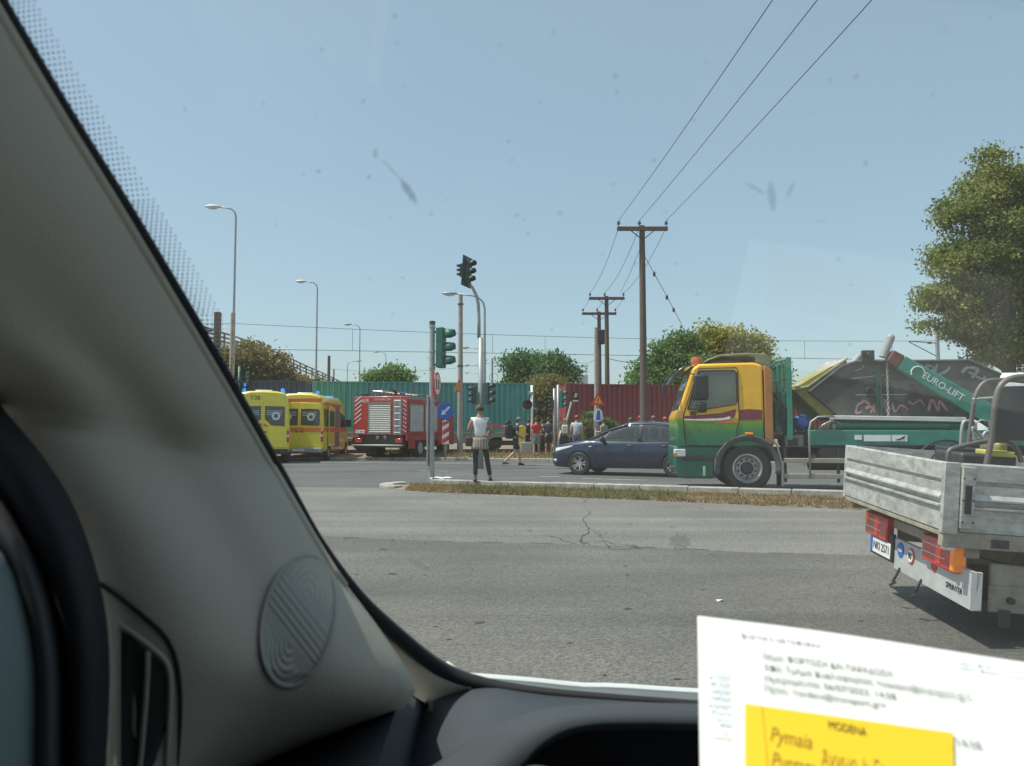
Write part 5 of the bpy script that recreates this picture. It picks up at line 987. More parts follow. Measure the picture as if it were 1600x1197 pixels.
t = thing('plastic_drum', 'pale green plastic jug in the pickup bed at the right edge', 'jug'); t.matrix_world = PK @ Matrix.Translation((.62, .45, Z0)); b = MB(); b.lathe([(.001, 0), (.09, 0), (.10, .03), (.10, .26), (.06, .33), (.03, .35), (.03, .38), (.001, .38)], (0, 0, 0), 'z', 20); b.obj('jug_body', mat('pale_green_plastic', (.25, .55, .35), .4), t, smooth=40)
# ------------------------------------------------------------------ signals and signs
def signal_head(parent, loc, rz, h=.95, m='signal_green', name='signal_head', lenses=True, board=False):
    """three-lamp head; its lamps look along local -Y, turned by rz"""
    k = h/.95; b = MB(); b.box(-.15*k, .15*k, -.10*k, .08*k, 0, h); o = b.obj(name, M[m], parent, bevel=.03*k, loc=loc, rot=(0, 0, rz), seg=3)
    for i in range(3):
        z = h*(.17+.33*i); b = MB(); rows = []
        for yy, rr, dz in ((-.09*k, .125*k, 0), (-.22*k, .125*k, -.0), (-.34*k, .118*k, -.01*k)):
            rows.append([(rr*math.cos(a), yy, z+rr*math.sin(a)+dz) for a in [R(-35+i_*25*.99) if yy > -.3*k else R(-5+i_*19) for i_ in range(11)]])
        b.grid(rows); b.obj('visor', M[m], o, smooth=True, solid=.008*k)
        b = MB(); b.lathe([(.11*k, -.11*k), (.08*k, -.125*k), (.001, -.13*k)], (0, 0, z), 'y', 18); b.obj('lens', M['dark_glass'], o, smooth=30)
    b = MB(); b.box(-.153*k, .153*k, -.103*k, .083*k, h*.335, h*.34); b.box(-.153*k, .153*k, -.103*k, .083*k, h*.665, h*.67); b.obj('joint', M['signal_dark'], o)
    if board: b = MB(); b.prism([(-.28, -.12), (.28, -.12), (.28, h+.12), (-.28, h+.12)], 'y', .03, .045); b.obj('backing_board', M['signal_dark'], o)
    return o
# near signal on the tip of the median
g = G(674, 750, .12); d0 = g.y; t = thing('traffic_light', 'near green traffic light on a grey pole at the tip of the median', 'traffic light', (g.x, d0, .1), 0, 'traffic lights'); zt = W(677, 502, d0).z-.1
b = MB(); b.tube([(0, 0, 0), (0, 0, .9), (.0, 0, zt)], [.075, .066, .062], 20); b.obj('post', M['galv'], t, smooth=40)
b = MB(); b.lathe([(.068, zt-.08), (.072, zt-.08), (.072, zt), (.001, zt+.01)], (0, 0, 0), 'z', 20); b.obj('cap', M['dark_metal'], t, smooth=30)
for z in (.62, 1.32, 1.75, zt-1.15, zt-.75, zt-.15): b = MB(); b.lathe([(.064, 0), (.078, 0), (.078, .04), (.064, .04)], (0, 0, z), 'z', 20); b.obj('clamp', M['steel'], t, smooth=30)
zh = W(697, 575, d0).z-.1
o = signal_head(t, (.20, 0, zh), R(78), .97)
b = MB(); b.box(.05, .14, -.03, .03, zh+.05, zh+.10); b.box(.05, .14, -.03, .03, zh+.84, zh+.89); b.obj('bracket', M['signal_green'], t)
b = MB(); b.box(-.11, -.07, -.09, .02, W(0, 728, d0).z-.1, W(0, 618, d0).z-.1); b.obj('sign_edge', M['galv'], t, bevel=.01)
zs = W(0, 601, d0).z-.1
b = MB(); b.lathe([(.30, -.008), (.30, .008), (.001, .008)], (0, 0, 0), 'y', 36); sg = b.obj('round_sign', M['red_sign'], t, loc=(.13, -.05, zs), rot=(0, 0, R(80)), smooth=30); b = MB(); b.lathe([(.24, -.012), (.24, -.009), (.001, -.009)], (0, 0, 0), 'y', 30); b.obj('sign_face', M['white_sign'], sg); b = MB(); b.box(-.14, -.05, -.016, -.0125, -.12, .12); b.box(.05, .14, -.016, -.0125, -.12, .12); b.obj('symbol', M['black_sign'], sg)
# mast signal behind the woman
d1 = 26; x1 = XA(751, d1); t = thing('traffic_light', 'tall bent-arm mast with a signal head at its top and two lower heads', 'traffic light', (x1, d1, 0), 0, 'traffic lights')
def zz(py, d=d1): return W(800, py, d).z
b = MB(); b.tube([(0, 0, 0), (0, 0, zz(528))], [.10, .085], 16); b.obj('post', M['galv'], t, smooth=True)
P = [(748, 528), (748, 500), (747, 475), (744, 462), (738, 450), (730, 440)]
b = MB(); b.tube([((px-751)/F*d1, 0, zz(py)) for px, py in P], [.06, .055, .055, .055, .05, .05], 14); b.obj('bent_arm', M['galv'], t, smooth=True)
signal_head(t, ((729-751)/F*d1, -.05, zz(443)), R(58), .82, 'signal_dark', board=True).rotation_euler[1] = R(6)
h2 = signal_head(t, ((720-751)/F*d1, .05, zz(432)), R(-75), .45, 'signal_dark', 'side_head')
signal_head(t, ((746-751)/F*d1-.1, -.08, zz(632)), R(-70), .62, 'signal_dark'); signal_head(t, ((762-751)/F*d1, -.08, zz(632)), R(62), .74, 'signal_dark')
# wooden / concrete pole with warning triangle
def triangle(parent, loc, rz, s=.75):
    b = MB(); b.prism([(-s/2, 0), (s/2, 0), (0, s*.87)], 'y', -.006, .006); o = b.obj('warning_sign', M['red_sign'], parent, loc=loc, rot=(0, 0, rz)); q = s*.62
    b = MB(); b.prism([(-q/2, s*.11), (q/2, s*.11), (0, s*.11+q*.87)], 'y', -.012, -.0075); f_ = b.obj('sign_face', M['orange_sign'], o); b = MB(); b.box(-.022, .022, -.017, -.0125, s*.2, s*.45); b.obj('symbol', M['black_sign'], f_); return o
t_, h_ = pole('concrete_pole', 719, 460, 36, .145, .10, M['pole_concrete'], 'tall pale pole with an orange warning triangle, left of the woman', 'pole', .1)
triangle(t_, (-.05, -.22, W(0, 613, 36).z-.1), R(62), .75)
for zq in (h_-.5, h_*.55): b = MB(); b.lathe([(.12, 0), (.14, 0), (.14, .06), (.12, .06)], (0, 0, zq), 'z', 14); b.obj('band', M['dark_metal'], t_)
t_, h_ = pole('concrete_pole', 932, 512, 37, .12, .085, M['pole_concrete'], 'short pale pole with an orange triangle and a small blue sign before the red container', 'pole', .1)
triangle(t_, (.05, -.16, W(0, 633, 37).z-.1), R(20), .72)
b = MB(); b.prism([(-.22, 0), (-.18, .38), (-.06, .50), (.1, .50), (.22, .36), (.24, 0), (.1, -.12), (-.12, -.12)], 'y', -.012, .0); o = b.obj('panel', M['white_sign'], t_, loc=(.04, -.16, W(0, 655, 37).z-.1)); b = MB(); b.prism([(-.10, -.05), (.14, -.05), (.10, .42), (-.02, .42)], 'y', -.018, -.013); b.obj('blue_figure', M['blue_sign'], o)
b = MB(); b.box(-.16, .02, -.2, -.12, .0, .3); b.obj('bracket', M['galv'], t_, loc=(0, 0, W(0, 655, 37).z-.5))
# keep-left disc and chevron post
d2 = 32.6; t = thing('keep_left_sign', 'blue disc with white arrow above a red and white striped post', 'road sign', (XA(696, d2), d2, .05)); 
def z2(py): return W(700, py, d2).z-.05
b = MB(); b.tube([(0, 0, 0), (.02, 0, z2(630))], .035, 10); b.obj('post', M['galv'], t, smooth=True)
b = MB(); b.lathe([(.37, -.01), (.37, .01), (.001, .01)], (0, 0, 0), 'y', 36); o = b.obj('disc', M['blue_sign'], t, loc=(0, -.06, z2(642)), rot=(0, 0, R(30)), smooth=30)
b = MB(); q = Matrix.Rotation(R(48), 4, 'Y'); vs = [(-.045, .0, .26), (.045, 0, .26), (.045, 0, -.08), (.13, 0, -.06), (0, 0, -.27), (-.13, 0, -.06), (-.045, 0, -.08)]; b.add([q @ Vector((x, -.016, z)) for x, _, z in vs]+[q @ Vector((x, -.0125, z)) for x, _, z in vs], [tuple(range(7)), tuple(range(13, 6, -1))]+[(i, (i+1) % 7, 7+(i+1) % 7, 7+i) for i in range(7)]); b.obj('arrow', M['white_sign'], o)
zb_, zt_ = z2(694), z2(657); b = MB(); b.box(-.15, .15, -.045, -.035, zb_, zt_); cp_ = b.obj('striped_panel', M['white_sign'], t, rot=(0, 0, R(25))); b = MB()
hh = zt_-zb_
for k in range(3): z = zb_+hh*(.02+k*.36); b.prism([(-.148, max(z-.0, zb_)), (.148, z+.16), (.148, min(z+.36, zt_)), (-.148, z+.18)], 'y', -.05, -.0455)
b.obj('red_stripes', M['red_sign'], cp_)
# crossing signal with two round lamps
d3 = 36; t = thing('crossing_signal', 'railway crossing signal with two round dark lamps on a white pole', 'railway signal', (XA(831, d3), d3, .1)); z3 = lambda py: W(800, py, d3).z-.1
b = MB(); b.tube([(0, 0, 0), (0, 0, z3(602))], .06, 12); b.obj('post', M['white_paint'], t, smooth=True); b = MB(); b.box(-.42, .60, -.03, .03, z3(640), z3(637)); b.obj('crossbar', M['galv'], t)
for x in (-.21, .40):
    b = MB(); b.lathe([(.235, .02), (.235, -.02), (.10, -.03), (.001, -.03)], (x, -.05, z3(632)), 'y', 28); o = b.obj('backing_disc', M['black_plastic'], t, smooth=30)
    b = MB(); b.lathe([(.14, -.035), (.13, -.06), (.001, -.075)], (x, -.05, z3(632)), 'y', 20); b.obj('lamp', M['dark_red_lens'], o, smooth=True)
    b = MB(); b.grid([[(x+.16*math.cos(R(20+14*i)), y, z3(632)+.16*math.sin(R(20+14*i))) for i in range(11)] for y in (-.07, -.28)]); b.obj('visor', M['black_plastic'], o, smooth=True, solid=.01)
b = MB(); b.box(-.15, .1, -.1, .1, z3(617), z3(612)); b.obj('bell', M['grey_paint'], t, bevel=.02)
# barrier drive and boom
t = thing('level_crossing_barrier', 'yellow level crossing barrier drive with a red and white boom', 'barrier', (XA(815, 35.5), 35.5, .1)); z4 = lambda py: W(800, py, 35.5).z-.1
b = MB(); b.prism([(-.15, 0), (-.12, .9), (-.2, z4(668)), (.0, z4(664)), (.22, z4(668)), (.16, .9), (.18, 0)], 'y', -.2, .2); b.obj('drive_housing', mat('barrier_yellow', (.6, .45, .04), .5, dirt=(.3, .22, .08)), t, bevel=.03)
b = MB(); b.box(-1.9, -.2, -.05, -.01, z4(667.5), z4(665)); o = b.obj('boom', M['grey_paint'], t, bevel=.01); b = MB(); b.box(-1.5, -.9, -.06, -.0505, z4(669), z4(664)); b.obj('red_band', M['red_sign'], o)
# two signals in front of the red container
d5 = 33; z5 = lambda py: W(800, py, d5).z-.1
t = thing('traffic_light', 'traffic light head on a thin pole right of the crossing signal', 'traffic light', (XA(866, d5), d5, .1), 0, 'traffic lights'); b = MB(); b.tube([(0, 0, 0), (0, 0, z5(607))], .055, 12); b.obj('post', M['galv'], t, smooth=True); signal_head(t, (-.12, -.1, z5(638)), R(-60), .52, 'signal_dark')
t = thing('traffic_light', 'traffic light facing right on a grey pole at the left edge of the red container', 'traffic light', (XA(872, 34.5), 34.5, .1), 0, 'traffic lights'); b = MB(); b.tube([(0, 0, 0), (0, 0, W(0, 605, 34.5).z)], .06, 12); b.obj('post', M['galv'], t, smooth=True); signal_head(t, (.16, -.05, W(0, 637, 34.5).z-.1), R(62), .78, 'signal_green')
t = thing('traffic_light', 'traffic light pole beyond the first ambulance, beside the pillar', 'traffic light', (XA(373, 38), 38, 0), 0, 'traffic lights'); b = MB(); b.tube([(0, 0, 0), (0, 0, W(0, 573, 38).z)], .07, 12); b.obj('post', M['signal_green'], t, smooth=True); signal_head(t, (.42, 0, W(0, 600, 38).z), R(40), .62, 'signal_dark'); b = MB(); b.tube([(0, 0, W(0, 590, 38).z), (.42, 0, W(0, 590, 38).z)], .03, 6); b.obj('bracket', M['signal_dark'], t)
b = MB(); b.lathe([(.06, 0), (.06, .16), (.001, .18)], (.35, -.2, W(0, 604, 38).z), 'z', 12); b.obj('blue_lamp', M['blue_lens'], t, smooth=40)
# roadside cabinet and papers
t = thing('cabinet', 'small grey roadside cabinet behind the walking man', 'cabinet', (XA(822, 35), 35.2, .1)); b = MB(); b.box(-.25, .3, -.15, .15, 0, .65); b.obj('housing', M['grey_paint'], t, bevel=.02); b = MB(); b.box(-.2, .25, -.16, -.151, .05, .58); b.obj('door', M['grey_paint'], t, bevel=.004)
gp = G(690, 751, .12)
for i, (dx, dy, s) in enumerate(((-.05, 0, .2), (.13, .04, .16), (-.2, -.03, .12))):
    b = MB(); rows = [[(s*(u-.5)*1.3+random.uniform(-.02, .02), s*(v-.5)+random.uniform(-.02, .02), .03+random.uniform(0, .05)) for u in (0, .33, .66, 1)] for v in (0, .5, 1)]; b.grid(rows); o = b.obj('paper_litter', M['white_sign'], smooth=False, loc=(gp.x+dx, gp.y+dy, .13), solid=.002)
    tag(o, ['largest crumpled white paper on the kerb at the foot of the near signal', 'crumpled white paper right of the largest one on the kerb', 'small crumpled white paper closest to the signal pole'][i], 'paper litter', 'papers dropped at the signal pole')
gp = G(1121, 941); b = MB(); b.grid([[(0, 0, .004), (.05, .01, .02)], [(.0, .035, .012), (.045, .04, .01)], [(.01, .06, .004), (.05, .065, .006)]]); tag(b.obj('litter_scrap', M['white_sign'], loc=gp, solid=.002), 'tiny white scrap lying on the near asphalt left of the pickup', 'litter')

# ------------------------------------------------------------------ people
def skinmesh(name, vs, es, rs, m, parent, root=0, sub=1):
    me = bpy.data.meshes.new('tmp'); me.from_pydata([tuple(v) for v in vs], es, []); o = bpy.data.objects.new('tmp', me); COL.objects.link(o)
    q = o.modifiers.new('skin', 'SKIN'); q.use_smooth_shade = True; q.branch_smoothing = .3
    for i, r in enumerate(rs):
        sv = me.skin_vertices[0].data[i]; sv.radius = r if isinstance(r, tuple) else (r, r); sv.use_root = (i == root)
    if sub: s = o.modifiers.new('sub', 'SUBSURF'); s.levels = sub; s.render_levels = sub
    bpy.context.view_layer.update(); nm = bpy.data.meshes.new_from_object(o.evaluated_get(bpy.context.evaluated_depsgraph_get())); bpy.data.objects.remove(o)
    nm.materials.clear(); nm.materials.append(m); nm.polygons.foreach_set('use_smooth', [True]*len(nm.polygons)); nm.polygons.foreach_set('material_index', [0]*len(nm.polygons))
    r_ = bpy.data.objects.new(name, nm); COL.objects.link(r_); r_.parent = parent; return r_
J0 = dict(pelvis=(0, 0, .96), spine=(0, 0, 1.13), chest=(0, 0, 1.33), neck=(0, -.005, 1.49), head=(0, .01, 1.62), shl=(-.185, 0, 1.42), shr=(.185, 0, 1.42), ell=(-.24, -.03, 1.14), elr=(.24, -.03, 1.14), wrl=(-.25, .05, .90), wrr=(.25, .05, .90),
          hil=(-.095, 0, .90), hir=(.095, 0, .90), knl=(-.11, .02, .50), knr=(.11, .02, .50), anl=(-.12, -.02, .09), anr=(.12, -.02, .09))
CL = {}
def cloth(c, rough=.85):
    k = tuple(c)
    if k not in CL: CL[k] = mat('cloth', c, rough, var=.15, scale=8)
    return CL[k]
def person(label, loc, rz, H=1.75, pose={}, shirt=(.1, .1, .1), legs=(.05, .05, .06), shoes=(.03, .03, .03), skin='skin', hair='hair_dark', cap=None, sleeves=True, shorts=False, group=None, long_sleeves=False, look=0, lean=0, slim=1):
    t = thing('person', label, 'person', loc, rz, group); k = H/1.75; t.scale = (k, k, k); J = {a: Vector(p) for a, p in J0.items()}
    for a, p in pose.items(): J[a] = Vector(p)
    f = slim; sm = M[skin]
    names = ['pelvis', 'spine', 'chest', 'neck', 'head', 'shl', 'ell', 'wrl', 'shr', 'elr', 'wrr', 'hil', 'knl', 'anl', 'hir', 'knr', 'anr']; vs = [J[n] for n in names]
    hl = J['wrl']+(J['wrl']-J['ell']).normalized()*.075; hr = J['wrr']+(J['wrr']-J['elr']).normalized()*.075; vs += [hl, hr]
    tl = J['anl']+Vector((-.02, .14, -.05)); tr_ = J['anr']+Vector((.02, .14, -.05)); vs += [tl, tr_]
    es = [(0, 1), (1, 2), (2, 3), (3, 4), (2, 5), (5, 6), (6, 7), (2, 8), (8, 9), (9, 10), (0, 11), (11, 12), (12, 13), (0, 14), (14, 15), (15, 16), (7, 17), (10, 18), (13, 19), (16, 20)]
    rs = [(.135*f, .10*f), (.12*f, .09*f), (.145*f, .10*f), .066, .062, .055*f, .040, .028, .055*f, .040, .028, .085*f, .055, .038, .085*f, .055, .038, (.036, .016), (.036, .016), .025, .025]
    body = skinmesh('body', vs, es, rs, sm, t)
    # head with nose, ears, chin and eyes, and the fingers, joined into the body mesh
    hc = J['head']+Vector((0, .015, .02)); qh = Matrix.Rotation(look, 4, 'Z'); b = MB(); rows = []
    for j in range(13):
        th = PI*j/12; row = []
        for i in range(18):
            ph = 2*PI*i/18; x, y, z = math.sin(th)*math.cos(ph), math.sin(th)*math.sin(ph), math.cos(th); sx_ = .077; sy_ = .098
            if z < -.1: q_s = 1-.34*(-z-.1); sx_ *= q_s; sy_ *= (1-.15*(-z-.1)); y += .10*(-z-.1)
            v = Vector((x*sx_, y*sy_, z*.118)); row.append(qh @ v+hc)
        rows.append(row)
    b.grid(rows, close=True)
    fz = lambda x, y, z: qh @ Vector((x, y, z))+hc
    b.add([fz(-.014, .092, -.03), fz(.014, .092, -.03), fz(0, .122, -.028), fz(0, .094, .022)], [(0, 1, 2), (0, 2, 3), (1, 3, 2)])
    for s in (-1, 1): b.ball(fz(s*.080, -.005, -.005), (.012, .02, .030), 8, 6)
    for hand, wr, el in ((hl, J['wrl'], J['ell']), (hr, J['wrr'], J['elr'])):
        d_ = (wr-el).normalized(); sd_ = d_.cross(Vector((1, 0, 0))); sd_ = sd_.normalized() if sd_.length > .1 else Vector((0, 1, 0)); nn = d_.cross(sd_)
        for q in range(4):
            o_ = hand+sd_*(-.028+.019*q); L_ = (.066, .078, .072, .056)[q]; b.tube([o_-d_*.01, o_+d_*L_*.5, o_+d_*L_*.85+nn*.012, o_+d_*L_+nn*.028], [.009, .009, .008, .006], 6)
        o_ = hand-d_*.05-sd_*.03; b.tube([o_, o_-sd_*.028+d_*.022, o_-sd_*.036+d_*.05], [.011, .010, .008], 6)
    b.mesh('x', sm); hm = b.mesh('h', sm, True); bm = bmesh.new(); bm.from_mesh(body.data); bm.from_mesh(hm); bm.to_mesh(body.data); bm.free(); body.data.polygons.foreach_set('use_smooth', [True]*len(body.data.polygons))
    b = MB()
    for s in (-1, 1): b.ball(fz(s*.028, .087, .008), (.010, .006, .006), 8, 5)
    b.tube([fz(-.022, .092, -.062), fz(0, .097, -.060), fz(.022, .092, -.062)], .004, 5); b.obj('face_features', M['hair_dark'], body)
    # shirt
    g = 1.13; vs = [J['pelvis']-Vector((0, 0, .02)), J['spine'], J['chest'], J['neck'].lerp(J['chest'], .18), J['shl'], J['ell'].lerp(J['shl'], .35 if sleeves else .93), J['shr'], J['elr'].lerp(J['shr'], .35 if sleeves else .93)]
    es = [(0, 1), (1, 2), (2, 3), (2, 4), (4, 5), (2, 6), (6, 7)]; rs = [(.155*f, .125*f), (.145*f, .115*f), (.168*f, .122*f), .088, .075*f, .062 if sleeves else .06, .075*f, .062 if sleeves else .06]
    if long_sleeves: n0 = len(vs); vs[5] = J['ell']; vs[7] = J['elr']; rs[5] = rs[7] = .05; vs += [J['wrl'].lerp(J['ell'], .1), J['wrr'].lerp(J['elr'], .1)]; es += [(5, n0), (7, n0+1)]; rs += [.038, .038]
    skinmesh('shirt', vs, es, rs, cloth(shirt), t)
    en = .25 if shorts else .88
    vs = [J['pelvis'].lerp(J['spine'], .7), J['pelvis'], J['hil'], J['knl'] if not shorts else J['knl'].lerp(J['hil'], .12), J['hir'], J['knr'] if not shorts else J['knr'].lerp(J['hir'], .12)]; es = [(0, 1), (1, 2), (2, 3), (1, 4), (4, 5)]; kr = .062 if not shorts else .082; rs = [(.135*f, .105*f), (.15*f, .118*f), .098*f, kr, .098*f, kr]
    if not shorts: vs += [J['anl'].lerp(J['knl'], 1-en), J['anr'].lerp(J['knr'], 1-en)]; es += [(3, 6), (5, 7)]; rs += [.054, .054]
    skinmesh('shorts' if shorts else 'trousers', vs, es, rs, cloth(legs), t, 1)
    for an, s in ((J['anl'], -1), (J['anr'], 1)):
        b = MB(); rows = []
        for y, w_, hh_ in ((-.075, .03, .05), (-.06, .042, .085), (-.01, .045, .095), (.06, .046, .07), (.13, .048, .05), (.175, .035, .03)):
            rows.append([(an.x+s*.005+w_*math.cos(a), an.y+y, max(an.z-.09, 0)+hh_*.5+hh_*.5*math.sin(a)) for a in [2*PI*i/12 for i in range(12)]])
        b.grid(rows, close=True); b.add(rows[0], [tuple(range(12))]); b.add(rows[-1], [tuple(range(12))]); b.obj('shoe', cloth(shoes, .6), t, smooth=True)
    # hair or cap
    b = MB(); rows = []
    for j in range(9):
        th = PI*.60*j/8; row = []
        for i in range(18):
            ph = 2*PI*i/18; x, y, z = math.sin(th)*math.cos(ph), math.sin(th)*math.sin(ph), math.cos(th); 
            if y > .55 and z < .35: z = .35+(.35-z)*-.1; 
            row.append(qh @ Vector((x*.086, y*.104-.008, z*.128+.006+.003*math.sin(i*5+j*3)))+hc)
        rows.append(row)
    b.grid(rows, close=True); b.obj('hair', M[hair], t, smooth=True, solid=.006)
    if cap:
        b = MB(); rows = []
        for j in range(6): th = PI*.42*j/5; rows.append([qh @ Vector((math.sin(th)*math.cos(2*PI*i/18)*.097, math.sin(th)*math.sin(2*PI*i/18)*.115-.004, math.cos(th)*.13+.022))+hc for i in range(18)])
        b.grid(rows, close=True); P = [qh @ Vector((.075*math.cos(a), .08+.11*math.sin(a), .045-.02*math.sin(a)))+hc for a in [PI*i/8 for i in range(9)]]; b.add(P+[p+Vector((0, 0, .008)) for p in P], [tuple(range(9)), tuple(range(17, 8, -1))]+[(i, i+1, 10+i, 9+i) for i in range(8)]+[(8, 0, 9, 17)]); b.obj('cap', cloth(cap), t, smooth=35)
    return t, J
# the woman on the kerb
wy = 17.35; wx = XA(750, wy)
t, J = person('person standing on the median kerb in a white sleeveless top and dark leggings, back turned', (wx, wy, .135), R(6), 1.74, dict(ell=(-.27, -.02, 1.17), elr=(.27, .0, 1.16), wrl=(-.20, .17, 1.22), wrr=(.22, .19, 1.10), hil=(-.09, 0, .90), hir=(.10, 0, .90), knl=(-.10, .0, .49), knr=(.17, .03, .49), anl=(-.10, -.02, .09), anr=(.24, .02, .09), shl=(-.175, 0, 1.41), shr=(.175, 0, 1.41)), shirt=(.78, .78, .80), legs=(.02, .025, .03), skin='skin_tan', hair='hair_dark', sleeves=False, slim=.98)
band = mat('cloth_striped', (.2, .18, .12), .9); n = band.node_tree.nodes; l = band.node_tree.links; wv = n.new('ShaderNodeTexWave'); wv.bands_direction = 'X'; wv.inputs['Scale'].default_value = 9; wv.inputs['Distortion'].default_value = 1.5; tc = n.new('ShaderNodeTexCoord'); l.new(tc.outputs['Object'], wv.inputs['Vector']); cr = n.new('ShaderNodeValToRGB'); cr.color_ramp.elements[0].color = (.05, .045, .03, 1); cr.color_ramp.elements[0].position = .35; cr.color_ramp.elements[1].color = (.55, .5, .38, 1); cr.color_ramp.elements[1].position = .65; l.new(wv.outputs[0], cr.inputs[0]); l.new(cr.outputs[0], n['Principled BSDF'].inputs['Base Color'])
b = MB(); rows = []
for z, r_ in ((1.0, .172), (.95, .178), (.88, .186), (.80, .192), (.74, .195)): rows.append([(r_*math.cos(2*PI*i/36)*(1+.02*math.sin(i*3)), r_*.78*math.sin(2*PI*i/36)*(1+.03*math.sin(i*5)), z+.012*math.sin(i*2.3)) for i in range(36)])
b.grid(rows, close=True); b.obj('waist_cloth', band, t, smooth=True, solid=.01)
b = MB(); hc = J['head']+Vector((0, .0, .05)); b.lathe([(.088, -.02), (.093, .0), (.092, .045), (.088, .05)], hc, 'z', 20); b.obj('headband', cloth((.16, .15, .07)), t, smooth=True)
tb = thing('shoulder_bag', 'dark bag hanging at the left hip of the person in the white top', 'bag', (wx-.23, wy-.03, .135+.80)); b = MB(); b.box(-.10, .08, -.07, .07, 0, .22); b.obj('bag_body', cloth((.05, .04, .045)), tb, bevel=.04, seg=3); b = MB(); b.tube([(0, .02, .2), (.08, .06, .45), (.2, .0, .62)], .008, 5); b.obj('strap', cloth((.10, .06, .05)), tb)
# the walking man
wy = 28.5; wx = XA(805, wy)
t, J = person('person in dark shorts striding right across the far road with a big red backpack', (wx, wy, 0.0), R(-80), 1.76, dict(shl=(-.18, .04, 1.42), shr=(.18, .04, 1.42), chest=(0, .05, 1.33), neck=(0, .09, 1.48), head=(0, .13, 1.61), ell=(-.23, .02, 1.15), elr=(.23, .03, 1.15), wrl=(-.2, .22, 1.03), wrr=(.2, .24, 1.04), knl=(-.10, .17, .52), anl=(-.10, .20, .09), knr=(.10, -.03, .50), anr=(.10, -.42, .14)), shirt=(.03, .035, .045), legs=(.035, .035, .045), skin='skin', cap=(.12, .13, .15), shorts=True, long_sleeves=False)
q = Matrix.Translation((wx, wy, 0)) @ Matrix.Rotation(R(-80), 4, 'Z')
tb = thing('backpack', 'large red and dark hiking backpack with a roll on top, carried by the walking person', 'backpack', q @ Vector((0, -.20, .98)), R(-80)); b = MB(); b.box(-.17, .17, -.16, .10, .0, .50); b.obj('pack', cloth((.03, .035, .05)), tb, bevel=.06, seg=3); b = MB(); b.box(-.15, .15, -.22, -.15, .14, .46); b.obj('front_pocket', cloth((.22, .02, .03)), tb, bevel=.05, seg=3); b = MB(); b.lathe([(.001, -.2), (.085, -.2), (.09, -.15), (.09, .15), (.085, .2), (.001, .2)], (0, -.06, .60), 'x', 14); b.obj('bed_roll', cloth((.05, .05, .06)), tb, smooth=35)
for x in (-.1, .1): b = MB(); b.tube([(x, .08, .48), (x, .22, .50), (x, .32, .30), (x*1.3, .26, .08)], .018, 6); b.obj('strap', cloth((.02, .02, .02)), tb, smooth=True)
# the group on the verge
vz = .12
def at_(px, d): return (XA(px, d), d, vz)
person('person in a bright red top and grey shorts beside the crossing signal', at_(838, 34.6), R(15), 1.72, dict(wrr=(.2, .2, 1.1)), shirt=(.55, .02, .03), legs=(.25, .25, .25), group='people gathered at the crossing', shorts=True)
person('person in black seen between the barrier drive and the red top', at_(826, 36.6), R(30), 1.7, {}, shirt=(.02, .02, .02), legs=(.02, .02, .02), group='people gathered at the crossing')
person('broad person in a dark navy shirt and shorts left of the thin signal pole', at_(857, 35), R(5), 1.76, dict(wrl=(-.12, .2, 1.1), wrr=(.12, .2, 1.1)), shirt=(.035, .045, .07), legs=(.02, .02, .03), group='people gathered at the crossing', shorts=True, slim=1.25)
person('person in a red cap just behind the traffic light pole', at_(873, 36), R(-20), 1.78, {}, shirt=(.06, .05, .07), legs=(.03, .03, .04), cap=(.45, .03, .05), group='people gathered at the crossing')
person('blond person in a dark tank top carrying a cream backpack', at_(882, 33), R(10), 1.66, dict(wrl=(-.28, -.05, .95)), shirt=(.05, .05, .05), legs=(.03, .03, .035), hair='hair_blond', sleeves=False, group='people gathered at the crossing')
p_ = at_(882, 33); tb = thing('backpack', 'small cream backpack on the back of the blond person', 'backpack', (p_[0], p_[1]-.17, vz+1.02)); b = MB(); b.box(-.14, .14, -.08, .06, 0, .38); b.obj('pack', cloth((.55, .52, .40)), tb, bevel=.05, seg=3)
b = MB(); b.tube([(0, 0, 0), (.3, 0, 1.15)], .045, 10); tb = thing('cardboard_tube', 'long pale tube held up slanting by the blond person', 'tube', (p_[0]+.02, p_[1]+.2, vz+1.25)); b.obj('tube_body', mat('tube_pale', (.5, .48, .42), .7), tb, smooth=40)
b = MB(); b.tube([(-.38, -.1, .0), (-.15, -.1, 1.0)], .03, 8); tb = thing('walking_stick', 'grey pole leaning left of the blond person', 'stick', (p_[0], p_[1], vz+.2)); b.obj('stick', M['galv'], tb, smooth=True)
person('person in a pale blue shirt with a red cap just left of the concrete pole', at_(901, 32.6), R(-10), 1.78, dict(wrl=(-.15, .2, 1.0), wrr=(.15, .2, 1.0)), shirt=(.42, .47, .52), legs=(.08, .10, .16), cap=(.4, .05, .05), group='people gathered at the crossing', slim=1.2)
person('person in a grey green shirt right of the concrete pole', at_(943, 35.5), R(40), 1.68, dict(wrl=(-.2, .25, 1.15), wrr=(.2, .25, 1.15)), shirt=(.22, .24, .22), legs=(.05, .05, .05), group='people gathered at the crossing')
for px, c, lb, h_ in ((1000, (.55, .03, .04), 'person with a bright red cap above the hatchback roof, left of the wooden pole', 1.80), (1021, (.3, .1, .12), 'person with a dull red cap above the hatchback roof, beside the wooden pole', 1.80), (1039, (.55, .06, .06), 'person with a red cap above the hatchback roof, nearest the lorry', 1.75), (985, (.1, .1, .1), 'person in a dark cap above the hatchback roof, leftmost of that row', 1.72)):
    person(lb, at_(px, 35), R(random.uniform(-40, 40)), h_, {}, shirt=(.06, .07, .09), legs=(.03, .03, .04), cap=c, group='people behind the hatchback')
person('person in dark clothes partly hidden by shrubs behind the walking man', at_(848, 37), R(60), 1.66, {}, shirt=(.05, .07, .06), legs=(.03, .03, .03), group='people gathered at the crossing')
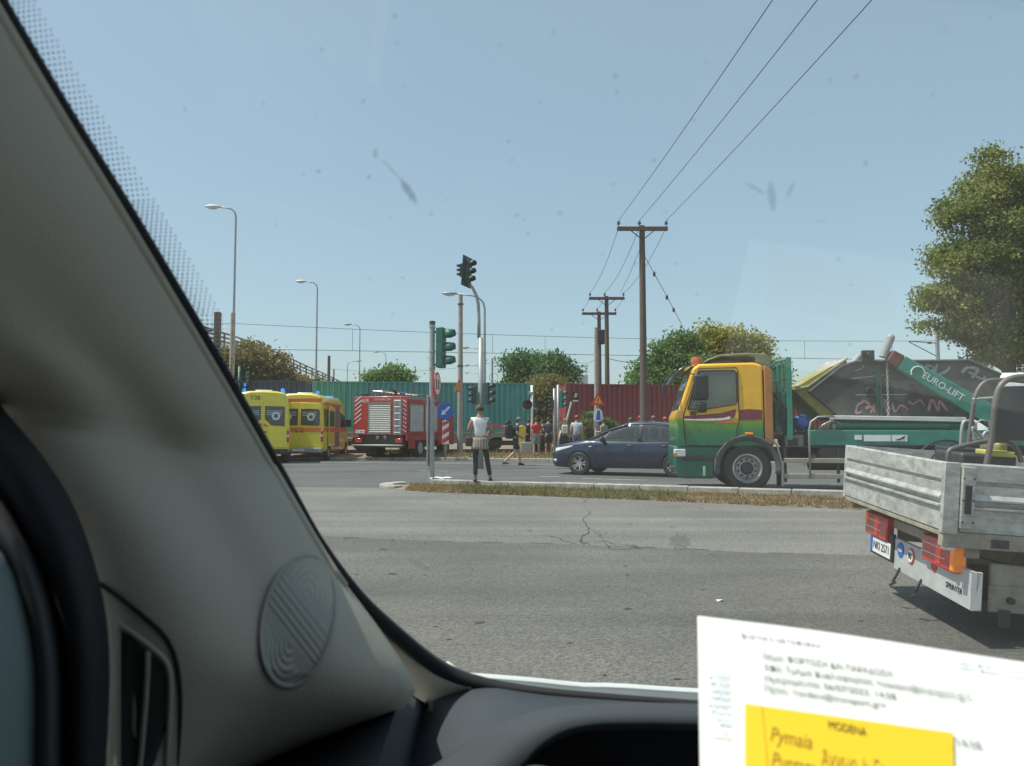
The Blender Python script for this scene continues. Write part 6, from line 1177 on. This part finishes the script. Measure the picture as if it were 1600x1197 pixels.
# ------------------------------------------------------------------ our own car, seen from the driver's seat
car = thing('own_car', 'interior of the car the photo is taken from: pillar, dashboard and windscreen', 'car interior')
A_ = W(0, 10, .44); B_ = W(440, 735, .74); C_ = W(1085, 1085, .86); NP = (B_-A_).cross(C_-A_).normalized()
CAMP = Vector((0, 0, HC))
def onpane(px, py, k=1.0):     # the point where the windscreen's own plane stands
    r = W(px, py, 1)-CAMP; s = (A_-CAMP).dot(NP)/r.dot(NP); return CAMP+r*s*k
gask = [(-60, -95), (0, 10), (100, 175), (200, 333), (300, 498), (365, 608), (440, 738), (500, 842), (560, 926), (620, 985), (690, 1040), (760, 1064), (850, 1077), (960, 1086), (1085, 1094), (1300, 1108), (1700, 1140), (2300, 1190)]
def smooth_px(pts, k=6):
    out = []
    for i in range(len(pts)-1):
        p0, p1, p2, p3 = [np.array(pts[j], float) for j in (max(i-1, 0), i, i+1, min(i+2, len(pts)-1))]
        for q in range(k): u = q/k; out.append(tuple(.5*((2*p1)+(p2-p0)*u+(2*p0-5*p1+4*p2-p3)*u*u+(3*p1-p0-3*p2+p3)*u**3)))
    out.append(tuple(pts[-1])); return out
GK = smooth_px(gask)
trim = mat('trim_grey', (.38, .35, .285), .75, var=.05, scale=6, bump=.15, bscale=500); dashm = mat('dash_dark', (.045, .053, .062), .8, var=.12, scale=6, bump=.12, bscale=700); black = M['black_rubber']
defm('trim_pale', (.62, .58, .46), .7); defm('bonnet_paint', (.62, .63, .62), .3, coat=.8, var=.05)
# windscreen pane (one sheet behind the gasket, running on up over the driver and to the right)
pane_m = glass_mat('windscreen_glass', (.875, .935, .905), .035, .0, film=.02, filmcol=(.9, .85, .75))
corner = [onpane(*p) for p in [(-80, -130)]+gask[1:]]; up_v = (A_-onpane(200, 333)).normalized()
tr_c = onpane(2300, 1190)+up_v*1.0; tl_c = onpane(-80, -130)
def nudge(p, d): return p+NP*d*(1 if NP.y > 0 else -1)
b = MB(); P = [tl_c]+corner[1:]+[tr_c]; b.add(P, [tuple(range(len(P)))]); ws = b.obj('windscreen', pane_m, car)
# rubber gasket between trim and glass
b = MB(); P = [nudge(onpane(px, py, 1.0), -.004) for px, py in GK]; wd = [float(np.interp(i, [0, 30, 42, 52, 60, 72, 84, len(GK)], [.009, .008, .006, .009, .010, .006, .004, .004])) for i in range(len(GK))]; b.tube(P, wd, 8); b.obj('windscreen_gasket', M['seal_black'] if 'seal_black' in M else defm('seal_black', (.006, .006, .009), .8), car, smooth=True)
# dotted band along the glass edge
b = MB(); GKd = smooth_px(gask[:6], 60); rows_ = 0; acc = 0; last = None
for i in range(len(GKd)-1):
    p = onpane(*GKd[i]); 
    sc_ = p.y/.47
    if last is not None and (p-last).length < .0024*sc_: continue
    tdir = (onpane(*GKd[i+1])-p).normalized(); sdir = tdir.cross(NP); sdir = sdir if sdir.x > 0 else -sdir; last = p; rows_ += 1
    for k in range(6):
        c = nudge(p+sdir*(.006+.0042*k*sc_**.5)+tdir*(0), -.0012) + sdir*(.0021 if rows_ % 2 else 0); r_ = .00098*sc_*(1-.07*k)
        fade = min(1, (1-i/len(GKd))*3); r_ *= (.45+.55*fade) if k > 2 else 1
        vs = [c+tdir*r_*math.cos(a)+sdir*r_*1.15*math.sin(a) for a in [2*PI*j/7 for j in range(7)]]; b.add(vs, [tuple(range(7))])
b.mesh_keep = 1
o = b.obj('dotted_band', M['frit'] if 'frit' in M else defm('frit', (.03, .035, .045), .7), ws)
# smears and bug marks on the glass
sm1 = mat('smear_dark', (.10, .05, .05), .8, alpha=.35); sm2 = mat('smear_pale', (.6, .62, .6), .8, alpha=.22); sm3 = mat('speck', (.06, .06, .07), .8, alpha=.22)
def smear(px, py, lx_, ly_, ang, m, name='smear'):
    b = MB(); c = onpane(px, py); ex = (onpane(px+10, py)-c).normalized(); ey = (onpane(px, py-10)-c).normalized(); s = (onpane(px+10, py)-c).length/10; ca, sa = math.cos(R(ang)), math.sin(R(ang)); P = []
    for i in range(18): a = 2*PI*i/18; rr = 1+.25*math.sin(i*2.7+px); x, y = lx_*math.cos(a)*rr, ly_*math.sin(a)*rr; P.append(nudge(c+(ex*(x*ca-y*sa)+ey*(x*sa+y*ca))*s, -.0015))
    b.add(P, [tuple(range(18))]); b.obj(name, m, ws)
for a_ in [(640, 297, 24, 6, -58, sm1), (612, 262, 22, 2, -48, sm3), (588, 238, 9, 4, 90, sm3), (1206, 305, 6, 28, 5, sm3), (1235, 295, 3, 16, -20, sm3), (1180, 292, 18, 3, -35, sm3), (655, 880, 24, 6, -42, sm2), (1062, 845, 16, 22, 0, sm3), (1540, 415, 7, 20, -20, sm2)]: smear(*a_)
rs_ = random.Random(5)
for k in range(110): smear(rs_.uniform(200, 1580), rs_.uniform(20, 900), rs_.uniform(1.5, 4.5), rs_.uniform(1.5, 4), rs_.uniform(0, 90), rs_.choice([sm3, sm3, sm2]), 'speck')
# pillar trim: a shell from the glass edge to the door seal, rounded toward us
left = [(-500, -95), (-460, 10), (-400, 175), (-330, 333), (-250, 450), (-150, 520), (-60, 560), (0, 640), (60, 712), (110, 795), (145, 900), (160, 990), (163, 1080), (158, 1200), (150, 1500)]
edge = gask[:11]+[(745, 1085)]
def resample(pts, n):
    q = np.array(pts, float); s = np.r_[0, np.cumsum(np.hypot(*np.diff(q, axis=0).T))]; u = np.linspace(0, s[-1], n); return list(zip(np.interp(u, s, q[:, 0]), np.interp(u, s, q[:, 1])))
NR = 60
E_ = resample(smooth_px(gask[:8]+[(540, 905), (600, 985), (650, 1062), (652, 1092), (620, 1112), (540, 1142), (460, 1172), (390, 1204), (300, 1245), (200, 1300)], 5), NR); Lf = resample(smooth_px(left, 5), NR)
rows = []
for j in range(NR):
    row = []
    e0 = onpane(E_[j][0]-9, E_[j][1]+2); D0 = min(e0.y, .74)*.985
    for i in range(25):
        u = i/24; px = (E_[j][0]-9)*(1-u)+Lf[j][0]*u; py = E_[j][1]*(1-u)+Lf[j][1]*u
        dip = .028*math.exp(-((u-.42)/.16)**2)*min(1, max(0, (E_[j][1]-250)/500))       # the long shallow groove down the trim
        k = 1-.30*(math.sin(u*PI/2)**.75)+.0*u+dip*.9
        row.append(W(px, py, D0*k))
    rows.append(row)
b = MB(); b.grid(rows); tr_o = b.obj('pillar_trim', trim, car, smooth=True, solid=.004)
b = MB(); b.tube([r[0]*.7+r[1]*.3 for r in rows[:38]], .0055, 8); b.obj('trim_lip', defm('lip_lit', (.46, .42, .33), .7), tr_o, smooth=True)  # light caught along the rounded lip is put into its paler colour
# lower corner: wedge between trim and dashboard, sunlight put into its pale colour
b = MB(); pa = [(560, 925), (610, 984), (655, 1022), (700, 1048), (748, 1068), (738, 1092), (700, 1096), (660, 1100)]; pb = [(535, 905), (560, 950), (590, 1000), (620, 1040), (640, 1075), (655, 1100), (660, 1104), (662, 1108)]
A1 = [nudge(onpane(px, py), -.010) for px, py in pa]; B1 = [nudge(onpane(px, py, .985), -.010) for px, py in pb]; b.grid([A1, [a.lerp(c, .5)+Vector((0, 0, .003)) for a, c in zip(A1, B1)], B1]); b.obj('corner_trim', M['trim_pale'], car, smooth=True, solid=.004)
# speaker grille set in the trim
def trim_pt(px, py, lift=.0, d=None):
    best = None
    for r in rows:
        for p in r:
            pass
    return W(px, py, d)
from mathutils.bvhtree import BVHTree
flat = [p for r in rows for p in r]; nC = 25; bv = BVHTree.FromPolygons(flat, [(j*nC+i, j*nC+i+1, (j+1)*nC+i+1, (j+1)*nC+i) for j in range(NR-1) for i in range(nC-1)])
def on_trim(px, py, lift=0):
    d_ = (W(px, py, 1)-CAMP).normalized(); h = bv.ray_cast(CAMP, d_); p = h[0] if h[0] else W(px, py, .6); return p-d_*lift
SC = (466, 970); SA, SB, ST = 57, 104, R(8)
def sp(r_, a, lift=0): x, y = SA*r_*math.cos(a), SB*r_*math.sin(a); return on_trim(SC[0]+x*math.cos(ST)+y*math.sin(ST), SC[1]-x*math.sin(ST)*-1*0-(y*math.cos(ST))+x*math.sin(ST)*0, lift)
b = MB(); n = 48
prof = [(1.06, .0012), (1.03, .006), (.99, .0065), (.96, .003), (.94, .0028)]
b.grid([[sp(r_, 2*PI*i/n, lf+.002) for i in range(n+1)] for r_, lf in prof]); sgm = mat('speaker_grey', (.31, .30, .26), .7, var=.05); sgo = b.obj('speaker_grille', sgm, car, smooth=True)
b = MB(); rws = []
m_ = 110
for j in range(m_+1):
    y = 1-2*j/m_; hw = math.sqrt(max(1-y*y, 0))*.955; row = []
    for i in range(61):
        x = (-1+2*i/60)*hw; yy = y*.955
        # concentric arcs above and below, straight diagonal ribs between
        ph = math.hypot(x*1.0, (yy-.32)*1.3 if yy > .32 else ((yy+.32)*1.3 if yy < -.32 else 0)); rr = x*.55+yy*.9
        c1 = math.hypot(x-.12, yy-.35); c2 = math.hypot(x+.12, yy+.35)
        f = math.sin(c1*52) if (yy-.35 > -x*.6 and x > -9) else (math.sin(c2*52) if yy+.35 < -x*.6 else math.sin((yy+x*.6)*46))
        px = SC[0]+SA*x*math.cos(ST)+SB*yy*math.sin(ST); py = SC[1]-SB*yy*math.cos(ST); row.append(on_trim(px, py, .0045+.0007*f))
    rws.append(row)
b.grid(rws); b.obj('ribbed_mesh', sgm, sgo, smooth=True)
# black door seal and what lies behind it
def ribbon(ptsA, ptsB, dA, dB, name, m, bulge=.02, par=car, n=40, smooth=True, solid=.004):
    a = resample(smooth_px(ptsA, 5), n); c = resample(smooth_px(ptsB, 5), n); rw = []
    for j in range(n):
        rw.append([W(a[j][0]*(1-u)+c[j][0]*u, a[j][1]*(1-u)+c[j][1]*u, (dA*(1-u)+dB*u)-bulge*math.sin(u*PI)) for u in [i/8 for i in range(9)]])
    b = MB(); b.grid(rw); return b.obj(name, m, par, smooth=smooth, solid=solid)
sealm = M['seal_black']
ribbon([(-120, 560), (-30, 600), (0, 640), (60, 712), (112, 795), (148, 900), (164, 990), (166, 1080), (161, 1200), (150, 1500)], [(-160, 640), (-80, 700), (0, 760), (40, 840), (72, 910), (92, 1000), (98, 1080), (98, 1200), (95, 1500), (95, 1560)], .50, .47, 'door_seal', sealm, .025)
ribbon([(-160, 640), (-80, 700), (0, 758), (40, 838), (72, 908), (93, 1000), (99, 1080), (99, 1200), (95, 1500), (95, 1560)], [(-200, 700), (-120, 760), (-30, 830), (20, 880), (45, 950), (58, 1020), (62, 1100), (60, 1200), (60, 1500), (60, 1560)], .475, .45, 'door_seal_inner', mat('seal_grey', (.05, .05, .055), .6), .012)
ribbon([(-200, 700), (-120, 760), (-28, 828), (22, 880), (46, 950), (60, 1020), (63, 1100), (61, 1200), (60, 1500), (60, 1560)], [(-400, 700), (-320, 760), (-230, 830), (-200, 880), (-200, 950), (-200, 1020), (-200, 1100), (-200, 1200), (-200, 1500), (-200, 1560)], .455, .36, 'door_panel', mat('door_teal', (.16, .21, .21), .6, var=.1), .01)
# side vent in the lower trim
def patch(pts, lift, name, m, par, n=1, solid=.0, bev=0):
    b = MB(); P = [on_trim(px, py, lift) for px, py in pts]; b.add(P, [tuple(range(len(P)))]); return b.obj(name, m, par, solid=solid, smooth=False)
def cord(pts, r, lift, name, m, par): b = MB(); b.tube([on_trim(px, py, lift) for px, py in smooth_px(pts, 6)], r, 6); return b.obj(name, m, par, smooth=True)
vt = cord([(156, 912), (190, 936), (228, 966), (258, 995), (274, 1030), (281, 1075), (281, 1130), (276, 1200), (270, 1260)], .0015, .003, 'vent_seam', sealm, car)
dk = mat('vent_dark', (.022, .027, .027), .6)
patch([(188, 985), (205, 992), (228, 1018), (226, 1060), (222, 1120), (215, 1215), (180, 1215), (187, 1120), (188, 1060)], .0045, 'vent_slot', dk, vt); patch([(234, 1022), (254, 1038), (261, 1062), (261, 1110), (254, 1215), (220, 1215), (228, 1120), (232, 1060)], .0045, 'vent_slot', dk, vt)
cord([(231, 1018), (230, 1060), (226, 1120), (217, 1215)], .0016, .006, 'vent_vane', trim, vt)
cord([(184, 1230), (184, 1120), (185, 985), (192, 980), (208, 990), (240, 1015), (260, 1036), (266, 1065), (265, 1110), (258, 1215)], .0018, .0045, 'vent_frame', trim, vt)
# dashboard
def dz(px, py, z): return G(px, py, z)
rowsD = []
e_ = resample(smooth_px([(300, 1240), (400, 1194), (480, 1166), (560, 1134), (620, 1106), (655, 1098), (745, 1069), (850, 1081), (960, 1089), (1090, 1097), (1300, 1118), (1700, 1150), (2200, 1190)], 5), 50)
b = MB(); ED = [nudge(onpane(px, py, .985), -.006) if px > 640 else W(px, py-24, .77) for px, py in e_]
lowz = min(p.z for p in ED)
for f in (0, .15, .35, .6, 1): rowsD.append([p+Vector((-p.x*.15*f*0, -.42*f, -.02*f-.05*f*f)) for p in ED])
rowsD.append([p+Vector((0, 0, -.35)) for p in rowsD[-1]]); b.grid(rowsD); b.obj('dashboard', dashm, car, smooth=40, solid=.004)
# instrument hood: a raised lip with a dark hollow under it
lip = resample(smooth_px([(560, 1290), (620, 1235), (690, 1190), (750, 1150), (810, 1122), (860, 1112), (930, 1106), (1010, 1104), (1110, 1106), (1250, 1112), (1400, 1150)], 6), 50); lip2 = resample(smooth_px([(700, 1290), (760, 1240), (810, 1198), (840, 1165), (880, 1140), (930, 1129), (1000, 1127), (1060, 1128), (1120, 1130), (1230, 1138), (1340, 1180)], 6), 50)
b = MB(); rw = []
for j in range(50):
    a0 = W(*lip[j], .66); a1 = W(*lip2[j], .565); rw.append([a0+Vector((0, .01, -.05)), a0, a0.lerp(a1, .25)+Vector((0, 0, .004)), a0.lerp(a1, .6)+Vector((0, 0, .005)), a1, a1+Vector((0, .02, -.012)), a1+Vector((0, .05, -.014))])
b.grid(rw); ih = b.obj('instrument_hood', dashm, car, smooth=True, solid=.003)
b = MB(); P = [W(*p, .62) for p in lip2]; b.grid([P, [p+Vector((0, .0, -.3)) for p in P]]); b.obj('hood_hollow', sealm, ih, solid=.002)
b = MB(); c = W(838, 1212, .56); b.lathe([(.001, .006), (.010, .004), (.014, 0), (.014, -.03)], c, 'z', 20); b.obj('stalk_knob', mat('knob', (.12, .13, .13), .5), ih, smooth=40)
# bonnet beyond the glass
crest = resample(smooth_px([(600, 1043), (690, 1048), (724, 1052), (780, 1056), (850, 1062), (905, 1068), (960, 1069), (1020, 1073), (1085, 1077), (1300, 1090), (1700, 1122), (2300, 1170)], 5), 50)
b = MB(); rw = []
for j in range(50): p = W(*crest[j], 1.25); t0 = min(1, j/4); rw.append([p+Vector((0, .35, -.16)), p+Vector((0, .12, -.05)), p+Vector((0, .03, -.0105)), p, p+Vector((0, -.006, -.007)), p+Vector((0, -.012, -.05)), p+Vector((0, -.03, -.10)), p+Vector((0, -.05, -.25))])
b.grid(rw); b.obj('bonnet', M['bonnet_paint'], car, smooth=True, solid=.004)
b = MB(); cw_ = [(px, py+6.5) for px, py in crest[2:]]; b.grid([[W(px, py, 1.16) for px, py in cw_], [W(px, py+6, 1.13)+Vector((0, 0, 0)) for px, py in cw_], [W(px, py+60, 1.0) for px, py in cw_]]); b.obj('cowl_panel', mat('cowl_grey', (.12, .13, .13), .5, dirt=(.2, .2, .19)), car, smooth=True, solid=.003)
b = MB(); c = W(700, 1042, 1.1); b.tube([c+Vector((-.02, 0, -.01)), c+Vector((0, 0, 0)), c+Vector((.012, 0, -.01))], .008, 8); b.obj('washer_nozzle', M['trim_pale'], car, smooth=True)
# the rest of the shell: roof lining, side and rear so the cabin is as dark as a cabin
shm = mat('lining_grey', (.30, .29, .27), .9); Q = Matrix.Rotation(R(-14), 4, 'Z')
def shell(name, pts, m=shm): b = MB(); b.add([Q @ Vector(p)+Vector((0, 0, HC)) for p in pts], [tuple(range(len(pts)))]); return b.obj(name, m, car, solid=.02)
shell('roof_lining', [(-.40, .30, .30), (1.15, .42, .30), (1.15, -2.3, .30), (-.50, -2.3, .30)])
shell('left_door_lower', [(-.52, .65, -.32), (-.50, -2.3, -.32), (-.50, -2.3, -1.0), (-.52, .65, -1.0)]); shell('rear_pillar_left', [(-.48, -.55, .30), (-.48, -2.3, .30), (-.50, -2.3, -.32), (-.50, -.75, -.32)])
shell('right_side', [(1.15, .9, -.30), (1.17, -2.3, -.30), (1.17, -2.3, -1.0), (1.15, .9, -1.0)]); shell('right_pillar', [(1.15, -.4, .30), (1.15, -2.3, .30), (1.17, -2.3, -.3), (1.17, -.6, -.3)]); shell('rear_wall', [(-.5, -2.3, .30), (1.15, -2.3, .30), (1.15, -2.3, -1), (-.5, -2.3, -1)]); shell('cabin_floor', [(-.5, .9, -.95), (1.15, .9, -.95), (1.15, -2.3, -.95), (-.5, -2.3, -.95)], M['black_plastic']); shell('seat', [(-.3, -.15, -.6), (.4, -.15, -.6), (.4, -.35, .05), (-.3, -.35, .05)], M['black_plastic'])
# ---- the papers standing on the dashboard
tp_ = thing('paper_sheet', 'printed white sheet of paper propped in front of the driver, seen blurred', 'paper'); 
a = W(1090, 963, .50); c = W(1602, 1033, .47); dn = W(1080, 1400, .37)-a; dn.normalize(); ex = (c-a).normalized(); dn = (dn-ex*dn.dot(ex)).normalized(); nn = ex.cross(dn); nn = nn if nn.y < 0 else -nn
mtx = Matrix(((ex.x, -dn.x, nn.x, a.x), (ex.y, -dn.y, nn.y, a.y), (ex.z, -dn.z, nn.z, a.z), (0, 0, 0, 1)))
if mtx.to_3x3().determinant() < 0: mtx = Matrix(((ex.x, -dn.x, -nn.x, a.x), (ex.y, -dn.y, -nn.y, a.y), (ex.z, -dn.z, -nn.z, a.z), (0, 0, 0, 1)))
tp_.matrix_world = mtx; INV = mtx.inverted()
def onp(px, py):   # page coordinates of a picture point
    r_ = W(px, py, 1)-CAMP; k = (a-CAMP).dot(nn)/r_.dot(nn); return INV @ (CAMP+r_*k)
pm = mat('paper_white', (.86, .86, .84), .8, var=.02); b = MB(); b.grid([[(x, y, .0015*math.sin(x*22+y*8)-.004*(x/.21)**2*0) for x in [.232*i/14 for i in range(15)]] for y in [-.297*i/12 for i in range(13)]]); b.obj('sheet', pm, tp_, smooth=True, solid=.0004)
zf = .0024 if nn.dot((mtx.to_3x3() @ Vector((0, 0, 1)))) > 0 else -.0024; SGN = 1 if zf > 0 else -1
ink = mat('ink_grey', (.22, .22, .24), .8); inkb = mat('ink_blue', (.25, .32, .55), .8)
def ptext(s, px0, py0, px1, size, m, par=tp_, z=zf):
    p = onp(px0, py0); q = onp(px1, py0); o = text(s, size, m, par, (p.x, p.y, z), (0, 0, 0) if SGN > 0 else (0, PI, 0), 'printed_line', ext=.00002, align='LEFT'); 
    wd_ = max(v.co.x for v in o.data.vertices); o.scale = ((q.x-p.x)/wd_, 1, 1) if wd_ > 0 else (1, 1, 1)
    ang = 0; return o
L_ = .0058
ptext('ΦΟΡΤΗΓΑ ΜΕΤΑΦΟΡΑΣ', 1155, 996, 1278, L_*.8, ink); ptext('Θέμα: ΦΟΡΤΩΣΗ ΚΑΙ ΠΑΡΑΔΟΣΗ', 1190, 1028, 1384, L_, ink); ptext('Από: Τμήμα Κυκλοφορίας <contact@transport.gr>', 1192, 1045, 1498, L_, ink); ptext('Ημερομηνία: 06/07/2023, 14:58', 1192, 1062, 1390, L_, ink); ptext('Προς: <orders@transport.gr>', 1192, 1078, 1375, L_, ink)
ptext('mailbox / προβολή μηνύματος', 1492, 1040, 1600, L_*.8, ink); ptext('14:58', 1490, 1162, 1528, L_, ink)
for k, y in enumerate((1052, 1063, 1074, 1085, 1096, 1108)): ptext(['Εισερχόμενα', 'Απεσταλμένα', 'Πρόχειρα', 'Ανεπιθύμητα', 'Διαγραμμένα', 'Φάκελοι'][k], 1105, y, 1138, L_*.7, inkb)
ptext('Επαφές', 1118, 1128, 1140, L_*.7, inkb); ptext('Ημερολόγιο', 1104, 1146, 1138, L_*.7, ink)
nt_ = thing('sticky_note', 'yellow note with handwriting lying on the white printed sheet', 'note'); nt_.matrix_world = mtx @ Matrix.Translation((0, 0, zf*1.1))
p0 = onp(1163, 1104); p1 = onp(1487, 1150); p2 = onp(1491, 1300); p3 = onp(1163, 1300); b = MB(); b.add([(p.x, p.y, 0) for p in (p0, p1, p2, p3)], [(0, 1, 2, 3)]); b.obj('note_sheet', mat('note_yellow', (.88, .60, .02), .7, var=.03), nt_, solid=.0002)
pen = mat('pencil', (.42, .24, .02), .8)
def ntext(s, px0, py0, px1, size, m, shear=.3): p = onp(px0, py0); q = onp(px1, py0); o = text(s, size, m, nt_, (p.x, p.y, zf*.2), (0, 0, R(-3)), 'handwriting', ext=.00002, align='LEFT', shear=shear); wd_ = max(v.co.x for v in o.data.vertices); o.scale = ((q.x-p.x)/wd_, 1, 1)
ntext('MODENA', 1292, 1138, 1350, .0075, M['black_sign'], 0); ntext('Pymaia', 1200, 1152, 1265, .013, pen); ntext('Άγνωρ. k. Γεωρ', 1280, 1190, 1400, .014, pen); ntext('Puntata', 1202, 1192, 1270, .013, pen)
b = MB(); p = onp(1189, 1108); q = onp(1189, 1250); b.box(p.x, p.x+.0004, q.y, p.y, min(0, zf*.1), max(0, zf*.15)); b.obj('margin_line', pen, nt_)
